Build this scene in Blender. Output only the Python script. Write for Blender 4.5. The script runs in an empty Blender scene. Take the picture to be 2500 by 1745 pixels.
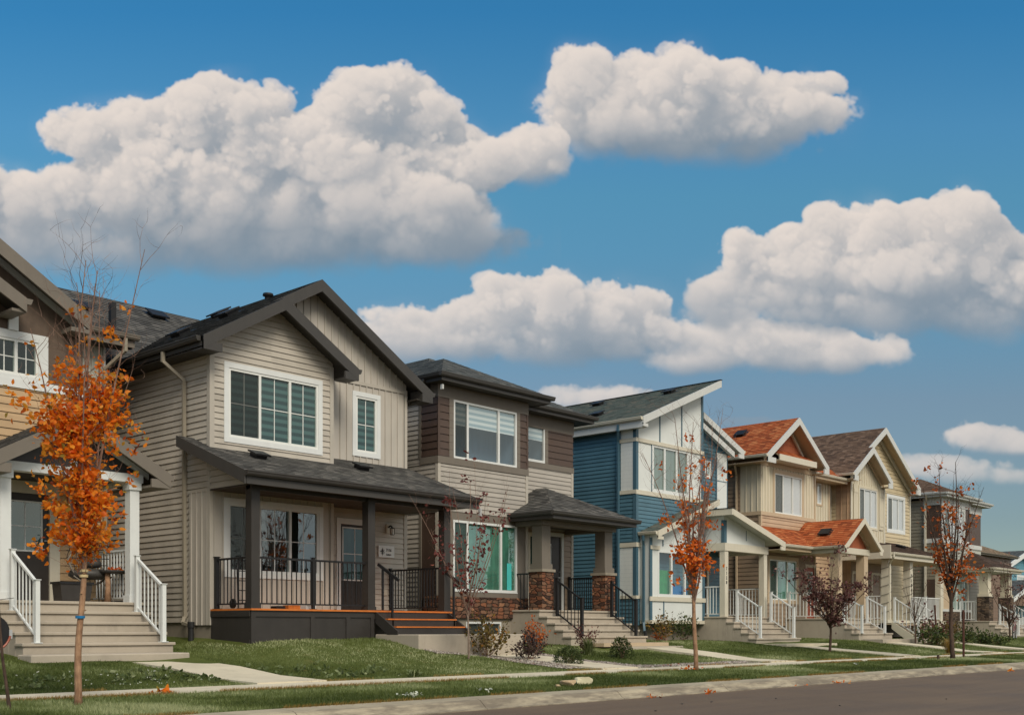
import bpy, math, random
import numpy as np
from mathutils import Vector, Matrix
random.seed(7)
scene = bpy.context.scene
COL = scene.collection
# ------------------------------------------------------------------ camera frame used to survey the street
ANG = math.radians(47.6); SA, CA = math.sin(ANG), math.cos(ANG)
FPX, CX, CY, CAMZ = 2740.0, 1250.0, 1537.0, 1.05
def XY(px, Y):                      # where the sight line of a surveyed column meets the plane Y = const
    t = (px-CX)/FPX
    return Y*(SA+CA*t)/(CA-SA*t)
def YX(px, X):                      # ... and the plane X = const
    t = (px-CX)/FPX
    return X*(CA-SA*t)/(SA+CA*t)
def HZ(X, Y, py):                   # height of a surveyed row at that point
    return CAMZ+(CY-py)*(SA*X+CA*Y)/FPX

# ------------------------------------------------------------------ mesh builder
class MB:
    def __init__(s): s.v = []; s.f = []; s.m = []; s.uv = {}
    def face(s, pts, m=0):
        i = len(s.v); s.v += [tuple(p) for p in pts]; s.f.append(tuple(range(i, i+len(pts)))); s.m.append(m)
    def rows(s, poly, m=0, row=.145, butt=.013):
        # shingle courses over a planar convex roof polygon: every course a strip lying on the one below
        P = [Vector(p) for p in poly]; n = (P[1]-P[0]).cross(P[2]-P[0]).normalized()
        if n.z < 0: n = -n
        T = Vector((-n.y, n.x, 0)); T = T.normalized() if T.length > 1e-4 else Vector((1, 0, 0)); B = n.cross(T); off = P[0].dot(n)
        q = [(p.dot(T), p.dot(B)) for p in P]; lo, hi = min(b for a, b in q), max(b for a, b in q)
        k = math.floor(lo/row); e = 1e-6
        def span(z):
            xs = []
            for i in range(len(q)):
                (a, za), (b, zb) = q[i], q[(i+1) % len(q)]
                if abs(za-zb) < 1e-7:
                    if abs(za-z) < 1e-4: xs += [a, b]
                elif min(za, zb)-1e-7 <= z <= max(za, zb)+1e-7: xs.append(a+(b-a)*(z-za)/(zb-za))
            return (min(xs), max(xs)) if xs else None
        pt = lambda u, v, w: T*u+B*v+n*(off+w)
        zs = sorted({max(lo, j*row) for j in range(k, int(hi/row)+2) if j*row < hi}|{hi}|{b for a, b in q})
        for z0, z1 in zip(zs, zs[1:]):
            if z1-z0 < 1e-4: continue
            A, C = span(z0+e), span(z1-e)
            if not A or not C: continue
            f0 = (z0/row) % 1; f0 = 0 if f0 > .9999 else f0; f1 = f0+(z1-z0)/row; w0, w1 = butt*(1-f0)+.002, butt*max(0, 1-f1)+.002
            i = len(s.f); s.face([pt(A[0], z0, w0), pt(A[1], z0, w0), pt(C[1], z1, w1), pt(C[0], z1, w1)], m); s.uv[i] = [(A[0], z0), (A[1], z0), (C[1], z1), (C[0], z1)]
            if f0 < .02: i = len(s.f); s.face([pt(A[0], z0, 0), pt(A[1], z0, 0), pt(A[1], z0, w0), pt(A[0], z0, w0)], m); s.uv[i] = [(A[0], z0+.004), (A[1], z0+.004), (A[1], z0+.006), (A[0], z0+.006)]
        return s
    def box(s, x0, x1, y0, y1, z0, z1, m=0):
        if x0 > x1: x0, x1 = x1, x0
        if y0 > y1: y0, y1 = y1, y0
        if z0 > z1: z0, z1 = z1, z0
        i = len(s.v)
        s.v += [(x0,y0,z0),(x1,y0,z0),(x1,y1,z0),(x0,y1,z0),(x0,y0,z1),(x1,y0,z1),(x1,y1,z1),(x0,y1,z1)]
        for q in ((0,3,2,1),(4,5,6,7),(0,1,5,4),(1,2,6,5),(2,3,7,6),(3,0,4,7)):
            s.f.append(tuple(i+k for k in q)); s.m.append(m)
        return s
    def prism(s, poly, d, m=0, mcap=None):          # polygon (3d points) swept by vector d
        n = len(poly); i = len(s.v); d = Vector(d)
        s.v += [tuple(p) for p in poly]+[tuple(Vector(p)+d) for p in poly]
        mc = m if mcap is None else mcap
        s.f.append(tuple(range(i, i+n))[::-1]); s.m.append(mc); s.f.append(tuple(range(i+n, i+2*n))); s.m.append(m)
        for k in range(n):
            j = (k+1) % n; s.f.append((i+k, i+j, i+n+j, i+n+k)); s.m.append(m)
        return s
    def slab(s, top, t, mt=0, mb=1, ms=None):        # roof slab: top polygon, hanging down by t
        n = len(top); i = len(s.v)
        s.v += [tuple(p) for p in top]+[(p[0], p[1], p[2]-t) for p in top]
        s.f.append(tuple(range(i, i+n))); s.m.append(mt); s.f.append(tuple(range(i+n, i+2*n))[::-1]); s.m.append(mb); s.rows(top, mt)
        for k in range(n):
            j = (k+1) % n; s.f.append((i+j, i+k, i+n+k, i+n+j)); s.m.append(mb if ms is None else ms)
        return s
    def beam(s, p, q, w, h, m=0):                    # rectangular bar from p to q (w sideways, h upwards)
        p, q = Vector(p), Vector(q); d = (q-p).normalized()
        up = Vector((0,0,1)) if abs(d.z) < .98 else Vector((0,1,0))
        a = d.cross(up).normalized(); b = a.cross(d)
        poly = [p+a*(w/2*i)+b*(h/2*j) for i, j in ((-1,-1),(1,-1),(1,1),(-1,1))]
        return s.prism(poly, q-p, m)
    def tube(s, pts, rad, n=6, m=0, cap=True):
        pts = [Vector(p) for p in pts]; i0 = len(s.v); ref = None
        for k, p in enumerate(pts):
            d = (pts[min(k+1, len(pts)-1)]-pts[max(k-1, 0)])
            d = d.normalized() if d.length > 1e-9 else Vector((0,0,1))
            if ref is None: ref = Vector((1,0,0)) if abs(d.x) < .8 else Vector((0,1,0))
            a = d.cross(ref)
            if a.length < 1e-6: a = d.cross(Vector((0,1,0.3)))
            a.normalize(); b = d.cross(a); ref = b.cross(d) if False else ref
            r = rad[k] if hasattr(rad, '__len__') else rad
            for j in range(n):
                t = 2*math.pi*j/n; s.v.append(tuple(p+a*(r*math.cos(t))+b*(r*math.sin(t))))
        for k in range(len(pts)-1):
            for j in range(n):
                A = i0+k*n+j; B = i0+k*n+(j+1) % n; s.f.append((A, B, B+n, A+n)); s.m.append(m)
        if cap:
            s.f.append(tuple(i0+j for j in range(n))[::-1]); s.m.append(m)
            e = i0+(len(pts)-1)*n; s.f.append(tuple(e+j for j in range(n))); s.m.append(m)
        return s
    def lathe(s, c, prof, n=16, m=0):                # profile [(r, z)] turned about the vertical through c
        i0 = len(s.v)
        for r, z in prof:
            for j in range(n):
                t = 2*math.pi*j/n; s.v.append((c[0]+r*math.cos(t), c[1]+r*math.sin(t), c[2]+z))
        for k in range(len(prof)-1):
            for j in range(n):
                A = i0+k*n+j; B = i0+k*n+(j+1) % n; s.f.append((A, B, B+n, A+n)); s.m.append(m)
        return s

ORG = {}
def link_mesh(name, me, mats, parent):
    for m in (mats if isinstance(mats, (list, tuple)) else [mats]): me.materials.append(m)
    o = bpy.data.objects.new(name, me); COL.objects.link(o)
    if parent is not None: o.parent = parent; ORG[o] = ORG[parent]
    return o
def auto_uv(me, org):
    # metric UVs: u runs level along each face, v up its slope
    n = len(me.loops)
    if n == 0: return
    uv = me.uv_layers.new(name='UVMap'); out = np.zeros((n, 2), np.float32)
    vi = np.zeros(n, np.int32); me.loops.foreach_get('vertex_index', vi)
    co = np.zeros(len(me.vertices)*3, np.float32); me.vertices.foreach_get('co', co); co = co.reshape(-1, 3)+np.array(org, np.float32)
    nr = np.zeros(len(me.polygons)*3, np.float32); me.polygons.foreach_get('normal', nr); nr = nr.reshape(-1, 3)
    tot = np.zeros(len(me.polygons), np.int32); me.polygons.foreach_get('loop_total', tot)
    nl = np.repeat(nr, tot, 0)
    T = np.stack([-nl[:,1], nl[:,0], np.zeros(n)], 1); L = np.linalg.norm(T, axis=1, keepdims=True)
    T = np.where(L < 1e-3, np.array([[1.,0,0]]), T/np.maximum(L, 1e-6)); B = np.cross(nl, T)
    p = co[vi]; out[:,0] = (p*T).sum(1); out[:,1] = (p*B).sum(1)
    uv.data.foreach_set('uv', out.ravel())
def obj(name, mb, mats, parent=None, loc=None, smooth=False):
    org = Vector(loc) if loc is not None else (ORG[parent] if parent is not None else Vector((0,0,0)))
    me = bpy.data.meshes.new(name)
    me.from_pydata([(x-org.x, y-org.y, z-org.z) for x, y, z in mb.v], [], mb.f); me.update()
    if len(set(mb.m)) > 1 or (mb.m and mb.m[0]): me.polygons.foreach_set('material_index', mb.m)
    if smooth: me.polygons.foreach_set('use_smooth', [True]*len(me.polygons))
    auto_uv(me, org)
    if mb.uv:
        d = me.uv_layers[0].data
        for k, u in mb.uv.items():
            a = me.polygons[k].loop_start
            for j, w in enumerate(u): d[a+j].uv = w
    o = link_mesh(name, me, mats, parent)
    if parent is None: o.location = org; ORG[o] = org
    return o
def tag(o, label=None, cat=None, group=None, kind=None):
    if label: o['label'] = label
    if cat: o['category'] = cat
    if group: o['group'] = group
    if kind: o['kind'] = kind
    return o
def thing(name, label, cat, loc, group=None):
    o = bpy.data.objects.new(name, None); o.empty_display_size = .2; COL.objects.link(o)
    o.location = loc; ORG[o] = Vector(loc)
    return tag(o, label, cat, group)

# ------------------------------------------------------------------ materials
def lin(r, g, b):
    f = lambda c: c/12.92 if c <= .04045 else ((c+.055)/1.055)**2.4
    return (f(r/255), f(g/255), f(b/255), 1)
class NT:
    def __init__(s, name):
        s.mat = bpy.data.materials.new(name); s.mat.use_nodes = True; s.t = s.mat.node_tree; s.n = s.t.nodes; s.n.clear()
        s.out = s.n.new('ShaderNodeOutputMaterial'); s.bsdf = s.n.new('ShaderNodeBsdfPrincipled')
        s.lk(s.bsdf.outputs[0], s.out.inputs[0])
    def lk(s, a, b): s.t.links.new(a, b)
    def new(s, t, **k):
        n = s.n.new(t)
        for a, v in k.items(): setattr(n, a, v)
        return n
    def val(s, sock, v):
        if hasattr(v, 'is_output') or isinstance(v, bpy.types.NodeSocket): s.lk(v, sock)
        else: sock.default_value = v
    def math(s, op, a, b=0.0, clamp=False):
        n = s.new('ShaderNodeMath', operation=op, use_clamp=clamp); s.val(n.inputs[0], a); s.val(n.inputs[1], b); return n.outputs[0]
    def uv(s, sx=1, sy=1, rot=0):
        t = s.new('ShaderNodeTexCoord'); m = s.new('ShaderNodeMapping'); s.lk(t.outputs['UV'], m.inputs[0])
        m.inputs['Scale'].default_value = (sx, sy, 1); m.inputs['Rotation'].default_value = (0, 0, rot); return m.outputs[0]
    def objc(s, sx=1, sy=1, sz=1):
        t = s.new('ShaderNodeTexCoord'); m = s.new('ShaderNodeMapping'); s.lk(t.outputs['Object'], m.inputs[0])
        m.inputs['Scale'].default_value = (sx, sy, sz); return m.outputs[0]
    def noise(s, vec, scale, detail=4, rough=.55, dist=0):
        n = s.new('ShaderNodeTexNoise'); s.lk(vec, n.inputs['Vector']); n.inputs['Scale'].default_value = scale
        n.inputs['Detail'].default_value = detail; n.inputs['Roughness'].default_value = rough; n.inputs['Distortion'].default_value = dist
        return n.outputs['Fac']
    def ramp(s, fac, stops, interp='LINEAR'):
        n = s.new('ShaderNodeValToRGB'); s.lk(fac, n.inputs[0]); e = n.color_ramp.elements; n.color_ramp.interpolation = interp
        while len(e) < len(stops): e.new(.5)
        for k, (p, c) in enumerate(stops):
            e[k].position = p; e[k].color = c if len(c) == 4 else (*c, 1)
        return n.outputs[0]
    def mix(s, fac, a, b, mode='MIX'):
        n = s.new('ShaderNodeMix', data_type='RGBA', blend_type=mode)
        s.val(n.inputs[0], fac); s.val(n.inputs[6], a); s.val(n.inputs[7], b); return n.outputs[2]
    def bump(s, h, strength=.3, dist=.01):
        n = s.new('ShaderNodeBump'); s.lk(h, n.inputs['Height']); n.inputs['Strength'].default_value = strength
        n.inputs['Distance'].default_value = dist; s.lk(n.outputs[0], s.bsdf.inputs['Normal']); return n
    def set(s, col=None, rough=None, spec=None, metal=None):
        if col is not None: s.val(s.bsdf.inputs['Base Color'], col)
        if rough is not None: s.val(s.bsdf.inputs['Roughness'], rough)
        if spec is not None: s.val(s.bsdf.inputs['Specular IOR Level'], spec)
        if metal is not None: s.val(s.bsdf.inputs['Metallic'], metal)
        return s.mat
def mul(c, k): return (min(1, c[0]*k), min(1, c[1]*k), min(1, c[2]*k), 1)
def paint(name, c, rough=.5, var=.12, scale=3, spec=.35, bump=.05):
    t = NT(name); v = t.objc(); n = t.noise(v, scale, 6, .65); n2 = t.noise(t.objc(1, 1, .15), 9, 3)
    f = t.math('ADD', t.math('MULTIPLY', n, .6), t.math('MULTIPLY', n2, .4))
    c1 = t.ramp(f, [(.3, mul(c, 1-var)), (.7, mul(c, 1+var))])
    t.set(c1, t.ramp(n, [(.3, (rough-.08,)*3), (.7, (rough+.1,)*3)]), spec)
    if bump: t.bump(t.noise(v, 60, 3), bump, .004)
    return t.mat
def siding(name, c, rough=.48):
    t = NT(name); v = t.objc(); n = t.noise(t.objc(1, 1, .35), 1.6, 5, .6); g = t.noise(t.uv(1.2, 40), 6, 3)
    rnd = t.new('ShaderNodeTexWhiteNoise', noise_dimensions='2D')
    sn = t.new('ShaderNodeVectorMath', operation='SNAP'); t.lk(t.uv(1, 1), sn.inputs[0]); sn.inputs[1].default_value = (3.6, .127, 1)
    t.lk(sn.outputs[0], rnd.inputs['Vector'])
    f = t.math('ADD', t.math('MULTIPLY', n, .62), t.math('MULTIPLY', g, .2)); f = t.math('ADD', f, t.math('MULTIPLY', rnd.outputs[0], .24))
    t.set(t.ramp(f, [(.28, mul(c, .78)), (.5, c), (.72, mul(c, 1.14))]), rough, .4); t.bump(g, .12, .004); return t.mat
def shingle(name, c, c2, c3, row=.145, w=.24):
    t = NT(name); uv = t.uv(1, 1)
    wob = t.new('ShaderNodeVectorMath', operation='ADD'); t.lk(uv, wob.inputs[0])
    b = t.new('ShaderNodeTexBrick'); t.lk(uv, b.inputs['Vector']); b.offset = .37; b.squash = .8; b.squash_frequency = 3
    b.inputs['Color1'].default_value = (0, 0, 0, 1); b.inputs['Color2'].default_value = (1, 1, 1, 1); b.inputs['Mortar'].default_value = (.5,)*3+(1,)
    b.inputs['Scale'].default_value = 1; b.inputs['Mortar Size'].default_value = .004; b.inputs['Mortar Smooth'].default_value = .2; b.inputs['Bias'].default_value = 0
    b.inputs['Brick Width'].default_value = w; b.inputs['Row Height'].default_value = row
    n = t.noise(t.uv(1, 1), 1.1, 5, .6); gr = t.noise(t.uv(1, 1), 90, 2)
    f = t.math('ADD', t.math('MULTIPLY', b.outputs[0], .72), t.math('MULTIPLY', n, .28))
    base = t.ramp(f, [(.1, c2), (.4, c), (.6, c), (.88, c3)])
    base = t.mix(t.math('MULTIPLY', gr, .55), base, t.mix(.5, base, (0.015, .015, .015, 1)), 'MIX')
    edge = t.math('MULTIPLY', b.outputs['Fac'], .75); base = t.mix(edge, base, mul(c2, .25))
    # each course rises to its lower edge
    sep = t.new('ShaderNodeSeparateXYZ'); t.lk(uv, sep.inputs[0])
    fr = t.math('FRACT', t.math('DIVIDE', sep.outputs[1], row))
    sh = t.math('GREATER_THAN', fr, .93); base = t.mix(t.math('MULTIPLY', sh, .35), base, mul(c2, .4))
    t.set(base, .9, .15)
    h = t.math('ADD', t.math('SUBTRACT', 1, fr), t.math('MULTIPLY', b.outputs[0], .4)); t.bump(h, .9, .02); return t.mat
def concrete(name, c, stain=.35, scale=1.2):
    t = NT(name); v = t.objc(); n = t.noise(v, scale, 8, .65, .3); s = t.noise(t.objc(1, 1, .25), 2.5, 5, .7); fine = t.noise(v, 55, 4, .7)
    col = t.ramp(n, [(.28, mul(c, 1-stain)), (.5, c), (.75, mul(c, 1.12))])
    col = t.mix(t.ramp(s, [(.55, (0, 0, 0)), (.75, (.55,)*3)]), col, mul(c, .62))
    col = t.mix(t.math('MULTIPLY', fine, .35), col, mul(c, .7)); t.set(col, .88, .2); t.bump(fine, .25, .006); return t.mat
def stone(name, cols):
    t = NT(name); nz = t.new('ShaderNodeTexNoise'); t.lk(t.uv(), nz.inputs['Vector']); nz.inputs['Scale'].default_value = 7
    mx = t.new('ShaderNodeMix', data_type='VECTOR'); mx.inputs[0].default_value = .05; t.lk(t.uv(), mx.inputs[4]); t.lk(nz.outputs['Color'], mx.inputs[5])
    mp = t.new('ShaderNodeMapping'); t.lk(mx.outputs[1], mp.inputs[0]); mp.inputs['Scale'].default_value = (4.6, 10.5, 1)
    def vor(feat):
        v = t.new('ShaderNodeTexVoronoi', voronoi_dimensions='2D', feature=feat, distance='CHEBYCHEV') if feat == 'F1' else t.new('ShaderNodeTexVoronoi', voronoi_dimensions='2D', feature=feat)
        t.lk(mp.outputs[0], v.inputs['Vector']); v.inputs['Scale'].default_value = 1; v.inputs['Randomness'].default_value = .72; return v
    v = vor('F1'); w = vor('F2'); w.distance = 'CHEBYCHEV'; e = t.math('SUBTRACT', w.outputs['Distance'], v.outputs['Distance'])
    sp = t.new('ShaderNodeSeparateColor'); t.lk(v.outputs['Color'], sp.inputs[0]); n = t.noise(t.uv(), 16, 5, .7)
    f = t.math('ADD', t.math('MULTIPLY', sp.outputs[0], .78), t.math('MULTIPLY', n, .22)); col = t.ramp(f, [(.12+.19*k, lin(*c)) for k, c in enumerate(cols)])
    col = t.mix(t.math('MULTIPLY', n, .5), col, mul(lin(*cols[0]), .8)); gap = t.ramp(e, [(.03, (1,)*3), (.14, (0,)*3)]); col = t.mix(gap, col, lin(54, 46, 40))
    t.set(col, .9, .2); t.bump(t.math('ADD', t.ramp(e, [(0, (0,)*3), (.25, (1,)*3)]), t.math('MULTIPLY', n, .5)), 1, .03); return t.mat
def glass(name, tint, refl=.10, rough=.015):
    t = NT(name); t.n.remove(t.bsdf)
    tr = t.new('ShaderNodeBsdfTransparent'); tr.inputs[0].default_value = tint
    gl = t.new('ShaderNodeBsdfGlossy'); gl.inputs['Roughness'].default_value = rough; gl.inputs[0].default_value = (.86, .96, .94, 1)
    fr = t.new('ShaderNodeLayerWeight'); fr.inputs[0].default_value = .5; sch = t.math('MULTIPLY_ADD', t.math('POWER', fr.outputs['Facing'], 5.0), .95); sch.node.inputs[2].default_value = .04
    n = t.noise(t.objc(), 1.1, 2); bp = t.new('ShaderNodeBump'); t.lk(n, bp.inputs['Height']); bp.inputs['Strength'].default_value = .08; bp.inputs['Distance'].default_value = .05
    t.lk(bp.outputs[0], gl.inputs['Normal'])
    m = t.new('ShaderNodeMixShader'); t.lk(t.math('ADD', sch, refl, True), m.inputs[0]); t.lk(tr.outputs[0], m.inputs[1]); t.lk(gl.outputs[0], m.inputs[2])
    t.lk(m.outputs[0], t.out.inputs[0]); return t.mat
def zebra(name, a, b, pitch):
    t = NT(name); sep = t.new('ShaderNodeSeparateXYZ'); t.lk(t.uv(), sep.inputs[0])
    fr = t.math('FRACT', t.math('DIVIDE', sep.outputs[1], pitch)); tri = t.math('ABSOLUTE', t.math('SUBTRACT', fr, .5))
    n = t.noise(t.objc(), 2.5, 3)
    f = t.math('ADD', tri, t.math('MULTIPLY', n, .08)); t.set(t.ramp(f, [(.22, a), (.36, b)]), .8, .1); return t.mat
def leafmat(name, stops, trans=.35):
    t = NT(name); a = t.new('ShaderNodeAttribute', attribute_name='tone')
    c = t.ramp(a.outputs['Fac'], stops); n = t.noise(t.objc(), 14, 2)
    c = t.mix(t.math('MULTIPLY', n, .35), c, t.mix(.6, c, (0.02, .012, .008, 1)))
    t.set(c, .5, .3); tl = t.new('ShaderNodeBsdfTranslucent'); t.lk(c, tl.inputs[0])
    m = t.new('ShaderNodeMixShader'); m.inputs[0].default_value = trans; t.lk(t.bsdf.outputs[0], m.inputs[1]); t.lk(tl.outputs[0], m.inputs[2]); t.lk(m.outputs[0], t.out.inputs[0]); return t.mat
def bark(name, c, c2):
    t = NT(name); v = t.objc(1, 1, .22); n = t.noise(v, 40, 6, .7, .4); n2 = t.noise(t.objc(1, 1, 1.5), 5, 3)
    col = t.ramp(t.math('ADD', t.math('MULTIPLY', n, .6), t.math('MULTIPLY', n2, .4)), [(.35, c2), (.65, c)]); t.set(col, .85, .2); t.bump(n, .7, .01); return t.mat
M = {}
W = M
M['white'] = paint('white_trim', lin(208, 211, 208), .42, .05, 4)
M['vinyl'] = paint('white_vinyl', lin(216, 218, 212), .35, .04, 4)
M['cream_trim'] = paint('cream_trim', lin(196, 190, 172), .5, .07)
M['dark_trim'] = paint('charcoal_trim', lin(62, 60, 57), .5, .12)
M['dark_soffit'] = paint('charcoal_soffit', lin(64, 60, 55), .6, .12)
M['porch_black'] = paint('black_brown_paint', lin(54, 51, 48), .5, .14)
M['black_metal'] = paint('black_metal', lin(36, 36, 37), .45, .2, 8, .25)
M['orange_wood'] = paint('stained_orange_deck_edge', lin(196, 112, 48), .5, .18, 9)
M['pipe_grey'] = paint('taupe_downspout', lin(142, 134, 118), .5, .06)
M['grey_siding'] = siding('warm_grey_siding', lin(174, 167, 154))
M['grey_board'] = paint('warm_grey_boards', lin(176, 170, 159), .5, .07, 2)
M['grey_trim'] = paint('warm_grey_trim', lin(172, 166, 154), .5, .06)
M['tan_siding'] = siding('tan_siding', lin(176, 148, 112))
M['taupe_siding'] = siding('taupe_grey_siding', lin(160, 154, 144))
M['taupe_trim'] = paint('taupe_trim', lin(110, 103, 93), .55, .08)
M['brown_panel'] = paint('dark_brown_panel', lin(76, 61, 52), .5, .14, 5)
M['brown_shake'] = paint('brown_shakes', lin(92, 78, 66), .7, .25, 9)
M['blue_siding'] = siding('blue_siding', lin(72, 106, 120))
M['blue_trim'] = paint('blue_trim', lin(66, 96, 110), .5, .08)
M['panel_white'] = paint('pale_panel', lin(206, 210, 206), .55, .05, 1.5)
M['shade_grey'] = paint('pale_grey_trim', lin(190, 192, 188), .5, .05)
M['fawn_siding'] = siding('fawn_siding', lin(176, 150, 122))
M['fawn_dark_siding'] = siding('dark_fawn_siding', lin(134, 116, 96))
M['beige_board'] = paint('beige_boards', lin(198, 190, 168), .55, .06, 2)
M['beige_siding'] = siding('beige_siding', lin(186, 171, 138))
M['fawn_trim'] = paint('fawn_trim', lin(182, 162, 134), .5, .07)
M['red_shake'] = paint('red_shakes', lin(146, 82, 54), .7, .25, 9)
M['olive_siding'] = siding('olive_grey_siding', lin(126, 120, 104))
M['pale_olive'] = siding('pale_grey_green_siding', lin(164, 166, 154))
M['sky_siding'] = siding('light_blue_siding', lin(84, 140, 156))
M['umber_siding'] = siding('umber_siding', lin(112, 88, 68))
M['concrete'] = concrete('step_concrete', lin(172, 162, 146), .22)
M['parging'] = concrete('foundation_parging', lin(142, 134, 120), .25)
M['walk'] = concrete('sidewalk_concrete', lin(206, 196, 172), .14)
M['kerb'] = concrete('kerb_concrete', lin(186, 178, 158), .3, .8)
M['stone'] = stone('brown_ledge_stone', [(62, 50, 44), (122, 78, 58), (150, 98, 70), (104, 84, 70), (166, 120, 90)])
M['stone_dark'] = stone('dark_ledge_stone', [(58, 50, 44), (104, 88, 74), (128, 110, 92), (88, 76, 66), (136, 112, 92)])
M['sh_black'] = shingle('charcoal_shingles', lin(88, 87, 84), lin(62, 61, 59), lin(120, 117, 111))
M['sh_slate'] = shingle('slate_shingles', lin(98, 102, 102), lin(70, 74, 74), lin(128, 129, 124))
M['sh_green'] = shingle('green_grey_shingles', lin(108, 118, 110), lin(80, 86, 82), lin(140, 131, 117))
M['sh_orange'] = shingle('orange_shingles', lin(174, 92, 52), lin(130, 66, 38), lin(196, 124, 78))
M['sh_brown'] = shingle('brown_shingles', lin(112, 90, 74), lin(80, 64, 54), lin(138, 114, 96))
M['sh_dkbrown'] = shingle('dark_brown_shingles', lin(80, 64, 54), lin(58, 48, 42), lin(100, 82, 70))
M['glass'] = glass('window_glass', (.88, .94, .93, 1), .07)
M['glass_green'] = glass('green_tinted_glass', (.80, .91, .88, 1), .025)
M['glass_clear'] = glass('clear_glass', (.94, .97, .97, 1), .10)
M['zebra_dark'] = zebra('dark_zebra_blind', lin(48, 66, 68), lin(82, 106, 106), .16)
M['zebra_light'] = zebra('light_zebra_blind', lin(150, 170, 178), lin(206, 214, 214), .15)
M['sheer'] = zebra('pale_pleated_blind', lin(190, 188, 190), lin(208, 206, 206), .05)
M['grey_reflection'] = paint('grey_reflection', lin(128, 130, 124), .8, .3, 1.2)  # grey sheet behind the pane, painted to stand for its reflections
M['dim'] = paint('dim_room', lin(52, 54, 52), .9, .3, 2)
M['dim_teal'] = paint('dim_teal_room', lin(48, 78, 76), .9, .4, 1.2)
M['room_green'] = paint('green_curtain', lin(84, 134, 118), .8, .6, 1.3)  # curtain green; its strong blotches are painted in for reflections in the glass
M['room_tan'] = paint('tan_curtain', lin(120, 112, 88), .8, .35, 3)
M['poster_blue'] = paint('blue_cloth', lin(22, 108, 170), .8, .2, 6)
M['poster_green'] = paint('green_cloth', lin(60, 140, 86), .8, .4, 6)
M['screen'] = glass('insect_screen', (.46, .46, .45, 1), .0, .6)
M['door_dark'] = paint('dark_door', lin(52, 48, 44), .4, .12, 3)
M['door_red'] = paint('red_door', lin(150, 78, 56), .4, .12, 3)
M['lamp_glass'] = paint('opal_glass', lin(232, 228, 214), .3, .03)
M['silver'] = paint('brushed_metal', lin(170, 172, 172), .3, .08, 9, .6)
M['pvc_black'] = paint('black_pipe', lin(40, 40, 40), .4, .15)
M['ink'] = paint('black_ink', lin(26, 30, 30), .6, .05)
M['sign_white'] = paint('sign_white', lin(206, 214, 210), .45, .04)
M['corrugated'] = paint('galvanised_steel', lin(176, 186, 192), .3, .1, 6, .6)
M['glass_refl'] = glass('reflecting_glass', (.78, .9, .86, 1), .14)
M['dim_sky'] = paint('dim_blue_room', lin(96, 118, 134), .9, .2, 1)
M['poster_teal'] = paint('teal_card', lin(70, 180, 176), .7, .1)
M['sh_tan'] = shingle('tan_shingles', lin(140, 122, 100), lin(104, 90, 74), lin(168, 148, 124), .2, .4)

# ------------------------------------------------------------------ building parts
def strip_wall(mb, poly, plane, axis, holes=(), course=None, z0=None, lip=.02, m=0, sgn=1, gr=.011):
    """Vertical wall over a convex outline [(h, z)] with rectangular holes (h0, h1, z0, z1).
    axis 'x': plane is Y and the wall faces -Y; axis 'y': plane is X and it faces -X (sgn=-1 turns it round).
    course: lapped boards of that exposure, each a sloping face with a little underside."""
    zs = [p[1] for p in poly]; lo, hi = min(zs), max(zs); base = lo if z0 is None else z0
    cuts = set(zs)
    for h in holes: cuts |= {h[2], h[3]}
    if course:
        k = math.floor((lo-base)/course); z = base+k*course
        while z < hi:
            cuts |= {z, z+gr}; z += course
    cuts = sorted(c for c in cuts if lo-1e-6 <= c <= hi+1e-6)
    P = (lambda h, d, z: (h, plane-sgn*d, z)) if axis == 'x' else (lambda h, d, z: (plane-sgn*d, h, z))
    def span(z):
        xs = []
        for i in range(len(poly)):
            (a, za), (b, zb) = poly[i], poly[(i+1) % len(poly)]
            if abs(za-zb) < 1e-9:
                if abs(za-z) < 1e-6: xs += [a, b]
            elif min(za, zb)-1e-7 <= z <= max(za, zb)+1e-7: xs.append(a+(b-a)*(z-za)/(zb-za))
        return (min(xs), max(xs)) if xs else None
    e = 1e-5
    for za, zb in zip(cuts, cuts[1:]):
        if zb-za < 1e-4: continue
        A, B = span(za+e), span(zb-e)
        if not A or not B: continue
        if course:
            f0 = ((za-base)/course) % 1; f0 = 0 if f0 > .9999 else f0; f1 = f0+(zb-za)/course
            g = gr/course; groove = f0 < g-1e-3; da, db = lip*(1-f0), lip*max(0, 1-f1)
            if groove: da = db = -.008
        else: da = db = 0; f0 = 1
        iv = [(A[0], A[1], B[0], B[1])]; zm = (za+zb)/2
        for h in holes:
            if h[2] < zm < h[3]:
                nv = []
                for a0, a1, b0, b1 in iv:
                    if h[1] <= min(a0, b0) or h[0] >= max(a1, b1): nv.append((a0, a1, b0, b1)); continue
                    if h[0] > min(a0, b0): nv.append((a0, h[0], b0, h[0]))
                    if h[1] < max(a1, b1): nv.append((h[1], a1, h[1], b1))
                iv = nv
        for a0, a1, b0, b1 in iv:
            mb.face([P(a0, da, za), P(a1, da, za), P(b1, db, zb), P(b0, db, zb)], m)
            if course and not groove and abs(f0-g) < 2e-3: mb.face([P(a0, -.008, za), P(a1, -.008, za), P(a1, da, za), P(a0, da, za)], m)
    return mb
def lap(root, name, poly, plane, axis, mat, holes=(), course=.127, z0=None, sgn=1):
    return obj(name, strip_wall(MB(), poly, plane, axis, holes, course, z0, sgn=sgn), mat, root)
def rect(a, b, z0, z1): return [(a, z0), (b, z0), (b, z1), (a, z1)]
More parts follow.
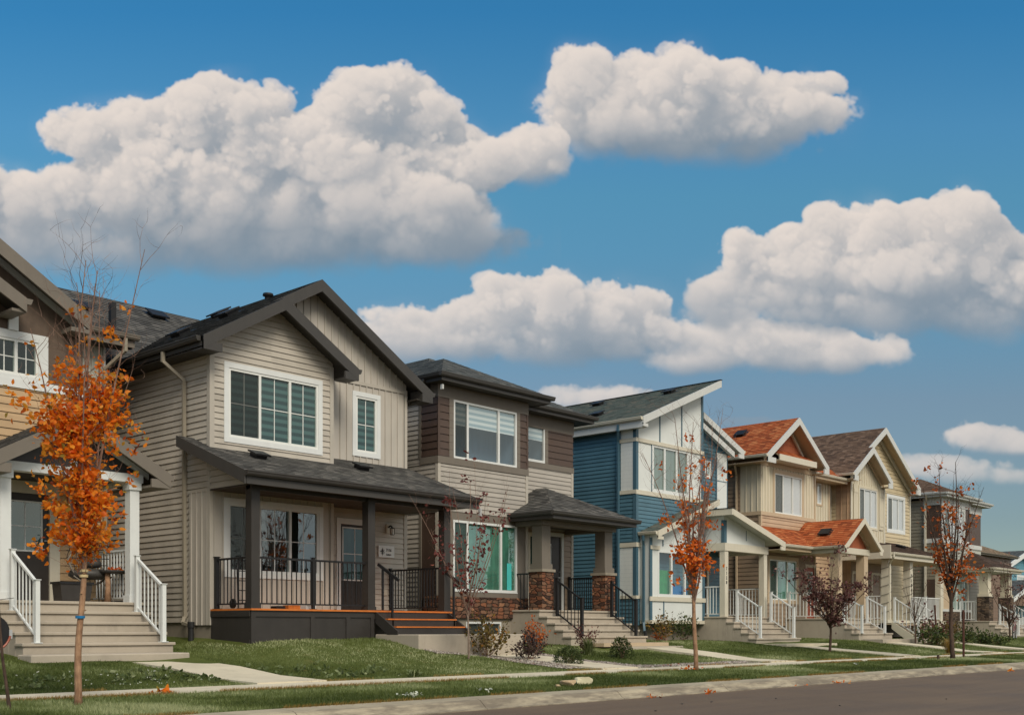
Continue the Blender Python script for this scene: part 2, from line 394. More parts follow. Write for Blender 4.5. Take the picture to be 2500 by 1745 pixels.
def flat(root, name, poly, plane, axis, mat, holes=(), pitch=None, bw=.03, off=0., d=.024, sgn=1):
    """flat boarding; with a pitch, narrow upright battens stand on it"""
    mb = strip_wall(MB(), poly, plane, axis, holes, sgn=sgn)
    if pitch:
        hs = [p[0] for p in poly]; h = min(hs)+off+pitch/2
        while h < max(hs)-bw:
            zz = []
            for i in range(len(poly)):
                (a, za), (b, zb) = poly[i], poly[(i+1) % len(poly)]
                if abs(a-b) > 1e-9 and min(a, b) <= h <= max(a, b): zz.append(za+(zb-za)*(h-a)/(b-a))
            if len(zz) >= 2:
                segs = [(min(zz), max(zz))]
                for q in holes:
                    if q[0]-bw < h < q[1]+bw:
                        n = []
                        for s0, s1 in segs:
                            if q[2] > s0: n.append((s0, min(s1, q[2])))
                            if q[3] < s1: n.append((max(s0, q[3]), s1))
                        segs = n
                for s0, s1 in segs:
                    if s1-s0 < .02: continue
                    if axis == 'x': mb.box(h-bw/2, h+bw/2, plane-sgn*d, plane-sgn*.001, s0, s1)
                    else: mb.box(plane-sgn*d, plane-sgn*.001, h-bw/2, h+bw/2, s0, s1)
            h += pitch
    return obj(name, mb, mat, root)
SPLIT = {'box_side', 'panel_trim', 'panel_joint', 'corner_trim', 'wall_panel', 'return_wall', 'porch_beam', 'ridge_cap'}
def boxes(root, name, mat, *bs, bevel=0, one=False):
    if name in SPLIT and len(bs) > 1 and not one:
        return [boxes(root, name, mat, b, bevel=bevel, one=True) for b in bs]
    mb = MB()
    for b in bs: mb.box(*b)
    o = obj(name, mb, mat, root)
    if bevel:
        md = o.modifiers.new('edge', 'BEVEL'); md.width = bevel; md.segments = 2; md.limit_method = 'ANGLE'
    return o
def corner(root, x, y, z0, z1, mat, w=.09, d=.022, name='corner_trim'):
    # an outside corner post seen from the front and the left
    return boxes(root, name, mat, (x-d, x+w, y-d, y-.002, z0, z1), (x-d, x-.002, y, y+w, z0, z1), one=True)

def pane_quad(x0, x1, y, z0, z1):
    m = MB(); m.face([(x0, y, z0), (x1, y, z0), (x1, y, z1), (x0, y, z1)]); return m
def window(root, x0, x1, z0, z1, y, cuts=(), trim=.10, tmat='white', fmat='vinyl', blind='zebra_dark', bz=None, pane='glass', screen=None, mun=None, back='dim', td=.028, top=None, fw=.05):
    """window in a wall facing -Y: casing, frame with mullions, panes, a blind and the dim room behind"""
    mb = MB(); tt = trim if top is None else top
    if trim:
        mb.box(x0-trim, x1+trim, y-td, y-.001, z1, z1+tt); mb.box(x0-trim, x1+trim, y-td, y-.001, z0-trim, z0)
        mb.box(x0-trim, x0, y-td+.002, y-.001, z0, z1); mb.box(x1, x1+trim, y-td+.002, y-.001, z0, z1)
    else:
        mb.box(x0-.02, x1+.02, y-.012, y, z0-.02, z0)
    win = obj('window', mb, M[tmat], root)
    f = MB(); ya, yb = y-.012, y+.06
    f.box(x0, x1, ya, yb, z0, z0+fw); f.box(x0, x1, ya, yb, z1-fw, z1); f.box(x0, x0+fw, ya+.001, yb, z0+fw, z1-fw); f.box(x1-fw, x1, ya+.001, yb, z0+fw, z1-fw)
    xs = [x0]+[x0+(x1-x0)*c for c in cuts]+[x1]
    for c in xs[1:-1]: f.box(c-fw*.6, c+fw*.6, ya+.002, yb, z0+fw, z1-fw)
    if mun:
        for k in range(len(xs)-1):
            a = xs[k]+(fw if k == 0 else fw*.6); b = xs[k+1]-(fw if k == len(xs)-2 else fw*.6)
            for i in range(1, mun[0]): c = a+(b-a)*i/mun[0]; f.box(c-.009, c+.009, y+.022, y+.034, z0+fw, z1-fw)
            for i in range(1, mun[1]): c = z0+(z1-z0)*i/mun[1]; f.box(a, b, y+.023, y+.033, c-.009, c+.009)
    obj('frame', f, M[fmat], win)
    obj('pane', pane_quad(x0+fw*.5, x1-fw*.5, y+.028, z0+fw*.5, z1-fw*.5), M[pane], win)
    if screen is not None:
        a, b = xs[screen], xs[screen+1]; obj('screen', pane_quad(a+fw*.8, b-fw*.5, y+.005, z0+fw, z1-fw), M['screen'], win)
    if blind:
        zb = z0 if bz is None else z1-(z1-z0)*bz
        obj('blind', MB().box(x0+.01, x1-.01, y+.045, y+.05, zb, z1), M[blind], win)
    room = MB(); i = len(room.v)
    xa, xb, yk = x0-.02, x1+.02, y+.75
    for q in ([(xa, yk, z0), (xb, yk, z0), (xb, yk, z1), (xa, yk, z1)], [(xa, y+.062, z0), (xb, y+.062, z0), (xb, yk, z0), (xa, yk, z0)], [(xa, y+.062, z1), (xb, y+.062, z1), (xb, yk, z1), (xa, yk, z1)],
              [(xa, y+.062, z0), (xa, yk, z0), (xa, yk, z1), (xa, y+.062, z1)], [(xb, y+.062, z0), (xb, yk, z0), (xb, yk, z1), (xb, y+.062, z1)]): room.face(q)
    obj('room', room, M[back], win)
    return win
def door(root, x0, x1, z0, z1, y, mat='door_dark', trim=.10, tmat='cream_trim', glass=None, mun=(2, 2), gmat='glass', gfm='white', panels=True):
    """entry door in its casing; glass = (x0, x1, z0, z1) as fractions of the slab"""
    mb = MB()
    mb.box(x0, x1, y+.02, y+.06, z0, z1)
    d = obj('door', mb, M[mat], root); w, h = x1-x0, z1-z0
    c = MB().box(x0-trim, x0, y-.03, y+.02, z0, z1); c.box(x1, x1+trim, y-.03, y+.02, z0, z1); c.box(x0-trim, x1+trim, y-.032, y+.02, z1, z1+trim*1.15)
    obj('casing', c, M[tmat], d)
    if panels:
        p = MB()
        for a, b in ((.14, .46), (.54, .86)): p.box(x0+w*a, x0+w*b, y+.008, y+.02, z0+h*.08, z0+h*.36); p.box(x0+w*(a+.05), x0+w*(b-.05), y+.002, y+.008, z0+h*.10, z0+h*.34)
        obj('panel', p, M[mat], d)
    if glass:
        a, b, q, r = x0+w*glass[0], x0+w*glass[1], z0+h*glass[2], z0+h*glass[3]
        f = MB(); t = .03
        for bx in ((a, b, q, q+t), (a, b, r-t, r), (a, a+t, q+t, r-t), (b-t, b, q+t, r-t)): f.box(bx[0], bx[1], y+.004, y+.02, bx[2], bx[3])
        for i in range(1, mun[0]): c_ = a+(b-a)*i/mun[0]; f.box(c_-.009, c_+.009, y+.006, y+.016, q+t, r-t)
        for i in range(1, mun[1]): c_ = q+(r-q)*i/mun[1]; f.box(a+t, b-t, y+.007, y+.017, c_-.009, c_+.009)
        obj('glass_frame', f, M[gfm], d)
        obj('pane', pane_quad(a+.01, b-.01, y+.012, q+.01, r-.01), M[gmat], d)
        obj('room', MB().box(a+.012, b-.012, y+.0165, y+.0185, q+.012, r-.012), M['dim_teal'], d)
    hd = MB().tube([(x1-.07, y+.02, z0+1.0), (x1-.07, y-.04, z0+1.0)], .016, 8); hd.tube([(x1-.07, y-.04, z0+1.0), (x1-.18, y-.045, z0+1.0)], .012, 8); hd.lathe((x1-.07, y-.0, z0+1.16), [(0, 0), (.03, 0), (.03, .02), (0, .02)], 8)
    obj('handle', hd, M['silver'], d)
    return d
def railing(root, p, q, mat, h=.98, posts=(1, 1), pw=.055, gap=.115, bar=.017, base=.09, name='railing', extra=()):
    """balustrade panel between floor points p and q (it follows the slope of a stair)"""
    p, q = Vector(p), Vector(q); d = q-p; L = math.hypot(d.x, d.y); mb = MB(); up = Vector((0, 0, 1))
    mb.beam(p+up*h, q+up*h, .05, .04); mb.beam(p+up*base, q+up*base, .035, .03)
    n = max(2, int(L/gap))
    for i in range(1, n):
        a = p+d*(i/n); mb.box(a.x-bar/2, a.x+bar/2, a.y-bar/2, a.y+bar/2, a.z+base, a.z+h)
    r = obj(name, mb, mat, root)
    pts = ([p] if posts[0] else [])+([q] if posts[1] else [])+[p+d*e for e in extra]
    for a in pts:
        k = MB().box(a.x-pw/2, a.x+pw/2, a.y-pw/2, a.y+pw/2, a.z-.02, a.z+h+.05); k.box(a.x-pw*.7, a.x+pw*.7, a.y-pw*.7, a.y+pw*.7, a.z+h+.05, a.z+h+.062)
        k.box(a.x-pw*.9, a.x+pw*.9, a.y-pw*.9, a.y+pw*.9, a.z-.001, a.z+.012)
        obj('post', k, mat, r)
    return r
def steps(root, x0, x1, yf, ztop, n, run, rise, mat, zb, back, inset=.03, nose=.035, name='front_steps'):
    """solid precast steps falling towards -Y from a landing that reaches back to Y = back"""
    mb = MB(); t = .055
    for i in range(n):
        y0 = yf-i*run; z = ztop-i*rise; yk = back if i == 0 else yf-(i-1)*run+.0
        mb.box(x0, x1, y0-nose, yk-(.001 if i else 0), z-t, z)
        mb.box(x0+inset, x1-inset, y0, yk-(.002 if i else .001), zb, z-t-.0005)
    o = obj(name, mb, mat, root); md = o.modifiers.new('worn_edge', 'BEVEL'); md.width = .012; md.segments = 2; md.limit_method = 'ANGLE'; return o
def rake(mb, xe, ze, xa, za, y0, y1, h, m=0):
    """board along a gable slope, from the eave (xe, ze) to the apex (xa, za); y0 front face"""
    return mb.prism([(xe, y0, ze), (xa, y0, za), (xa, y0, za-h), (xe, y0, ze-h)], (0, y1-y0, 0), m)
def gutter(root, a, b, z, mat, out, s=.11, name='gutter'):
    """K-profile gutter from a to b (x, y); out = outward (dx, dy)"""
    (ax, ay), (bx, by) = a, b; ox, oy = out; mb = MB()
    prof = [(0, 0), (s, 0), (s*1.02, -.02), (s*.92, -.03), (s*.86, -.07), (s*.62, -.105), (0, -.105)]
    mb.prism([(ax+ox*u, ay+oy*u, z+w) for u, w in prof], (bx-ax, by-ay, 0)); return obj(name, mb, mat, root)
def downspout(root, pts, mat, w=.07):
    mb = MB()
    for p, q in zip(pts, pts[1:]):
        e = (Vector(q)-Vector(p)).normalized()*.02; mb.beam(p, Vector(q)+e, w, w*.85)
    return obj('downspout', mb, mat, root)
def vent(root, x, y, z, slope, along='x', mat='black_metal', s=.34):
    """low slant-backed roof vent; slope = rise per metre up the roof, along: 'x+' rises to +X, 'y+' to +Y"""
    mb = MB(); a = math.atan(slope)
    def T(u, v, w):      # u level, v up the slope, w out of the roof
        vv, ww = v*math.cos(a)-w*math.sin(a), v*math.sin(a)+w*math.cos(a)
        if along == 'y+': return (x+u, y+vv, z+ww)
        if along == 'x+': return (x+vv, y-u, z+ww)
        return (x-vv, y+u, z+ww)
    def bx(u0, u1, v0, v1, w0, w1):
        i = len(mb.v); mb.v += [T(*p) for p in ((u0,v0,w0),(u1,v0,w0),(u1,v1,w0),(u0,v1,w0),(u0,v0,w1),(u1,v0,w1),(u1,v1,w1),(u0,v1,w1))]
        for q in ((0,3,2,1),(4,5,6,7),(0,1,5,4),(1,2,6,5),(2,3,7,6),(3,0,4,7)): mb.f.append(tuple(i+k for k in q)); mb.m.append(0)
    bx(-s*.45, s*.45, -s*.4, s*.4, 0, .09); bx(-s*.62, s*.62, -s*.6, s*.5, .09, .125); bx(-s*.7, s*.7, -s*.55, s*.8, -.01, .012)
    return obj('roof_vent', mb, M[mat], root)
def hip(root, x0, x1, y0, y1, ze, sl, rmat, fmat, fh=.2, gut=True, gmat=None, name='roof', soffit='dark_soffit', inner=None, right=True):
    """hipped roof over an eave rectangle, hips at the front, running straight back to y1"""
    hw = (x1-x0)/2; xc = (x0+x1)/2; ya = y0+hw; zr = ze+sl*hw; mb = MB()
    if ya < y1:
        A = (xc, ya, zr); R = (xc, y1, zr)
        [(mb.face(q), mb.rows(q)) for q in ([(x0, y0, ze), (x1, y0, ze), A], [(x0, y1, ze), (x0, y0, ze), A, R], [(x1, y0, ze), (x1, y1, ze), R, A])]
    else:
        dy = y1-y0; zt = ze+sl*dy; a, b = x0+dy, x1-dy
        [(mb.face(q), mb.rows(q)) for q in ([(x0, y0, ze), (x1, y0, ze), (b, y1, zt), (a, y1, zt)], [(x0, y1, ze), (x0, y0, ze), (a, y1, zt)], [(x1, y0, ze), (x1, y1, ze), (b, y1, zt)])]
    r = obj(name, mb, M[rmat], root)
    f = MB(); t = .02
    f.box(x0+.002, x1-.002, y0+.002, y0+t, ze-fh, ze-.003); f.box(x0+.002, x0+t, y0+t, y1, ze-fh, ze-.003); f.box(x1-t, x1-.002, y0+t, y1, ze-fh, ze-.003)
    obj('fascia', f, M[fmat], r)
    s = MB(); s.face([(x0+t, y0+t, ze-fh+.015), (x1-t, y0+t, ze-fh+.015), (x1-t, y1, ze-fh+.015), (x0+t, y1, ze-fh+.015)]); obj('soffit', s, M[soffit], r)
    if gut:
        gm = M[gmat or fmat]
        gutter(r, (x0-.1, y0), (x1+.1, y0), ze+.0, gm, (0, -1)); gutter(r, (x0, y0-.0), (x0, y1), ze+.001, gm, (-1, 0))
        if right: gutter(r, (x1, y0), (x1, y1), ze+.001, gm, (1, 0))
    return r
def digits(root, text, size, mat, loc, rot=(math.pi/2, 0, 0), name='house_number', vertical=False, shear=0, depth=.004, width=1.0):
    """lettering as solid type, turned into mesh"""
    verts = MB()
    def put(ch, ox, oz):
        cu = bpy.data.curves.new('type', 'FONT'); cu.body = ch; cu.size = size; cu.extrude = depth; cu.align_x = 'CENTER' if vertical else 'LEFT'; cu.shear = shear; cu.resolution_u = 3; cu.offset = size*.012
        o = bpy.data.objects.new('type', cu); COL.objects.link(o); dg = bpy.context.evaluated_depsgraph_get(); me = bpy.data.meshes.new_from_object(o.evaluated_get(dg))
        i = len(verts.v); verts.v += [(loc[0]+ox+v.co.x*width, loc[1]-v.co.z, loc[2]+oz+v.co.y) for v in me.vertices]
        for p in me.polygons: verts.f.append(tuple(i+k for k in p.vertices)); verts.m.append(0)
        bpy.data.objects.remove(o); bpy.data.curves.remove(cu); bpy.data.meshes.remove(me)
    if vertical:
        for k, ch in enumerate(text): put(ch, 0, -k*size*1.02)
    else: put(text, 0, 0)
    return obj(name, verts, mat, root)

# ================================================================== tan house on the left edge
H = thing('tan_house', 'tan and brown house with small gabled porch, cut off by the left edge', 'house', (9.5, 21.3, 0), 'houses along the street')
h1 = H
R = .61
boxes(H, 'foundation', M['parging'], (4, 10.68, 21.32, 31.9, .2, 1.3), (10.68, 11.88, 22.72, 31.9, .2, 1.3))
zt = lambda x: 9.03-R*abs(x-7.6)-.05
lap(H, 'wall', rect(4, 10.7, 1.25, 5.66), 21.3, 'x', M['tan_siding'], [(9.1, 10.02, 1.57, 3.68)], .15)
flat(H, 'gable_wall', [(4.5, 5.66), (10.7, 5.66), (10.7, zt(10.7)), (7.6, zt(7.6)), (4.5, zt(4.5))], 21.3, 'x', M['brown_shake'], [(8.52, 9.8, 5.9, 6.56)], None)
lap(H, 'wall', rect(10.7, 11.9, 1.25, 5.86), 22.7, 'x', M['tan_siding'], (), .15)
flat(H, 'board_wall', rect(10.7, 11.9, 5.86, 7.3), 22.7, 'x', M['pale_olive'], (), .2)
boxes(H, 'side_wall', M['tan_siding'], (10.66, 10.698, 21.33, 22.69, 1.25, 7.0), (11.86, 11.898, 22.74, 31.9, 1.25, 7.3), (4, 11.8, 31.8, 31.9, 1.2, 7.3), (3.9, 3.99, 21.3, 31.9, 1.2, 7.2))
boxes(H, 'belly_band', M['white'], (4, 10.73, 21.262, 21.299, 5.64, 5.80), (10.70, 11.93, 22.66, 22.699, 5.86, 6.08), (10.70, 10.73, 21.3, 22.66, 5.64, 5.80))
corner(H, 11.88, 22.7, 1.25, 7.2, M['shade_grey'], .02, .03)
window(H, 8.52, 9.8, 5.88, 6.56, 21.3, (1/3, 2/3), .19, 'white', blind=None, back='dim_teal', mun=(2, 2), pane='glass_green', top=.15)
boxes(H, 'frieze_bracket', M['white'], (9.22, 9.40, 21.24, 21.298, 6.71, 7.42))
mb = MB(); rake(mb, 10.72, zt(10.72)-.0, 7.6, zt(7.6), 21.235, 21.295, .2); rake(mb, 4.4, zt(4.4), 7.6, zt(7.6), 21.236, 21.295, .2); obj('frieze', mb, M['shade_grey'], H)
# main gable
mb = MB(); ap = (7.6, 9.03)
for xe in (10.66, 4.54):
    ze = 9.03-R*abs(xe-7.6); mb.slab([(xe, 20.92, ze), (7.6, 20.92, 9.03), (7.6, 27.2, 9.03), (xe, 27.2, ze)], .12)
r = obj('roof', mb, [M['sh_black'], M['dark_soffit']], H)
mb = MB(); rake(mb, 10.66, 7.165, 7.6, 9.035, 20.86, 20.915, .29); rake(mb, 4.54, 7.165, 7.6, 9.035, 20.861, 20.916, .29); mb.box(10.25, 10.66, 20.862, 21.29, 6.82, 6.90)
obj('rake_board', mb, M['taupe_trim'], r)
mb = MB()
mb.slab([(10.5, 22.3, 7.35), (12.35, 22.3, 7.35), (12.35, 27, 9.5), (5, 27, 9.5), (5, 24.8, 8.5), (9, 24.8, 8.5)], .12)
r2 = obj('cross_roof', mb, [M['sh_black'], M['dark_soffit']], H)
boxes(r2, 'fascia', M['taupe_trim'], (10.62, 12.35, 22.26, 22.299, 7.1, 7.34), (12.30, 12.351, 22.30, 22.75, 7.1, 7.3))
gutter(r2, (10.62, 22.25), (12.42, 22.25), 7.36, M['taupe_trim'], (0, -1))
boxes(r2, 'soffit', M['dark_soffit'], (10.62, 12.34, 22.3, 22.7, 7.1, 7.12))
boxes(r2, 'plumbing_vent', M['black_metal'], (12.18, 12.3, 22.96, 23.08, 7.5, 8.2))
downspout(H, [(12.1, 22.2, 7.26), (12.1, 22.2, 7.0), (11.85, 22.6, 6.62), (11.85, 22.6, 1.2)], M['pipe_grey'])
# smaller gable over the window
mb = MB(); 
for xe, za in ((9.26, 7.16), (5.94, 7.16)): mb.slab([(xe, 20.62, 7.16), (7.6, 20.62, 8.09), (7.6, 21.3, 8.09), (xe, 21.3, 7.16)], .1)
r = obj('dormer_roof', mb, [M['sh_black'], M['dark_soffit']], H)
mb = MB(); rake(mb, 9.26, 7.165, 7.6, 8.095, 20.57, 20.615, .26); rake(mb, 5.94, 7.165, 7.6, 8.095, 20.571, 20.616, .26); mb.box(9.0, 9.26, 20.62, 21.28, 6.9, 6.95); obj('rake_board', mb, M['taupe_trim'], r)
gutter(r, (9.26, 20.57), (9.26, 21.2), 7.16, M['taupe_trim'], (1, 0))
# porch
mb = MB(); Q = .55
for xe in (11.43, 8.01): mb.slab([(xe, 19.3, 4.01), (9.72, 19.3, 4.95), (9.72, 21.29, 4.95), (xe, 21.29, 4.01)], .1)
r = obj('porch_roof', mb, [M['sh_black'], M['dark_soffit']], H)
mb = MB(); rake(mb, 11.43, 4.015, 9.72, 4.955, 19.24, 19.295, .26); rake(mb, 8.01, 4.015, 9.72, 4.955, 19.241, 19.296, .26)
mb.box(11.03, 11.43, 19.25, 19.295, 3.74, 3.9); mb.box(8.01, 8.4, 19.25, 19.295, 3.74, 3.9); mb.box(11.03, 11.42, 19.3, 21.2, 3.74, 3.78); mb.box(8.02, 8.4, 19.3, 21.2, 3.74, 3.78)
obj('rake_board', mb, M['taupe_trim'], r)
gutter(r, (11.43, 19.25), (11.43, 21.2), 4.0, M['taupe_trim'], (1, 0), .09)
mb = MB(); mb.prism([(8.2, 19.72, 4.0), (11.24, 19.72, 4.0), (9.72, 19.72, 4.83)], (0, .03, 0)); obj('gable_infill', mb, M['dark_trim'], r)
mb = MB(); rake(mb, 11.2, 4.06, 9.72, 4.87, 19.66, 19.715, .13); rake(mb, 8.24, 4.06, 9.72, 4.87, 19.661, 19.715, .13); mb.box(9.66, 9.78, 19.67, 19.715, 4.0, 4.7); obj('gable_trim', mb, M['white'], r)
boxes(H, 'porch_beam', M['white'], (8.3, 11.06, 19.62, 19.85, 3.84, 3.999), (10.84, 11.02, 19.85, 21.29, 3.84, 3.998), (8.33, 8.53, 19.85, 21.29, 3.84, 3.998))
boxes(H, 'porch_ceiling', M['dark_soffit'], (8.53, 10.84, 19.85, 21.29, 3.9, 3.93))
for xa in (10.8, 8.37):
    mb = MB().box(xa, xa+.19, 19.64, 19.83, 1.57, 3.84); mb.box(xa-.03, xa+.22, 19.61, 19.86, 3.70, 3.838); mb.box(xa-.025, xa+.215, 19.615, 19.855, 1.571, 1.71)
    o = obj('porch_post', mb, M['white'], H)
door(H, 9.1, 10.02, 1.6, 3.66, 21.3, 'door_dark', .2, 'cream_trim', (.12, .86, .46, .93), (2, 2), 'glass')
steps(H, 8.2, 11.02, 19.55, 1.57, 5, .28, .185, M['concrete'], .3, 21.29)
mb = MB().box(8.12, 11.0, 17.88, 18.40, .2, .645); o = obj('step_pad', mb, M['concrete'], H); o.modifiers.new('edge', 'BEVEL').width = .02
for xa in (8.47, 10.8):
    railing(H, (xa, 19.38, 1.385), (xa, 18.45, .83), M['white'], 1.0, (1, 1), .075, .13, .02, .1)
railing(H, (10.92, 19.9, 1.58), (10.92, 21.28, 1.58), M['white'], 1.0, (0, 0), .06, .115, .02)
railing(H, (8.3, 19.9, 1.58), (8.3, 21.28, 1.58), M['white'], 1.0, (0, 0), .06, .115, .02)
def lantern(root, x, y, z, lit=False):
    mb = MB().box(x-.07, x+.07, y-.03, y, z-.12, z+.1); o = obj('wall_lamp', mb, M['cream_trim'], root)
    k = MB(); k.tube([(x, y-.03, z+.02), (x, y-.09, z+.06), (x, y-.15, z+.02)], .022, 8); k.lathe((x, y-.16, z-.02), [(0, .045), (.055, .02), (.06, .01), (0, .01)], 10); k.lathe((x, y-.16, z-.17), [(0, 0), (.05, 0), (.05, .012), (0, .012)], 10)
    for a in range(4): t = math.pi/4+a*math.pi/2; k.box(x+.047*math.cos(t)-.006, x+.047*math.cos(t)+.006, y-.16+.047*math.sin(t)-.006, y-.16+.047*math.sin(t)+.006, z-.16, z-.005)
    obj('bracket', k, M['black_metal'], o)
    obj('shade', MB().lathe((x, y-.16, z-.155), [(0, 0), (.036, 0), (.04, .14), (0, .14)], 10), M['lamp_lit'] if lit else M['lamp_glass'], o)
t = NT('lit_lamp'); t.set(lin(255, 230, 170), .4); t.bsdf.inputs['Emission Color'].default_value = lin(255, 206, 120); t.bsdf.inputs['Emission Strength'].default_value = 5; M['lamp_lit'] = t.mat
lantern(H, 10.46, 21.3, 3.55, True)

# ================================================================== grey house with the long dark porch
H = thing('grey_house', 'warm grey siding house with black brown porch, double gable and white framed windows', 'house', (15.9, 20.2, 0), 'houses along the street')
h2 = H
XL, XB, XR, YB, YR = 12.89, 16.08, 18.87, 20.2, 20.8
S2 = .587; RX, RZ = 15.9, 8.99
zr = lambda x: RZ-S2*abs(x-RX)
boxes(H, 'foundation', M['parging'], (XL+.03, XR-.03, YB+.02, 31.9, .2, 1.22))
lap(H, 'side_wall', rect(21.0, 32, 1.2, 6.78), XL, 'y', M['grey_siding'])
lap(H, 'side_wall', rect(YB, 21.0, 3.92, 6.78), XL, 'y', M['grey_siding'], z0=1.2)
flat(H, 'side_boards', rect(YB, 21.0, 1.15, 3.92), XL, 'y', M['grey_board'], (), .2)
big = (XY(280+795/2.863, YB), XY(280+1420/2.863, YB)); bz = (5.02, 6.42)
bz = (HZ(big[0], YB, 640+1218/2.863), HZ(big[0], YB, 640+735/2.863))
zs = lambda x: RZ-S2*(RX-14.46)-S2*abs(x-14.46)
lap(H, 'wall', [(XL, 4.66), (XB, 4.66), (XB, zs(XB)-.1), (14.46, zs(14.46)-.1), (XL, zs(XL)-.1)], YB, 'x', M['grey_siding'], [(*big, *bz)])
low = (XY(420+372/2.717, YB), XY(420+972/2.717, YB), HZ(13.2, YB, 1050+935/2.717), HZ(13.2, YB, 1050+480/2.717))
flat(H, 'board_wall', rect(XL, XB, 1.15, 4.66), YB, 'x', M['grey_board'], [low], .2)
boxes(H, 'return_wall', M['grey_board'], (XB-.05, XB-.001, YB+.002, YR, 1.4, 7.1))
nw = (XY(280+1685/2.863, YR), XY(280+1830/2.863, YR)); nz = (HZ(17.3, YR, 640+1322/2.863), HZ(17.3, YR, 640+935/2.863))
flat(H, 'board_wall', rect(XB, XR, 4.66, 6.95), YR, 'x', M['grey_board'], [(*nw, *nz)], .2)
flat(H, 'gable_boards', [(13.0, 6.95), (XR, 6.95), (XR, zr(XR)-.08), (RX, zr(RX)-.08), (13.0, zr(13.0)-.08)], YR, 'x', M['grey_board'], (), .2, off=.03)
boxes(H, 'belt_trim', M['grey_trim'], (XB, XR+.01, YR-.03, YR-.001, 6.9, 6.98))
dr = (XY(420+1115/2.717, YR), XY(420+1268/2.717, YR)); dr = (dr[0], dr[0]+.9)
lap(H, 'wall', rect(XB, XR, 1.4, 4.66), YR, 'x', M['grey_siding'], [(dr[0], dr[1], 1.47, 3.56)])
boxes(H, 'back_wall', M['grey_board'], (XL, XR, 31.9, 32, 1.2, 7), (XR-.05, XR-.001, YR+.002, 31.9, 1.2, 7.1))
corner(H, XL, YB, 3.9, 7.1, M['grey_trim']); corner(H, XL, YB, 1.15, 3.9, M['grey_trim'], .07)
boxes(H, 'corner_trim', M['grey_trim'], (XB-.09, XB+.012, YB-.024, YB-.001, 1.4, 7.0), (XR-.09, XR+.015, YR-.024, YR-.001, 1.4, 7.0), (XB+.001, XB+.08, YR-.022, YR-.001, 1.4, 4.6))
window(H, *big, *bz, YB, (.335, .672), .115, 'white', screen=0, mun=(2, 2), pane='glass_green', blind='zebra_dark')
window(H, *nw, *nz, YR, (), .11, 'white', mun=(2, 2), pane='glass_green', blind='zebra_dark')
window(H, *low, YB, (.335, .672), .115, 'white', 'white', screen=0, mun=(2, 2), pane='glass_refl', blind=None, back='dim')
door(H, dr[0], dr[1], 1.47, 3.55, YR, 'door_dark', .12, 'white', (.08, .92, .36, .97), (2, 2), 'glass_green')
# roofs
mb = MB(); e0, e1 = 12.45, 19.35
mb.slab([(e0, 20.4, zr(e0)), (RX, 20.4, RZ), (RX, 32.4, RZ), (e0, 32.4, zr(e0))], .12); mb.slab([(e1, 20.4, zr(e1)), (RX, 20.4, RZ), (RX, 32.4, RZ), (e1, 32.4, zr(e1))], .12)
r = obj('roof', mb, [M['sh_black'], M['dark_soffit']], H)
mb = MB(); rake(mb, e1, zr(e1)+.005, RX, RZ+.005, 20.34, 20.395, .27); rake(mb, 14.3, zr(14.3)+.005, RX, RZ+.005, 20.341, 20.396, .27)
mb.prism([(19.0, 20.342, zr(e1)-.27), (e1, 20.342, zr(e1)-.27), (e1, 20.342, zr(e1)-.2), (19.0, 20.342, zr(19.0)-.2)], (0, .45, 0))
mb.box(e0, e0+.03, 19.76, 32.3, zr(e0)-.2, zr(e0)-.005); obj('rake_board', mb, M['dark_trim'], r)
boxes(r, 'soffit', M['dark_soffit'], (e0+.03, XL, 19.8, 32.3, 6.73, 6.75), (XR, e1-.02, 20.42, 32.3, 6.73, 6.75))
gutter(r, (e0, 19.85), (e0, 23.1), zr(e0)+.0, M['dark_trim'], (-1, 0)); gutter(r, (e1, 20.36), (e1, 32), zr(e1), M['dark_trim'], (1, 0))
vent(r, 15.3, 23.5, zr(15.3), S2, 'x+', s=.4); vent(r, 14.6, 22.1, zr(14.6), S2, 'x+', s=.4); vent(r, 13.8, 22.8, zr(13.8), S2, 'x+', s=.4)
obj('turbine_vent', MB().lathe((15.6, 22.0, zr(15.6)), [(.08, -.05), (.08, .05), (.13, .07), (.12, .12), (0, .14)], 14), M['black_metal'], r, smooth=True)
# small front gable
g0, g1, gx = 12.45, 16.47, 14.46; mb = MB(); gz = zs(gx)
mb.slab([(g0, 19.8, zs(g0)), (gx, 19.8, gz), (gx, 21.2, gz), (g0, 21.2, zs(g0))], .115); mb.slab([(g1, 19.8, zs(g1)), (gx, 19.8, gz), (gx, 22.4, gz), (g1, 22.4, zs(g1))], .115)
r = obj('front_gable_roof', mb, [M['sh_black'], M['dark_soffit']], H)
mb = MB()
for xe in (g0, g1): rake(mb, xe, zs(xe)+.005, gx, gz+.005, 19.74, 19.795, .27)
for xa, xb in ((g0, XL), (XB, g1)): mb.box(xa, xb, 19.742, 19.796, zs(g0)-.27, zs(g0)-.1); mb.box(xa+.01, xb-.01, 19.8, 20.19, zs(g0)-.26, zs(g0)-.23)
obj('rake_board', mb, M['dark_trim'], r)
gutter(r, (g1, 19.76), (g1, 20.7), zs(g1), M['dark_trim'], (1, 0))
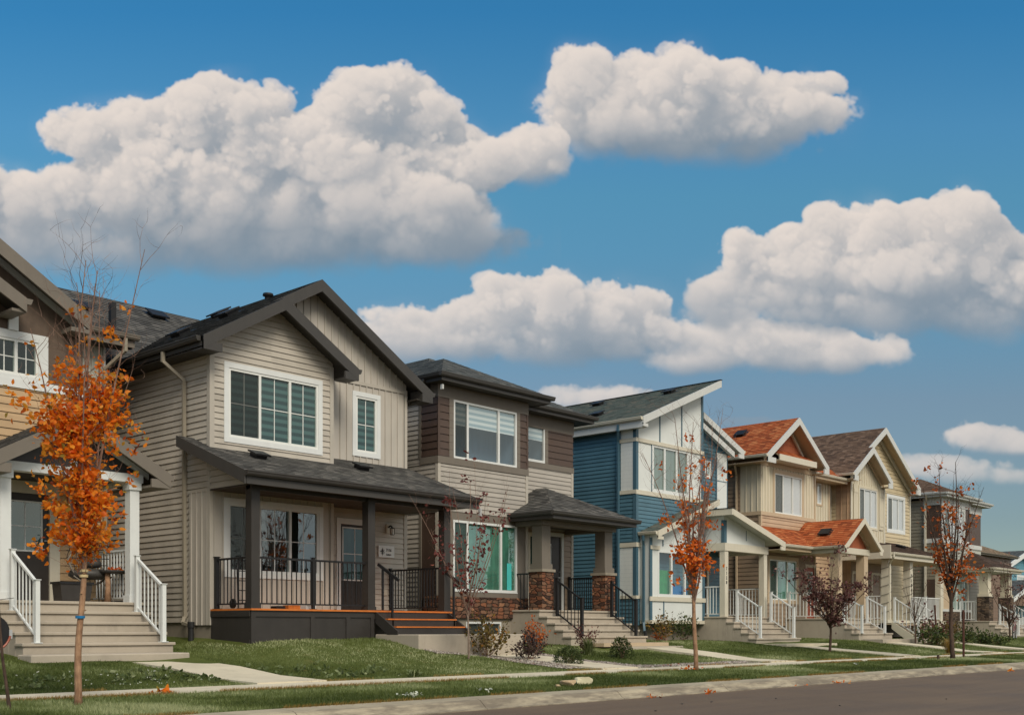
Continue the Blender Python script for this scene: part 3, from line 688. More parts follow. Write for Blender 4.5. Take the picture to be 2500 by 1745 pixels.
# cross wing of the roof towards the tan house
mb = MB(); mb.slab([(12.36, 22.95, 6.9), (15.0, 22.95, 6.9), (16.9, 27, 9.5), (12.36, 27, 9.5)], .12); r = obj('cross_roof', mb, [M['sh_black'], M['dark_soffit']], H)
vent(r, 12.95, 25.9, 6.9+.642*2.95, .642, 'y+', s=.36); vent(r, 15.3, 26.5, 6.9+.642*3.55, .642, 'y+', s=.4)
downspout(H, [(12.4, 21.2, 6.85), (12.4, 21.2, 6.66), (12.80, 21.05, 6.3), (12.82, 21.05, 1.32), (12.72, 20.95, 1.2), (12.70, 20.62, 1.14)], M['pipe_grey'])
mb = MB(); mb.tube([(12.70, 20.62, 1.2), (12.70, 20.6, .3)], .06, 10); mb.tube([(12.70, 20.61, 1.22), (12.70, 20.61, 1.1)], .075, 10); obj('rain_pipe', mb, M['pvc_black'], H)
obj('overflow_elbow', MB().tube([(16.22, 20.7, 6.85), (16.25, 20.7, 6.72), (16.14, 20.74, 6.62), (16.12, 20.76, 4.9)], .035, 8), M['dark_trim'], H)
# porch
PZ = .39; pz = lambda y: 4.13+PZ*(y-18.43)
mb = MB(); mb.slab([(12.55, 18.43, 4.13), (18.95, 18.43, 4.13), (18.95, 20.86, pz(20.86)), (12.55, 20.86, pz(20.86))], .1)
r = obj('porch_roof', mb, [M['sh_black'], M['dark_soffit']], H)
mb = MB()
mb.prism([(12.50, 18.40, 4.14), (12.50, 20.86, pz(20.86)+.005), (12.50, 20.86, pz(20.86)-.22), (12.50, 18.40, 3.88)], (.045, 0, 0)); mb.prism([(18.955, 18.40, 4.14), (18.955, 20.7, pz(20.7)+.005), (18.955, 20.7, pz(20.7)-.22), (18.955, 18.40, 3.88)], (.045, 0, 0))
mb.box(12.55, 18.95, 18.39, 18.43, 3.88, 4.12); obj('fascia', mb, M['dark_trim'], r)
gutter(r, (12.5, 18.385), (19.02, 18.385), 4.135, M['black_trim'] if 'black_trim' in M else M['porch_black'], (0, -1), .1)
vent(r, 13.75, 19.75, pz(19.75), PZ, 'y+', s=.3); vent(r, 16.75, 20.0, pz(20.0), PZ, 'y+', s=.3)
boxes(r, 'roof_flashing', M['silver'], (18.93, 18.99, 18.3, 18.36, 3.72, 3.9))
boxes(H, 'porch_beam', M['porch_black'], (12.9, 18.42, 18.80, 18.93, 3.84, 3.92))
boxes(H, 'porch_ceiling', M['dark_soffit'], (12.88, 18.9, 18.44, 20.19, 3.92, 3.95), (16.09, 18.9, 20.19, 20.79, 3.92, 3.95))
lap(H, 'porch_end_wall', [(18.8, 3.94), (20.19, 3.94), (20.19, pz(20.19)-.1), (18.8, pz(18.8)-.1)], 12.885, 'y', M['grey_siding'])
for xa in (12.9, 15.9, 18.2):
    mb = MB().box(xa, xa+.2, 18.75, 18.95, 1.475, 3.92); mb.box(xa-.02, xa+.22, 18.735, 18.97, 1.476, 1.56); obj('porch_post', mb, M['porch_black'], H)
boxes(H, 'porch_deck', M['porch_black'], (12.9, 16.08, 18.77, 20.18, 1.3, 1.44), (16.08, 18.42, 18.77, 20.78, 1.3, 1.44))
boxes(H, 'deck_boards', M['orange_wood'], (12.88, 18.43, 18.72, 20.19, 1.442, 1.478), (16.09, 18.43, 20.19, 20.79, 1.442, 1.478))
mb = MB().box(12.9, 16.08, 18.78, 18.8, .6, 1.3); mb.box(12.9, 12.92, 18.8, 20.18, .6, 1.3)
for z0_, z1_ in ((1.32, 1.44), (.72, .86)): mb.box(12.9, 16.08, 18.755, 18.779, z0_, z1_); mb.box(12.878, 12.899, 18.79, 20.18, z0_, z1_)
for xc in (12.9, 14.36, 15.3, 15.98): mb.box(xc, xc+.1, 18.754, 18.779, .86, 1.32)
mb.box(16.0, 16.08, 18.8, 20.1, .6, 1.4)
obj('porch_skirt', mb, M['porch_black'], H)
mb = MB()
for k, zt_ in enumerate((1.30, 1.13)): mb.box(16.2, 18.3, 18.72-.28*(k+1), 18.72-.28*k+.03, zt_-.03, zt_)
obj('stair_tread', mb, M['orange_wood'], H)
mb = MB()
for k, zt_ in enumerate((1.44, 1.27, 1.10)): mb.box(16.2, 18.3, 18.74-.28*k, 18.76-.28*k, zt_-.16, zt_)
for xa in (16.1, 18.3): mb.prism([(xa, 18.75, 1.46), (xa, 18.02, 1.02), (xa, 18.02, .95), (xa, 18.35, .95), (xa, 18.75, 1.2)], (.045, 0, 0))
obj('stair_stringer', mb, M['porch_black'], H)
railing(H, (13.1, 18.86, 1.478), (15.9, 18.86, 1.478), M['black_metal'], 1.02, (0, 0), .06, .12, .018, .1, extra=(.5,))
railing(H, (13.0, 18.95, 1.478), (13.0, 20.12, 1.478), M['black_metal'], 1.02, (0, 1), .08, .12, .018, .1)
railing(H, (18.32, 18.96, 1.478), (18.32, 20.78, 1.478), M['black_metal'], 1.02, (0, 1), .06, .1, .02, .1)
for xa in (16.36, 18.24):
    mb = MB(); mb.beam((xa, 18.95, 2.50), (xa, 18.28, 2.13), .045, .06); mb.box(xa-.02, xa+.02, 18.78, 18.82, 1.47, 2.42); mb.box(xa-.02, xa+.02, 18.46, 18.5, 1.13, 2.24); obj('handrail', mb, M['black_metal'], H)
mb = MB().box(16.1, 19.4, 17.35, 18.75, .3, .955); o = obj('step_pad', mb, M['concrete'], H); o.modifiers.new('edge', 'BEVEL').width = .015
lantern(H, XY(946, YR), YR-.016, HZ(17.3, YR, 1283))
boxes(H, 'outlet_cover', M['cream_trim'], (XY(932, YR), XY(944, YR), YR-.03, YR-.015, HZ(17, YR, 1450), HZ(17, YR, 1435)))
# house number board
x0, x1 = XY(921.5, YR), XY(959.5, YR); za, zb = HZ(17.2, YR, 1356), HZ(17.2, YR, 1326.5); y = YR-.05
s = boxes(H, 'number_board', M['white'], (x0, x1, y, YR-.017, za, zb), bevel=.004)
w_, h_ = x1-x0, zb-za
digits(s, '7116', h_*.36, M['ink'], (x0+w_*.46, y-.002, za+h_*.52), name='house_number', width=.84)
digits(s, "Gauthier's", h_*.19, M['ink'], (x0+w_*.46, y-.002, za+h_*.2), name='family_name', shear=.35, width=.72)
mb = MB()                       # inked emblem of looping leaves
def ring(cx, cz, rx, rz, rot, r):
    P_ = []
    for k in range(25): t = 2*math.pi*k/24; u, v = rx*math.cos(t), rz*math.sin(t); P_.append((x0+w_*(cx+u*math.cos(rot)-v*math.sin(rot)), y-.002, za+h_*(cz+(u*math.sin(rot)+v*math.cos(rot))*1.3)))
    mb.tube(P_, r, 4, cap=False)
for a in ((.2, .38, .09, .05, -.9), (.28, .38, .09, .05, .9), (.24, .5, .07, .04, 1.5), (.2, .58, .06, .035, -.7), (.29, .58, .06, .035, .7), (.24, .66, .05, .03, 1.57)): ring(*a, .0045)
mb.tube([(x0+w_*.24, y-.002, za+h_*.16), (x0+w_*.24, y-.002, za+h_*.8)], .005, 4); mb.tube([(x0+w_*.08, y-.002, za+h_*.54), (x0+w_*.17, y-.002, za+h_*.5)], .008, 4); obj('emblem', mb, M['ink'], s)
obj('rule', MB().box(x0+w_*.5, x0+w_*.85, y-.002, y, za+h_*.44, za+h_*.452), M['cream_trim'], s)

# ================================================================== grey and brown hipped house
H = thing('brown_panel_house', 'grey house with dark brown panels, hipped roof and stone based porch columns', 'house', (23.4, 21, 0), 'houses along the street')
XL, XB, XR, YB, YR = 20.16, 23.63, 26.5, 21.0, 21.7
zc = lambda py: HZ(XL, YB, py)
boxes(H, 'foundation', M['parging'], (XL+.03, XL+.06, YB+.04, 31.9, .2, 1.37), (XB, XR, YR+.02, YR+.05, 1.2, 1.7)); bw = (XY(1140, YB), XY(1225, YB)); flat(H, 'foundation', rect(XL+.03, XB+.2, .2, 1.37), YB+.03, 'x', M['parging'], [(*bw, .8, 1.27)])
side = YX(1030, XL)
lap(H, 'side_wall', rect(YB, 32, 1.3, 5.42), XL, 'y', M['taupe_siding'], [(YB+.1, side, 1.45, 4.1)]); lap(H, 'side_wall', rect(side, 32, 5.42, 7.42), XL, 'y', M['taupe_siding'])
lap(H, 'side_panel', rect(YB, side, 5.56, 7.09), XL-.012, 'y', M['brown_panel'], (), .19); flat(H, 'side_panel', rect(YB+.1, side, 1.45, 4.1), XL-.004, 'y', M['brown_panel'])
ww = (XY(1106, YB), XY(1260.5, YB)); wz = (HZ(ww[0], YB, 1118), HZ(ww[0], YB, 974.5))
lap(H, 'front_panel', rect(XL, XB, 5.56, 7.09), YB-.012, 'x', M['brown_panel'], [(*ww, *wz)], .19)
lw = (XY(1106, YB), XY(1262, YB)); lz = (HZ(lw[0], YB, 1441), HZ(lw[0], YB, 1268))
lap(H, 'wall', rect(XL, XB, 4.15, 5.42), YB, 'x', M['taupe_siding'])
flat(H, 'wall', rect(XL, XB, 1.92, 4.15), YB, 'x', M['taupe_trim'], [(*lw, *lz)])
boxes(H, 'stone_ledge', M['stone'], (XL-.05, XB, YB-.05, YB, 1.36, 1.93), (XL-.05, XL, YB, YB+.5, 1.36, 1.93))
boxes(H, 'frieze', M['taupe_trim'], (XL-.03, XB+.03, YB-.03, YB-.001, 7.09, 7.42), (XL-.03, XL-.001, YB, side+.05, 7.09, 7.42), (XB, XR+.03, YR-.03, YR-.001, 6.97, 7.42))
boxes(H, 'belt_trim', M['taupe_trim'], (XL-.035, XB+.03, YB-.036, YB-.001, 5.38, 5.56), (XL-.035, XL-.001, YB, side+.05, 5.38, 5.56), (XB, XR+.03, YR-.034, YR-.001, 5.81, 5.97),
      (XL-.03, XL-.001, side, side+.1, 5.56, 7.09), (ww[0]-.16, ww[0], YB-.03, YB-.013, 5.56, 7.09), (ww[1], ww[1]+.13, YB-.03, YB-.013, 5.56, 7.09), (XL-.03, XL-.001, side, side+.08, 1.4, 4.2), (XL-.03, XL-.001, YB, side, 4.1, 4.2))
boxes(H, 'corner_trim', M['brown_panel'], (XL-.03, XL+.05, YB-.03, YB-.013, 5.57, 7.085), (XB-.05, XB+.02, YB-.03, YB-.013, 5.57, 7.085)); corner(H, XL, YB, 1.95, 5.38, M['grey_trim'], .08)
boxes(H, 'corner_trim', M['grey_trim'], (XB-.08, XB+.015, YB-.024, YB-.001, 1.95, 5.38), (XR-.08, XR+.015, YR-.024, YR-.001, 1.6, 5.81))
boxes(H, 'return_wall', M['taupe_trim'], (XB-.05, XB-.001, YB+.003, YR, 1.4, 7.4), (XR-.05, XR-.001, YR+.003, 31.9, 1.4, 7.4), (XL, XR, 31.9, 32, 1.3, 7.4))
rw = (XY(1276, YR), XY(1329, YR)); rz = (5.98, HZ(rw[1], YR, 1040))
lap(H, 'front_panel', rect(XB, XR, 5.97, 6.97), YR-.012, 'x', M['brown_panel'], [(*rw, *rz)], .19); lap(H, 'wall', rect(XB, XR, 4.0, 5.81), YR, 'x', M['taupe_siding'])
boxes(H, 'belt_trim', M['taupe_trim'], (rw[1], rw[1]+.14, YR-.03, YR-.013, 5.97, 6.97))
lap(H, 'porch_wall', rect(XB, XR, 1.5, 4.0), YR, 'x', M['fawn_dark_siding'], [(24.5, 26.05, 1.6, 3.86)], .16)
window(H, *ww, *wz, YB-.012, (.215, .705), 0, 'white', 'white', blind='zebra_light', bz=.42, back='dim_sky', screen=0, pane='glass_clear', fw=.06)
window(H, *rw, *rz, YR-.012, (), 0, 'white', 'white', blind='zebra_light', bz=.42, back='dim_sky', pane='glass_clear', fw=.06)
window(H, *lw, *lz, YB, (.215, .74), 0, 'white', 'white', blind='room_green', pane='glass_refl', screen=0, fw=.06)
obj('window_sticker', MB().box(XY(1239, YB), XY(1250, YB), YB+.02, YB+.024, HZ(23, YB, 1440), HZ(23, YB, 1375)), M['poster_teal'], H)
window(H, *bw, .8, 1.27, YB+.03, (.5,), 0, 'white', 'white', blind='dim', fw=.05)
boxes(H, 'side_light_post', M['cream_trim'], (24.97, 25.05, YR-.03, YR-.001, 1.6, 3.86))
window(H, 24.5, 24.97, 1.62, 3.84, YR, (), .06, 'cream_trim', 'cream_trim', blind='dim_teal', pane='glass_refl')
door(H, 25.06, 25.95, 1.62, 3.84, YR, 'door_dark', .1, 'shade_grey', (.2, .5, .5, .9), (1, 1), 'glass')
hip(H, 19.89, 27.0, 21.25, 32.3, HZ(27, 21.25, 1019), .49, 'sh_slate', 'dark_trim')
hip(H, 19.86, 24.12, 20.55, 26, HZ(19.89, 20.55, 907.4), .49, 'sh_slate', 'dark_trim', name='bay_roof')
ze = HZ(22.88, 19.4, 1245.5)
r = hip(H, 22.88, 26.65, 19.4, 21.69, ze, .49, 'sh_black', 'dark_trim', name='porch_roof')
boxes(H, 'porch_beam', M['taupe_trim'], (23.1, 26.42, 19.98, 20.3, ze-.32, ze-.19), (23.1, 23.4, 20.3, 20.98, ze-.32, ze-.19), (26.1, 26.42, 20.3, 21.68, ze-.32, ze-.19))
for xa in (23.12, 25.92):
    y0 = 20.0; mb = MB().box(xa+.06, xa+.42, y0+.06, y0+.42, 2.72, ze-.32); mb.box(xa+.02, xa+.46, y0+.02, y0+.46, 2.72, 2.86); o = obj('porch_column', mb, M['taupe_trim'], H)
    obj('stone_pier', MB().box(xa, xa+.48, y0, y0+.48, 1.6, 2.64), M['stone'], o); obj('pier_cap', MB().box(xa-.04, xa+.52, y0-.04, y0+.52, 2.64, 2.715), M['parging'], o)
steps(H, 22.95, 26.4, 19.98, 1.6, 5, .28, .18, M['concrete'], .3, 21.69)
o = boxes(H, 'step_pad', M['concrete'], (24.0, 26.75, 17.85, 18.83, .25, .6), bevel=.012); boxes(H, 'timber_step', M['fawn_trim'], (23.6, 26.6, 18.25, 18.84, .602, .7))
for xa in (23.5, 25.95): railing(H, (xa, 19.78, 1.42), (xa, 18.92, .88), M['black_metal'], .98, (1, 1), .075, .12, .018)
railing(H, (23.2, 20.5, 1.6), (23.2, 20.98, 1.6), M['black_metal'], 1.0, (1, 0), .06, .1, .018); railing(H, (26.3, 20.5, 1.6), (26.3, 21.66, 1.6), M['black_metal'], 1.0, (0, 1), .06, .08, .02)
downspout(H, [(19.86, 22.2, 7.4), (20.08, 22.3, 7.0), (20.1, 22.3, .9)], M['taupe_trim']); boxes(H, 'outlet_cover', M['shade_grey'], (19.95, 20.0, 20.62, 20.7, 7.2, 7.32))
# ================================================================== blue house
H = thing('blue_house', 'blue siding house with white panels and steep single slope roof', 'house', (32.3, 21.2, 0), 'houses along the street')
XL, XB, XR, YB, YR = 29.08, 32.93, 35.6, 21.2, 21.9; SH = .41
ze = HZ(28.84, 20.8, 1016); zt = lambda x: ze+SH*(x-28.84)
boxes(H, 'foundation', M['parging'], (XL+.03, XR-.03, YB+.05, 31.9, .2, 1.3))
ps = YX(1516.5, XL)
lap(H, 'side_wall', rect(YB, 32, 1.2, 7.5), XL, 'y', M['blue_siding'])
flat(H, 'side_panel', rect(YB+.06, ps, 5.5, 7.45), XL-.018, 'y', M['panel_white']); flat(H, 'side_panel', rect(YB+.06, ps+.05, 2.15, 3.72), XL-.018, 'y', M['panel_white'])
boxes(H, 'panel_trim', M['cream_trim'], (XL-.045, XL, YB+.0, ps+.06, 5.4, 5.52), (XL-.045, XL, YB, ps+.06, 7.06, 7.18), (XL-.045, XL, YB, ps+.08, 3.70, 3.84), (XL-.045, XL, YB, ps+.08, 2.05, 2.15))
ww = (XY(1593, YB), XY(1680, YB)); wz = (HZ(ww[0], YB, 1197), HZ(ww[0], YB, 1085))
flat(H, 'wall_panel', [(XL, 5.5), (XB, 5.5), (XB, zt(XB)-.12), (XL, zt(XL)-.12)], YB, 'x', M['panel_white'], [(*ww, *wz)])
lap(H, 'wall', rect(XL, XB, 1.2, 5.42), YB, 'x', M['blue_siding'])
boxes(H, 'panel_trim', M['cream_trim'], (XL-.045, XB+.05, YB-.046, YB-.001, 5.38, 5.52), (XL-.045, XB+.05, YB-.046, YB-.001, 7.06, 7.18), (XL-.046, XL+.55, YB-.046, YB-.001, 3.70, 3.84), (XL-.046, XL+.5, YB-.045, YB-.001, 2.05, 2.15))
boxes(H, 'wall_panel', M['panel_white'], (XL+.06, XL+.45, YB-.02, YB-.001, 2.15, 3.70))
boxes(H, 'corner_trim', M['blue_trim'], (XL-.03, XL+.09, YB-.03, YB-.001, 1.2, 7.8), (XL-.03, XL-.001, YB, YB+.1, 1.2, 7.45), (XB-.08, XB+.02, YB-.03, YB-.001, 3.9, zt(XB)-.15), (XB-.001, XB+.02, YB, YR, 3.9, 9.2), (ww[0]-.07, ww[0]-.02, YB-.025, YB-.001, 5.53, 7.05))
mb = MB()
for px in (1610.5, 1664): x = XY(px, YB); mb.box(x-.025, x+.025, YB-.02, YB-.001, 7.19, zt(x)-.15)
mb.box(ww[1]+.02, ww[1]+.06, YB-.02, YB-.001, 5.53, 7.05); obj('panel_joint', mb, M['blue_trim'], H)
window(H, *ww, *wz, YB, (1/3, 2/3), .05, 'white', 'white', blind='grey_reflection', pane='glass_refl', back='dim_teal', fw=.07)
mb = MB(); tx = 33.36; mb.slab([(28.82, 20.78, zt(28.82)), (tx, 20.78, zt(tx)), (tx, 32.3, zt(tx)), (28.82, 32.3, zt(28.82))], .1); r = obj('roof', mb, [M['sh_green'], M['shade_grey']], H)
mb = MB(); rake(mb, 28.82, zt(28.82)+.005, tx, zt(tx)+.005, 20.72, 20.775, .24); mb.box(tx, tx+.04, 20.72, 32.3, zt(tx)-.24, zt(tx)+.0); mb.box(28.82, 28.85, 20.78, 32.3, 7.43, zt(28.82)-.01); mb.box(28.82, XL, 20.724, 20.776, zt(28.82)-.3, zt(28.82)-.2); obj('rake_board', mb, M['shade_grey'], r)
boxes(r, 'soffit', M['shade_grey'], (28.85, XL-.002, 20.8, 32, 7.44, 7.47)); gutter(r, (28.82, 20.75), (28.82, 32.2), zt(28.82), M['cream_trim'], (-1, 0)); boxes(r, 'ridge_cap', M['black_metal'], (tx-.06, tx+.06, 20.7, 32.3, zt(tx)+.012, zt(tx)+.03))
vent(r, 32.5, 22.25, zt(32.5), SH, 'x+', s=.36); vent(r, 32.5, 25.4, zt(32.5), SH, 'x+', s=.36); vent(r, 30.3, 23.7, zt(30.3), SH, 'x+', s=.36)
downspout(H, [(28.8, 21.7, 7.6), (28.8, 21.7, 7.42), (29.0, 21.85, 7.1), (29.0, 21.85, 1.0)], M['blue_trim'], .08)
# lower right half
zr2 = lambda x: 8.65-.38*(x-33.36)
lap(H, 'wall', [(XB, 3.9), (XR, 3.9), (XR, zr2(XR)-.1), (XB, zr2(XB)-.1)], YR, 'x', M['blue_siding'], [(XY(1722, YR), XY(1734, YR), HZ(34, YR, 1161), HZ(34, YR, 1126))])
window(H, XY(1722, YR), XY(1734, YR), HZ(34, YR, 1161), HZ(34, YR, 1126), YR, (), .06, 'white', blind='zebra_light', pane='glass_clear')
boxes(H, 'wall_panel', M['panel_white'], (XY(1749, YR), XR, YR-.03, YR-.001, 4.1, 7.45)); boxes(H, 'panel_joint', M['blue_trim'], (XY(1749, YR), XR, YR-.036, YR-.031, 6.42, 6.45), (XY(1749, YR), XR, YR-.036, YR-.031, 4.6, 4.63), (XY(1749, YR)-.06, XY(1749, YR)-.001, YR-.034, YR-.001, 4, 7.5), (XR-.001, XR+.04, YR-.034, YR+.1, 1.3, 7.5))
mb = MB(); mb.slab([(33.40, 21.5, zr2(33.4)), (36.1, 21.5, zr2(36.1)), (36.1, 32.2, zr2(36.1)), (33.4, 32.2, zr2(33.4))], .1); r = obj('side_roof', mb, [M['sh_green'], M['shade_grey']], H)
mb = MB(); rake(mb, 33.4, zr2(33.4)+.004, 36.1, zr2(36.1)+.004, 21.44, 21.495, .22); rake(mb, 33.0, 8.28, 35.2, 8.28-.38*2.2, 21.3, 21.42, .2); mb.box(35.75, 36.1, 21.441, 21.496, zr2(36.1)-.3, zr2(36.1)-.15); obj('rake_board', mb, M['shade_grey'], r); gutter(r, (36.1, 21.45), (36.1, 32), zr2(36.1), M['cream_trim'], (1, 0))
boxes(H, 'back_wall', M['blue_trim'], (XR-.05, XR-.001, YR+.002, 31.9, 1.3, 7.5), (XL, XR, 31.9, 32, 1.2, 7.4), (XB-.05, XB-.001, YB+.003, 31.5, 7.5, 9.2))
# window box with its own little shed roof
WX0, WX1, WY = 29.28, 32.4, 20.8; zb = HZ(29.2, 20.5, 1296); zq = lambda x: zb+.36*(x-29.2)
lw = (XY(1606, WY), XY(1704, WY)); lz = (HZ(lw[0], WY, 1454), HZ(lw[0], WY, 1342))
flat(H, 'box_panel', [(WX0, 1.35), (WX1, 1.35), (WX1, zq(WX1)-.08), (WX0, zq(WX0)-.08)], WY, 'x', M['panel_white'], [(*lw, *lz)])
boxes(H, 'box_side', M['panel_white'], (WX0, WX0+.03, WY+.002, YB-.002, 1.35, zq(WX0)), (WX1-.03, WX1-.001, WY+.002, YB-.002, 1.35, zq(WX1)))
boxes(H, 'box_trim', M['cream_trim'], (WX0-.05, WX1+.05, WY-.05, WY-.001, 1.25, 1.36), (WX0-.05, WX1+.05, WY-.048, WY-.001, HZ(29.3, WY, 1466), HZ(29.3, WY, 1455)), (WX0-.05, WX0, WY, YB-.05, 1.25, 1.36), (WX0-.02, WX0+.5, WY-.047, WY-.001, 3.62, 3.74))
x = XY(1620, WY); boxes(H, 'panel_joint', M['blue_trim'], (x-.02, x+.02, WY-.02, WY-.001, 1.37, HZ(29.3, WY, 1466)), (WX0-.03, WX0+.09, WY-.03, WY-.001, 1.37, zq(WX0)-.2), (WX1-.1, WX1+.02, WY-.03, WY-.001, 1.37, 4.6), (XY(1618, WY)-.02, XY(1618, WY)+.02, WY-.02, WY-.001, 3.75, 4.2), (XY(1710, WY)-.03, XY(1710, WY)+.03, WY-.02, WY-.001, 3.75, 4.9))
window(H, *lw, *lz, WY, (1/3, 2/3), .0, 'white', 'white', blind=None, back='room_tan', pane='glass', fw=.07)
obj('green_curtain', MB().box(lw[0]+.05, lw[0]+.95, WY+.16, WY+.18, lz[0], lz[0]+.85), M['poster_green'], H); obj('blue_curtain', MB().box(lw[0]+1.0, lw[0]+1.9, WY+.15, WY+.17, lz[0], lz[0]+.36), M['poster_blue'], H)
mb = MB(); mb.slab([(29.2, 20.48, zq(29.2)), (32.8, 20.48, zq(32.8)), (32.8, 21.19, zq(32.8)), (29.2, 21.19, zq(29.2))], .08); r = obj('box_roof', mb, [M['sh_green'], M['cream_trim']], H)
mb = MB(); rake(mb, 29.2, zq(29.2)+.004, 32.8, zq(32.8)+.004, 20.42, 20.475, .2); mb.box(29.2, 29.5, 20.424, 20.476, zq(29.2)-.25, zq(29.2)-.15); obj('rake_board', mb, M['cream_trim'], r); gutter(r, (29.2, 20.45), (29.2, 21.15), zq(29.2), M['cream_trim'], (-1, 0))
downspout(H, [(29.12, 20.95, 4.05), (29.12, 20.95, 3.9), (29.2, 20.99, 3.75), (29.2, 20.99, 1.3), (29.12, 20.9, 1.0)], M['blue_trim'], .07); obj('rain_pipe', MB().tube([(29.1, 20.85, 1.02), (29.05, 20.8, .6)], .05, 8), M['pvc_black'], H)
# porch
za = HZ(32.2, 19.6, 1242); pzf = lambda x: za-.262*(x-32.25); PF = 20.0
mb = MB(); mb.slab([(32.2, 19.6, pzf(32.2)), (35.7, 19.6, pzf(35.7)), (35.7, 21.89, pzf(35.7)), (32.2, 21.89, pzf(32.2))], .08); r = obj('porch_roof', mb, [M['sh_green'], M['shade_grey']], H)
mb = MB(); rake(mb, 32.2, pzf(32.2)+.004, 35.7, pzf(35.7)+.004, 19.54, 19.595, .2); mb.box(32.14, 32.195, 19.54, 21.85, pzf(32.2)-.2, pzf(32.2)); mb.box(35.4, 35.7, 19.545, 19.596, pzf(35.7)-.28, pzf(35.7)-.15); obj('rake_board', mb, M['cream_trim'], r)
boxes(r, 'ridge_cap', M['black_metal'], (32.12, 32.26, 19.52, 21.85, pzf(32.2)+.012, pzf(32.2)+.03)); gutter(r, (35.7, 19.6), (35.7, 21.8), pzf(35.7), M['cream_trim'], (1, 0), .09)
mb = MB(); mb.prism([(32.46, PF+.04, 3.96), (35.15, PF+.04, 3.96), (35.15, PF+.04, pzf(35.15)-.09), (32.46, PF+.04, pzf(32.46)-.09)], (0, .04, 0)); mb.box(32.47, 32.51, PF+.08, 21.15, 3.96, pzf(32.46)-.1); obj('gable_panel', mb, M['panel_white'], r)
boxes(r, 'panel_joint', M['blue_trim'], (32.43, 32.58, PF+.015, PF+.039, 3.97, pzf(32.5)-.25), (32.43, 32.455, PF+.04, PF+.14, 3.97, pzf(32.5)-.25), (33.85, 33.88, PF+.03, PF+.039, 4.1, pzf(33.9)-.15))
boxes(H, 'porch_beam', M['cream_trim'], (32.4, 35.25, PF-.03, PF+.22, 3.7, 3.955), (32.4, 32.62, PF+.22, 21.18, 3.7, 3.955), (35.03, 35.25, PF+.22, 21.88, 3.7, 3.955)); boxes(H, 'porch_ceiling', M['shade_grey'], (32.62, 35.03, PF+.22, 21.88, 3.86, 3.88))
for xa in (32.43, 35.0): obj('porch_column', MB().box(xa, xa+.22, PF, PF+.2, 1.5, 3.7), M['cream_trim'], H)
digits(H, '7128', .15, M['ink'], (32.54, PF-.004, 3.05), vertical=True)
lap(H, 'porch_wall', rect(XB, XR, 1.4, 3.9), YR, 'x', M['blue_siding'], [(33.4, 34.3, 1.5, 3.6)]); door(H, 33.4, 34.3, 1.52, 3.58, YR, 'door_dark', .1, 'cream_trim', (.2, .8, .5, .92), (2, 2), 'glass')
steps(H, 32.35, 35.35, 19.9, 1.5, 5, .28, .18, M['concrete'], .3, 21.88)
for xa in (32.75, 35.0): railing(H, (xa, 19.72, 1.32), (xa, 18.85, .78), M['white'], 1.0, (1, 1), .08, .13, .022)
railing(H, (32.5, 20.25, 1.5), (32.5, 21.1, 1.5), M['white'], 1.0, (0, 1), .08, .12, .022); railing(H, (35.2, 20.2, 1.5), (35.2, 21.86, 1.5), M['white'], 1.0, (0, 0), .07, .12, .022)
boxes(H, 'step_pad', M['walk'], (32.4, 35.9, 17.7, 18.6, .3, .6))
# ================================================================== orange roofed house
H = thing('orange_roof_house', 'beige and fawn house with bright orange shingle roofs and a gabled porch', 'house', (41, 21.8, 0), 'houses along the street')
XL, XB, XR, YB, YR = 37.9, 42.25, 44.7, 21.8, 22.4; SG = .68; GX = 39.75; GZ = HZ(39.7, 21.2, 1019.6); zg = lambda x: GZ-SG*abs(x-GX)
boxes(H, 'foundation', M['parging'], (XL+.03, XR-.03, YB+.03, 31.9, .2, 1.3)); ps = YX(1808, XL)
lap(H, 'side_wall', rect(YB, 32, 1.2, 7.4), XL, 'y', M['fawn_dark_siding'], (), .16); flat(H, 'side_boards', rect(YB, ps, 5.57, 7.34), XL-.02, 'y', M['beige_board'], (), .25)
ww = (XY(1891, YB), XY(1957, YB)); wz = (HZ(ww[0], YB, 1251), HZ(ww[0], YB, 1154))
flat(H, 'board_wall', rect(XL, XB, 5.57, 7.34), YB, 'x', M['beige_board'], [(*ww, *wz)], .22)
lap(H, 'wall', rect(XL, XB, 4.2, 5.44), YB, 'x', M['fawn_siding'], (), .16); lw = (XY(1878, YB), XY(1944, YB)); lz = (HZ(lw[0], YB, 1463), HZ(lw[0], YB, 1364))
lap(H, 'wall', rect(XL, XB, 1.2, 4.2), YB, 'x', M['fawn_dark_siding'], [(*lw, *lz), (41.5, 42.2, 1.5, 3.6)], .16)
boxes(H, 'belt_trim', M['fawn_trim'], (XL-.04, XB+.03, YB-.04, YB-.001, 5.43, 5.57), (XL-.04, XL-.001, YB, ps+.05, 5.43, 5.57), (XL-.04, XB+.03, YB-.04, YB-.001, 7.34, 7.52), (XL-.04, XL-.001, YB, ps+.05, 7.34, 7.52), (XB, XR, YR-.035, YR-.001, 5.43, 5.6)); corner(H, XL, YB, 1.3, 5.42, M['fawn_trim'], .08)
boxes(H, 'corner_trim', M['fawn_trim'], (XB-.08, XB+.02, YB-.03, YB-.001, 1.4, 7.3), (XR-.08, XR+.02, YR-.03, YR-.001, 1.4, 7.3)); boxes(H, 'return_wall', M['fawn_trim'], (XB-.05, XB-.001, YB, YR, 1.4, 7.4), (XR-.05, XR-.001, YR+.003, 31.9, 1.4, 7.4), (XL, XR, 31.9, 32, 1.3, 7.4))
nw = (XY(1994, YR), XY(2005, YR)); nz = (HZ(nw[0], YR, 1229), HZ(nw[0], YR, 1178))
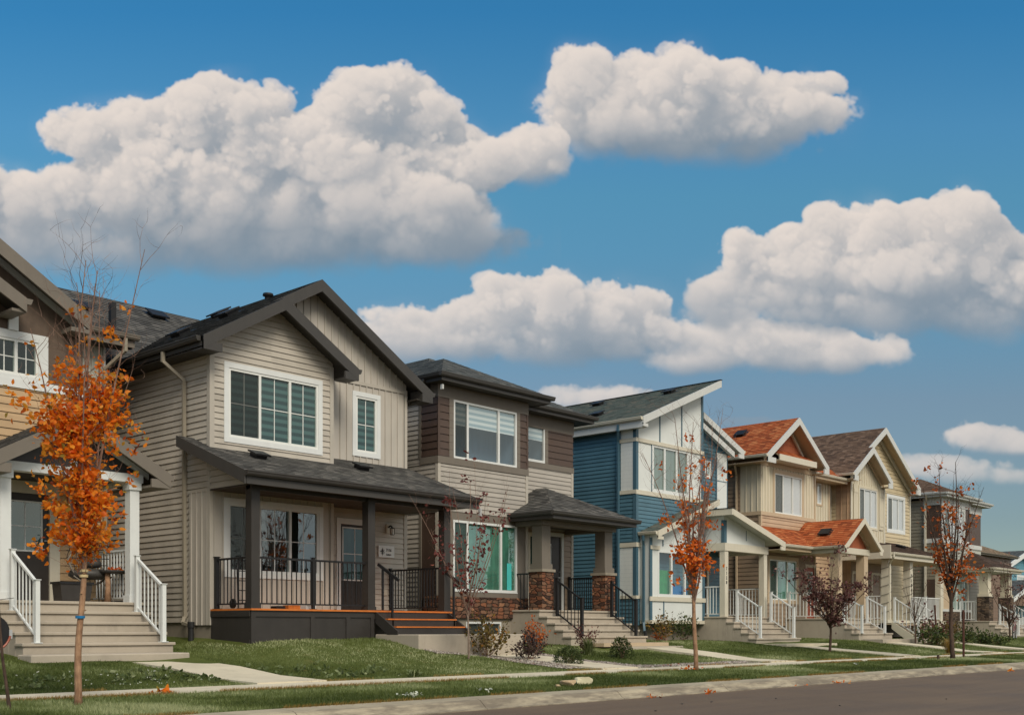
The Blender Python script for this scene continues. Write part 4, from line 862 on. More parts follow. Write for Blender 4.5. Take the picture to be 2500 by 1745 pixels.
flat(H, 'board_wall', rect(XB, XR, 5.6, 7.4), YR, 'x', M['beige_board'], [(*nw, *nz)], .22); lap(H, 'wall', rect(XB, XR, 1.3, 5.44), YR, 'x', M['fawn_siding'], (), .16)
window(H, *ww, *wz, YB, (.30, .66), .14, 'fawn_trim', 'vinyl', blind='sheer', screen=0, pane='glass_clear'); window(H, *nw, *nz, YR, (), .08, 'fawn_trim', blind='sheer', pane='glass_clear', mun=(1, 2)); window(H, *lw, *lz, YB, (.28, .66), .14, 'fawn_trim', 'vinyl', blind='room_green', screen=0, pane='glass_refl')
door(H, 41.5, 42.2, 1.52, 3.58, YB, 'door_red', .1, 'cream_trim', (.2, .8, .45, .92), (2, 2), 'glass_refl')
mb = MB(); e0, e1 = 37.3, 42.2
for xe in (e0, e1): mb.slab([(xe, 21.2, zg(xe)), (GX, 21.2, GZ), (GX, 32.2, GZ), (xe, 32.2, zg(xe))], .1)
r = obj('roof', mb, [M['sh_orange'], M['fawn_trim']], H); mb = MB()
for xe in (e0, e1): rake(mb, xe, zg(xe)+.005, GX, GZ+.005, 21.14, 21.195, .27)
mb.box(e0, XL, 21.142, 21.196, zg(e0)-.3, zg(e0)-.1); mb.box(41.8, e1, 21.142, 21.196, zg(e1)-.3, zg(e1)-.1); obj('rake_board', mb, M['shade_grey'], r)
boxes(r, 'soffit', M['fawn_trim'], (e0+.02, XL, 21.2, 32, zg(e0)-.26, zg(e0)-.23), (XB-.3, e1, 21.2, 21.79, zg(e0)-.26, zg(e0)-.23)); gutter(r, (e0, 21.15), (e0, 32), zg(e0), M['cream_trim'], (-1, 0)); vent(r, 39.0, 23.3, zg(39.0), SG, 'x+', s=.36)
flat(r, 'gable_shakes', [(38.0, 7.5), (41.5, 7.5), (GX, zg(GX)-.12)], YB-.05, 'x', M['red_shake']); boxes(r, 'shake_joint', M['door_red'], (38.4, 41.2, YB-.062, YB-.051, 7.95, 7.97), (38.8, 40.8, YB-.062, YB-.051, 8.3, 8.32))
mb = MB(); rake(mb, 41.55, 7.6, GX, zg(GX)-.1, 21.68, 21.745, .14); rake(mb, 37.95, 7.6, GX, zg(GX)-.1, 21.68, 21.744, .14); obj('gable_trim', mb, M['cream_trim'], r)
px0, px1 = XY(1905, 21.2), XY(1994, 21.2); mb = MB(); mb.slab([(px0, 21.25, 7.72), (px1, 21.25, 7.72), (px1, YB-.05, 8.02), (px0, YB-.05, 8.02)], .06); p = obj('pent_roof', mb, [M['sh_orange'], M['fawn_trim']], H); boxes(p, 'fascia', M['cream_trim'], (px0-.02, px1+.02, 21.2, 21.245, 7.5, 7.73), (px0, px1, 21.25, YB-.06, 7.50, 7.54))
# right hand eave
zx = HZ(44.3, 21.7, 1153); mb = MB(); mb.slab([(42.3, 21.85, 7.5), (45.2, 21.85, 7.5), (45.2, 24.5, 9.2), (42.3, 24.5, 9.2)], .1); p = obj('side_roof', mb, [M['sh_orange'], M['fawn_trim']], H); boxes(p, 'fascia', M['fawn_trim'], (42.2, 45.2, 21.81, 21.849, 7.28, 7.49)); gutter(p, (42.15, 21.8), (45.25, 21.8), 7.5, M['cream_trim'], (0, -1)); boxes(p, 'soffit', M['fawn_trim'], (42.3, 45.1, 21.86, 22.4, 7.28, 7.3))
# lower roofs
zb = HZ(39.8, 20.7, 1335); mb = MB(); mb.slab([(37.6, 20.7, zb), (40.0, 20.7, zb), (40.9, 21.79, zb+.75), (37.6, 21.79, zb+.75)], .08); p = obj('pent_roof', mb, [M['sh_orange'], M['fawn_trim']], H); boxes(p, 'fascia', M['fawn_trim'], (37.6, 39.75, 20.66, 20.699, zb-.22, zb-.004)); gutter(p, (37.55, 20.65), (39.75, 20.65), zb, M['cream_trim'], (0, -1)); boxes(p, 'soffit', M['fawn_trim'], (37.6, 43, 20.7, 21.79, zb-.2, zb-.18))
qx, qz = 41.4, HZ(41.3, 19.3, 1265); q0, q1 = 39.8, 43.0; zq = lambda x: qz-.7*abs(x-qx); mb = MB()
for xe in (q0, q1): mb.slab([(xe, 19.3, zq(xe)), (qx, 19.3, qz), (qx, 21.79, qz), (xe, 21.79, zq(xe))], .08)
r = obj('porch_roof', mb, [M['sh_orange'], M['fawn_trim']], H); mb = MB()
for xe in (q0, q1): rake(mb, xe, zq(xe)+.005, qx, qz+.005, 19.24, 19.295, .2)
mb.box(q0, 40.05, 19.242, 19.296, zq(q0)-.24, zq(q0)-.1); mb.box(42.75, q1, 19.242, 19.296, zq(q1)-.24, zq(q1)-.1); obj('rake_board', mb, M['cream_trim'], r); gutter(r, (q0, 19.25), (q0, 20.65), zq(q0), M['cream_trim'], (-1, 0)); gutter(r, (q1, 19.25), (q1, 21.7), zq(q1), M['cream_trim'], (1, 0))
flat(r, 'gable_shakes', [(40.1, zq(q0)-.03), (42.7, zq(q0)-.03), (qx, qz-.1)], 19.75, 'x', M['red_shake']); mb = MB(); rake(mb, 42.75, zq(42.75)-.06, qx, qz-.08, 19.68, 19.745, .12); rake(mb, 40.05, zq(40.05)-.06, qx, qz-.08, 19.68, 19.744, .12); obj('gable_trim', mb, M['fawn_trim'], r)
vent(r, 40.6, 20.5, zq(40.6), .7, 'x+', s=.36); boxes(H, 'porch_beam', M['cream_trim'], (39.9, 42.62, 19.62, 19.95, zq(q0)-.25, zq(q0)-.02), (39.9, 40.2, 19.95, 21.78, zq(q0)-.25, zq(q0)-.02))
for xa in (39.96, 42.2): mb = MB().box(xa, xa+.34, 19.66, 20.0, 1.5, zq(q0)-.25); mb.box(xa-.03, xa+.37, 19.63, 20.03, 1.5, 1.66); obj('porch_column', mb, M['fawn_trim'], H)
digits(H, '7132', .2, M['ink'], (42.37, 19.655, 3.2), vertical=True)
steps(H, 39.75, 42.75, 19.58, 1.5, 4, .28, .19, M['concrete'], .3, 21.78)
for xa in (39.95, 41.95): railing(H, (xa, 19.42, 1.31), (xa, 18.7, .93), M['white'], 1.0, (1, 1), .08, .14, .024)
railing(H, (39.95, 20.05, 1.5), (39.95, 21.7, 1.5), M['white'], 1.0, (0, 1), .07, .14, .024)
boxes(H, 'step_pad', M['concrete'], (40.0, 44.4, 17.9, 18.7, .3, .7)); downspout(H, [(37.35, 22.6, 7.4), (37.8, 22.8, 7.0), (37.82, 22.8, 1.2)], M['fawn_trim'])
# ================================================================== beige house with brown roof
H = thing('beige_gable_house', 'beige house with brown shingles, two nested gables and wide low porch', 'house', (49, 21.9, 0), 'houses along the street')
XL, XB, XR, YB, YR = 45.7, 49.1, 53.1, 21.9, 22.4
GX, GZ = 49.2, HZ(49.2, 21.9, 1044); zg = lambda x: GZ-.63*abs(x-GX); sx, sz = 46.8, HZ(46.8, 21.4, 1091.5); zs = lambda x: sz-.68*abs(x-sx)
boxes(H, 'foundation', M['parging'], (XL, XR, YB+.05, 31.9, .2, 1.3)); ps = YX(2041, XL)
lap(H, 'side_wall', rect(ps, 32, 1.2, 7.5), XL, 'y', M['beige_siding'], (), .16); flat(H, 'side_boards', rect(YB, ps, 1.2, 7.5), XL, 'y', M['fawn_siding'], (), .3)
ww = (XY(2098, YB), XY(2140, YB)); wz = (HZ(ww[0], YB, 1283), HZ(ww[0], YB, 1190))
flat(H, 'board_wall', [(XL, 4.3), (XB, 4.3), (XB, zs(XB)-.08), (sx, sz-.1), (XL, zs(XL)-.08)], YB, 'x', M['beige_board'], [(*ww, *wz)], .24)
nw = (XY(2167, YR), XY(2206, YR)); nz = (HZ(nw[0], YR, 1292), HZ(nw[0], YR, 1212))
lap(H, 'wall', rect(XB, XR, 1.3, 7.5), YR, 'x', M['beige_siding'], [(*nw, *nz)], .17); lap(H, 'gable_wall', [(45.9, 7.5), (XR, 7.5), (XR, zg(XR)-.08), (GX, GZ-.12), (45.9, zg(45.9)-.08)], YR, 'x', M['beige_siding'], (), .17)
lap(H, 'wall', rect(XL, XB, 1.3, 4.3), YB, 'x', M['fawn_dark_siding'], (), .17); boxes(H, 'corner_trim', M['cream_trim'], (XL-.03, XL+.1, YB-.03, YB-.001, 4.3, 7.6), (XB-.1, XB+.02, YB-.03, YB-.001, 1.4, 7.5), (XR-.1, XR+.02, YR-.03, YR-.001, 1.4, 7.5)); boxes(H, 'return_wall', M['fawn_trim'], (XB-.05, XB-.001, YB, YR, 1.4, 7.9), (XR-.05, XR-.001, YR+.003, 31.9, 1.4, 7.4), (XL, XR, 31.9, 32, 1.3, 7.4))
window(H, *ww, *wz, YB, (.28, .66), .1, 'beige_board', 'white', blind='sheer', screen=0, pane='glass_clear'); window(H, *nw, *nz, YR, (.28, .66), .13, 'white', 'white', blind='sheer', screen=0, pane='glass_clear')
for xa in (ww[0]-.62, ww[1]+.22): mb = MB(); [mb.box(xa+.1*k, xa+.1*k+.09, YB-.05, YB-.02, wz[0]-.05, wz[1]+.12) for k in range(4)]; mb.box(xa, xa+.39, YB-.065, YB-.05, wz[0]+.1, wz[0]+.25); mb.box(xa, xa+.39, YB-.065, YB-.05, wz[1]-.25, wz[1]-.1); obj('shutter', mb, M['beige_board'], H)
mb = MB()
for xe in (45.35, 53.05): mb.slab([(xe, 21.9, zg(xe)), (GX, 21.9, GZ), (GX, 32.2, GZ), (xe, 32.2, zg(xe))], .1)
r = obj('roof', mb, [M['sh_brown'], M['fawn_trim']], H); mb = MB(); rake(mb, 53.05, zg(53.05)+.005, GX, GZ+.005, 21.84, 21.895, .28); rake(mb, 46.5, zg(46.5)+.005, GX, GZ+.005, 21.84, 21.894, .28); mb.box(52.6, 53.05, 21.842, 21.896, zg(53.05)-.32, zg(53.05)-.1); obj('rake_board', mb, M['shade_grey'], r)
mb = MB(); rake(mb, 53.0, zg(53.0)-.1, GX, GZ-.12, 22.3, 22.36, .2); obj('gable_trim', mb, M['cream_trim'], r); boxes(r, 'gable_vent', M['cream_trim'], (GX-.7, GX-.5, YR-.05, YR-.001, 8.3, 9.0)); boxes(r, 'soffit', M['fawn_trim'], (XR-.2, 53.04, 21.9, 22.39, zg(53.05)-.3, zg(53.05)-.27)); vent(r, 46.6, 23.2, zg(46.6), .63, 'x+', s=.45)
mb = MB()
for xe in (44.9, 48.75): mb.slab([(xe, 21.4, zs(xe)), (sx, 21.4, sz), (sx, 23.6, sz), (xe, 23.6, zs(xe))], .1)
r = obj('front_gable_roof', mb, [M['sh_brown'], M['fawn_trim']], H); mb = MB()
for xe in (44.9, 48.75): rake(mb, xe, zs(xe)+.005, sx, sz+.005, 21.34, 21.395, .27)
mb.box(44.9, 45.3, 21.342, 21.396, zs(44.9)-.32, zs(44.9)-.1); mb.box(48.35, 48.75, 21.342, 21.396, zs(48.75)-.32, zs(48.75)-.1); obj('rake_board', mb, M['shade_grey'], r); gutter(r, (44.9, 21.35), (44.9, 31), zs(44.9), M['cream_trim'], (-1, 0)); boxes(r, 'soffit', M['fawn_trim'], (44.92, XL, 21.4, 31, zs(44.9)-.26, zs(44.9)-.23), (XB, 48.75, 21.4, 21.9, zs(44.9)-.26, zs(44.9)-.23)); mb = MB(); rake(mb, 48.6, zs(48.6)-.1, sx, sz-.1, 21.8, 21.86, .16); obj('gable_trim', mb, M['fawn_trim'], r)
ze = HZ(44.6, 19.6, 1347); mb = MB(); mb.slab([(44.5, 19.6, ze), (51.6, 19.6, ze), (51.6, 22.3, ze+.85), (44.5, 22.3, ze+.85)], .08); r = obj('porch_roof', mb, [M['sh_dkbrown'], M['fawn_trim']], H); boxes(r, 'fascia', M['cream_trim'], (44.48, 51.62, 19.56, 19.599, ze-.26, ze-.003), (44.44, 44.48, 19.56, 21.8, ze-.26, ze+.3)); gutter(r, (44.5, 19.555), (51.7, 19.555), ze, M['cream_trim'], (0, -1)); boxes(r, 'soffit', M['fawn_trim'], (44.5, 51.6, 19.6, 21.88, ze-.24, ze-.21)); vent(r, 46.1, 21.4, ze+.56, .31, 'y+', s=.4); vent(r, 49.2, 21.2, ze+.5, .31, 'y+', s=.4)
for n, xa in enumerate((44.85, 47.05)):
    o = obj('porch_column', MB().box(xa, xa+.3, 19.85, 20.15, 1.45, ze-.25), M['cream_trim'], H); mb = MB(); P_ = []
    for k in range(97): t = 2*math.pi*k/16; P_.append((xa+.15+.235*max(-.75, min(.75, math.cos(t)*1.0)), 20.0+.235*max(-.75, min(.75, math.sin(t))), 1.6+k*(2.2/96)))
    obj('string_light', mb.tube(P_, .009, 5), M['black_metal'], o)
boxes(H, 'porch_pilaster', M['cream_trim'], (50.4, 50.65, 19.85, 20.1, 1.45, ze-.25)); digits(H, '7134', .2, M['ink'], (47.2, 19.84, 3.3), vertical=True)
boxes(H, 'porch_deck', M['cream_trim'], (44.7, 50.9, 19.8, 21.88, 1.34, 1.46)); mb = MB().box(47.2, 50.9, 19.84, 19.9, .5, 1.34); [mb.box(a, a+.1, 19.81, 19.84, .5, 1.34) for a in (47.2, 48.4, 49.6, 50.8)]; mb.box(47.2, 50.9, 19.812, 19.84, 1.2, 1.34); obj('porch_skirt', mb, M['beige_board'], H)
door(H, 45.9, 46.7, 1.47, 3.5, YB, 'door_dark', .09, 'cream_trim', (.2, .8, .5, .9), (1, 1), 'glass'); door(H, 47.8, 48.6, 1.47, 3.5, YB, 'beige_board', .09, 'cream_trim', None, panels=True)
mb = MB(); [mb.box(45.2, 46.95, 19.8-.28*(k+1), 19.8-.28*k+.03, 1.27-.19*k-.04, 1.27-.19*k) for k in range(4)]; obj('stair_tread', mb, M['fawn_trim'], H); mb = MB(); [obj('stair_stringer', MB().prism([(a, 19.82, 1.42), (a, 18.6, .62), (a, 18.6, .5), (a, 19.0, .5), (a, 19.82, 1.1)], (.06, 0, 0)), M['cream_trim'], H) for a in (45.12, 46.96)]
for xa in (45.2, 46.95): railing(H, (xa, 19.72, 1.36), (xa, 18.72, .72), M['white'], 1.0, (1, 1), .08, .15, .026)
railing(H, (47.35, 19.9, 1.46), (50.45, 19.9, 1.46), M['white'], 1.0, (1, 1), .08, .13, .026, extra=(.48,)); railing(H, (44.85, 20.2, 1.46), (44.85, 21.8, 1.46), M['white'], 1.0, (0, 1), .08, .13, .026)
boxes(H, 'step_pad', M['concrete'], (44.6, 47.4, 17.7, 18.62, .3, .56)); downspout(H, [(44.9, 22.6, 7.5), (45.6, 22.8, 7.2), (45.62, 22.8, 1.2)], M['cream_trim']); downspout(H, [(44.6, 19.5, ze-.05), (44.6, 19.5, ze-.2), (44.9, 19.8, ze-.45), (44.92, 19.83, 1.4)], M['cream_trim'])
# ================================================================== grey green house
H = thing('grey_green_house', 'grey green house with brown hipped roof, dark panels and pale square porch columns', 'house', (59, 22, 0), 'houses along the street')
XL, XB, XR, YB, YR = 56.0, 59.7, 63.0, 22.0, 22.6
lap(H, 'side_wall', rect(YB, 32, 1.2, 7.6), XL, 'y', M['olive_siding'], (), .17); zf = lambda py: HZ(XL, YB, py); ps = YX(2257, XL)
pz0, pz1 = zf(1313), zf(1231)
flat(H, 'side_panel', rect(YB, ps, pz0, pz1), XL-.02, 'y', M['brown_panel']); boxes(H, 'foundation', M['parging'], (XL, XR, YB+.05, 31.9, .2, 1.4)); flat(H, 'side_panel', rect(YB+.1, ps, 1.4, 3.6), XL-.02, 'y', M['brown_panel'])
ww = (XY(2306, YB), XY(2354, YB)); wz = (HZ(ww[0], YB, 1312), HZ(ww[0], YB, 1238))
flat(H, 'front_panel', rect(XL, XB, pz0, pz1), YB, 'x', M['brown_panel'], [(*ww, *wz)]); lap(H, 'wall', rect(XL, XB, 3.8, pz0), YB, 'x', M['pale_olive'], (), .17); lw = (XY(2336, YB), XY(2352, YB)); flat(H, 'wall', rect(XL, XB, 2.0, 3.8), YB, 'x', M['fawn_trim'], [(57.4, 59.3, 2.05, 3.6)]); flat(H, 'stone_base', rect(XL, XB, 1.0, 2.0), YB-.06, 'x', M['stone_dark'])
boxes(H, 'belt_trim', M['shade_grey'], (XL-.05, XB+.05, YB-.05, YB-.001, pz0-.22, pz0), (XL-.05, XL-.001, YB, ps+.05, pz0-.22, pz0), (XL-.05, XB+.05, YB-.05, YB-.001, pz1, 7.75), (XL-.05, XL-.001, YB, ps+.05, pz1, 7.75), (XB, XR+.05, YR-.05, YR-.001, pz0-.22, pz0), (XB, XR+.05, YR-.05, YR-.001, pz1, 7.75), (XL-.05, XL+.1, YB-.05, YB-.001, pz0, pz1), (XL-.05, XB, YB-.08, YB-.001, 1.98, 2.1), (XL-.05, XB, YB-.05, YB-.001, 3.62, 3.85))
window(H, *ww, *wz, YB, (.25, .66), .1, 'shade_grey', 'white', blind='sheer', pane='glass_clear', screen=0); window(H, 57.4, 59.3, 2.05, 3.6, YB, (.3, .7), .1, 'shade_grey', 'white', blind='sheer', pane='glass_refl')
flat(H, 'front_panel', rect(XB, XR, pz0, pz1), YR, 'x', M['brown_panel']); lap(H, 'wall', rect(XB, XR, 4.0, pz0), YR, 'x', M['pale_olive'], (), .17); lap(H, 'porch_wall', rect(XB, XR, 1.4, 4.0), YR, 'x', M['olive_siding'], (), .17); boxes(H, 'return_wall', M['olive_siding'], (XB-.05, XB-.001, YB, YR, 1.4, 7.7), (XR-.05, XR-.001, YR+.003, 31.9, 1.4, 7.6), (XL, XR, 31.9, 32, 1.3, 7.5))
door(H, 60.0, 60.9, 1.6, 3.7, YR, 'door_dark', .12, 'cream_trim', (.3, .7, .5, .9), (1, 1), 'glass')
hip(H, 55.7, 63.5, 22.2, 32.3, 7.95, .46, 'sh_brown', 'shade_grey', soffit='shade_grey'); hip(H, 55.65, 60.15, 21.6, 27, HZ(55.6, 21.6, 1199.5), .46, 'sh_brown', 'shade_grey', name='bay_roof', soffit='shade_grey')
zp = HZ(58, 20.15, 1384); hip(H, 58.0, 62.1, 20.15, 22.55, zp, .5, 'sh_dkbrown', 'cream_trim', name='porch_roof', soffit='shade_grey')
for xa in (58.25, 61.3): mb = MB().box(xa+.05, xa+.5, 20.55, 21.0, 2.75, zp-.2); mb.box(xa, xa+.55, 20.5, 21.05, 2.75, 2.9); o = obj('porch_column', mb, M['beige_board'], H); obj('stone_pier', MB().box(xa-.03, xa+.58, 20.47, 21.08, 1.5, 2.72), M['stone_dark'], o); obj('pier_cap', MB().box(xa-.06, xa+.61, 20.44, 21.11, 2.72, 2.75), M['taupe_trim'], o)
digits(H, '714', .3, M['ink'], (61.58, 20.54, 3.7), vertical=True)
steps(H, 57.9, 62.2, 20.35, 1.5, 5, .28, .18, M['concrete'], .3, 22.55)
for xa in (59.0, 61.2): railing(H, (xa, 20.2, 1.32), (xa, 19.3, .78), M['white'], 1.0, (1, 1), .09, .16, .03)
railing(H, (58.3, 21.1, 1.5), (58.3, 21.95, 1.5), M['white'], 1.0, (1, 1), .09, .14, .03); downspout(H, [(55.6, 22.6, 7.85), (55.9, 22.8, 7.4), (55.92, 22.8, 1.2)], M['cream_trim'], .1)
boxes(H, 'corner_trim', M['cream_trim'], (XL-.04, XL+.1, YB-.05, YB-.001, 2.1, 3.6), (59.3, 59.5, YB-.05, YB-.001, 2.1, 3.6))
# ================================================================== far houses where the street bends
H = thing('umber_house', 'far brown house with speckled tan roof behind the pale porch columns', 'house', (103, 36, 0), 'houses along the street')
lap(H, 'wall', rect(97, 108, .3, 7.7), 36, 'x', M['umber_siding'], [(101.2, 102.6, 3.2, 5.6)], .3); lap(H, 'side_wall', rect(36, 46, .3, 7.7), 97, 'y', M['umber_siding'], (), .3); window(H, 101.2, 102.6, 3.2, 5.6, 36, (), .16, 'white', blind='dim'); boxes(H, 'back_wall', M['umber_siding'], (107.9, 108, 36, 46, .3, 7.7), (97, 108, 45.9, 46, .3, 7.7))
r = hip(H, 96.5, 108.5, 35.5, 46, 7.8, .42, 'sh_tan', 'taupe_trim', soffit='dark_soffit'); obj('dome_vent', MB().lathe((101.2, 39.0, 9.2), [(.3, 0), (.3, .35), (.5, .4), (.42, .62), (.2, .76), (0, .8)], 12), M['silver'], r, smooth=True); vent(r, 103.3, 37.6, 8.7, .42, 'y+', s=.7)
H = thing('far_blue_house', 'far light blue gabled house cut off by the right edge', 'house', (122, 40, 0), 'houses along the street')
lap(H, 'wall', [(119, .3), (127, .3), (127, 7.9), (123, 9.1), (119, 7.9)], 40, 'x', M['sky_siding'], [(122, 125, 4.8, 6.6)], .3); lap(H, 'side_wall', rect(40, 50, .3, 7.7), 119, 'y', M['sky_siding'], (), .3); window(H, 122, 125, 4.8, 6.6, 40, (.5,), .2, 'white', blind='sheer'); boxes(H, 'corner_trim', M['white'], (118.9, 119.3, 39.9, 39.99, .4, 7.6)); boxes(H, 'back_wall', M['sky_siding'], (126.9, 127, 40, 50, .3, 7.7), (119, 127, 49.9, 50, .3, 7.7))
mb = MB(); [mb.slab([(xe, 39.3, 7.75), (123, 39.3, 9.35), (123, 50.5, 9.35), (xe, 50.5, 7.75)], .15) for xe in (117.4, 128.6)]; r = obj('roof', mb, [M['sh_slate'], M['shade_grey']], H); mb = MB(); [rake(mb, xe, 7.77, 123, 9.37, 39.2, 39.29, .5) for xe in (117.4, 128.6)]; mb.box(117.4, 119, 39.2, 39.29, 7.1, 7.4); obj('rake_board', mb, M['white'], r)
mb = MB(); [mb.slab([(xe, 36.5, 3.6), (116.5, 36.5, 6.0), (116.5, 39.9, 6.0), (xe, 39.9, 3.6)], .12) for xe in (108.5, 124.5)]; r = obj('porch_roof', mb, [M['sh_slate'], M['shade_grey']], H); mb = MB(); [rake(mb, xe, 3.62, 116.5, 6.02, 36.4, 36.49, .4) for xe in (108.5, 124.5)]; obj('rake_board', mb, M['white'], r); flat(r, 'gable_infill', [(109.4, 3.4), (123.6, 3.4), (116.5, 5.6)], 36.9, 'x', M['umber_siding']); boxes(H, 'porch_post', M['white'], (109.8, 110.2, 37, 37.4, .3, 3.5)); boxes(H, 'porch_post', M['white'], (117, 117.4, 37, 37.4, .3, 3.5)); railing(H, (110.1, 37.2, 1.2), (117, 37.2, 1.2), M['white'], 1.1, (1, 1), .14, .3, .08); boxes(H, 'porch_deck', M['concrete'], (109, 124, 36.8, 39.95, .2, 1.2))

# ================================================================== ground, road, kerb, sidewalk, lawns
GY = [(10.66, .135), (11.3, .165), (13.14, .215), (14.1, .228), (15, .27), (16, .36), (17.6, .5), (18.4, .6), (19, .66), (21, .72), (24, .75), (40, .8)]
def gz(x, y):
    z = np.interp(y, [a for a, b in GY], [b for a, b in GY])
    m = np.clip((x-11.9)/1.4, 0, 1)*np.clip((17.6-x)/1.8, 0, 1); m = m*m*(3-2*m); k = np.clip((y-15.0)/3.2, 0, 1); z = z+.22*m*k*k*(3-2*k)
    return z+np.clip((y-14.3)/1, 0, 1)*(.02*np.sin(x*1.3+y)+.014*np.sin(x*2.9-y*2.1))
def sheet(name, xs, ys, zf, mat):
    mb = MB(); n = len(ys)
    for x in xs:
        for y in ys: mb.v.append((x, y, float(zf(x, y))))
    for i in range(len(xs)-1):
        for j in range(n-1): a = i*n+j; mb.f.append((a, a+n, a+n+1, a+1)); mb.m.append(0)
    return tag(obj(name, mb, mat, None, (0, 0, 0), True), kind='structure')
t = NT('asphalt'); v = t.objc(); n = t.noise(v, .5, 6, .6); f = t.noise(v, 260, 3, .7); lng = t.noise(t.objc(.08, 1.6, 1), 1.2, 5, .6)
c = t.ramp(t.math('ADD', t.math('MULTIPLY', n, .5), t.math('MULTIPLY', lng, .5)), [(.3, lin(84, 69, 55)), (.7, lin(112, 94, 75))]); c = t.mix(t.ramp(f, [(.4, (0, 0, 0)), (.8, (.5,)*3)]), c, lin(128, 114, 98))
t.set(c, t.ramp(n, [(.3, (.62,)*3), (.7, (.82,)*3)]), .3); t.bump(f, .5, .006); M['asphalt'] = t.mat
def turf(name, a, b, c3, dry):
    t = NT(name); v = t.objc(); n = t.noise(v, .55, 6, .65, .4); f = t.noise(v, 38, 5, .75); p = t.noise(v, 3.2, 5, .7)
    k = t.math('ADD', t.math('MULTIPLY', n, .55), t.math('MULTIPLY', f, .45)); c = t.ramp(k, [(.3, a), (.5, b), (.72, c3)]); c = t.mix(t.ramp(p, [(.58, (0, 0, 0)), (.72, (.5,)*3)]), c, dry)
    t.set(c, .9, .15); t.bump(f, 1, .03); return t.mat
M['turf'] = turf('lawn_turf', lin(58, 70, 28), lin(82, 92, 42), lin(112, 120, 68), lin(126, 112, 70))
M['dirt'] = turf('bare_ground', lin(74, 62, 46), lin(96, 82, 62), lin(112, 98, 76), lin(88, 86, 56))
tag(boxes(None, 'ground', M['dirt'], (-1500, 2500, -1500, 2500, -.6, -.02)), kind='structure')
tag(boxes(None, 'road', M['asphalt'], (-300, 400, -4, 10.26, -.019, 0)), kind='structure')
mb = MB(); X0 = -40.3
while X0 < 260:
    X1 = X0+3.0; j = .006
    mb.prism([(X0+j, 10.2, -.01), (X0+j, 10.2, .012), (X0+j, 10.24, .03), (X0+j, 10.34, .118), (X0+j, 10.40, .136), (X0+j, 10.66, .15), (X0+j, 10.66, -.01)], (X1-X0-2*j, 0, 0)); X0 = X1
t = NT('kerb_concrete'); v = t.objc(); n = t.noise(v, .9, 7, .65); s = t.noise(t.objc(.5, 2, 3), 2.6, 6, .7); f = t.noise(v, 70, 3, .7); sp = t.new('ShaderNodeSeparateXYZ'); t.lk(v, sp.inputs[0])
c = t.ramp(n, [(.3, lin(146, 136, 116)), (.7, lin(184, 173, 148))]); face = t.ramp(sp.outputs[2], [(.0, (1,)*3), (.13, (.75,)*3), (.138, (.12,)*3)]); c = t.mix(t.mix(1, t.ramp(s, [(.40, (0,)*3), (.58, (.85,)*3)]), face, 'MULTIPLY'), c, lin(92, 84, 74)); c = t.mix(t.math('MULTIPLY', f, .3), c, lin(120, 112, 100)); t.set(c, .9, .2); t.bump(f, .3, .005); M['kerbc'] = t.mat  # stain patches, weighted by height so the face's shade is painted in
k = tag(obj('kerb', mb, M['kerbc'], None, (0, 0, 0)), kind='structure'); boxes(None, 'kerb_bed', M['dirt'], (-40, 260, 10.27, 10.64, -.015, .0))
tag(bpy.data.objects['kerb_bed'], kind='structure')
mb = MB(); X0 = -40
while X0 < 200:
    mb.prism([(X0+.004, 13.14, .1), (X0+.004, 13.14, .222), (X0+.004, 14.1, .242), (X0+.004, 14.1, .1)], (1.492, 0, 0)); X0 += 1.5
tag(obj('sidewalk', mb, M['walk'], None, (0, 0, 0)), kind='structure'); tag(boxes(None, 'sidewalk_bed', M['dirt'], (-40, 200, 13.16, 14.08, .05, .21)), kind='structure')
tag(sheet('boulevard_lawn', list(np.arange(-6, 60, .5))+[70, 90, 130, 200], np.linspace(10.64, 13.2, 7), gz, M['turf']), kind='structure')
tag(sheet('front_lawn', list(np.arange(-6, 62, .4))+[70, 90, 130, 200], list(np.arange(14.02, 20, .3))+[20, 21, 22, 24, 30, 45, 120], gz, M['turf']), kind='structure')
WALKS = [(9.8, 11.1, 18.0), (18.2, 19.4, 17.4), (25.0, 26.3, 17.9), (33.0, 34.2, 17.8), (40.4, 41.6, 18), (45.6, 46.8, 17.8), (59.6, 60.8, 19.2)]
for a, b, ye in WALKS:
    mb = MB(); y = 14.09
    while y < ye:
        y1 = min(ye, y+1.2); z0, z1 = float(gz((a+b)/2, y))+.035, float(gz((a+b)/2, y1))+.035
        if a < 12: z1 = min(z1, .5); z0 = min(z0, .5)
        mb.prism([(a, y+.004, z0-.14), (b, y+.004, z0-.14), (b, y+.004, z0), (a, y+.004, z0)], (0, y1-y-.008, z1-z0)); y = y1
    tag(obj('walkway', mb, M['walk'], None, (0, 0, 0)), kind='structure')
# ------------------------------------------------------------------ grass blades and gravel, scattered as single stuff objects
rng = np.random.default_rng(5)
def hit_walk(x, y, m=.0):
    r = np.zeros(len(x), bool)
    for a, b, ye in WALKS: r |= (x > a-m) & (x < b+m) & (y < ye+.05)
    return r
PADS = [(8.1, 11.05, 17.85, 30), (12.6, 16.15, 18.74, 30), (16.05, 19.45, 17.3, 30), (19.4, 20.9, 17.2, 17.2), (20.0, 23.0, 20.9, 30), (22.9, 26.8, 17.8, 30), (29, 32.4, 20.7, 30), (32.3, 35.9, 17.65, 30), (37.8, 39.7, 21.5, 30), (39.7, 44.4, 17.85, 30), (44.5, 47.4, 17.65, 30), (47.1, 51, 19.8, 30), (9.9, 12, 21, 30)]
GRAVEL = [(19.42, 20.2, 14.2, 17.4), (17.6, 18.16, 14.6, 16.9), (16.2, 18.16, 16.9, 17.32), (20.3, 24.6, 14.15, 14.7)]
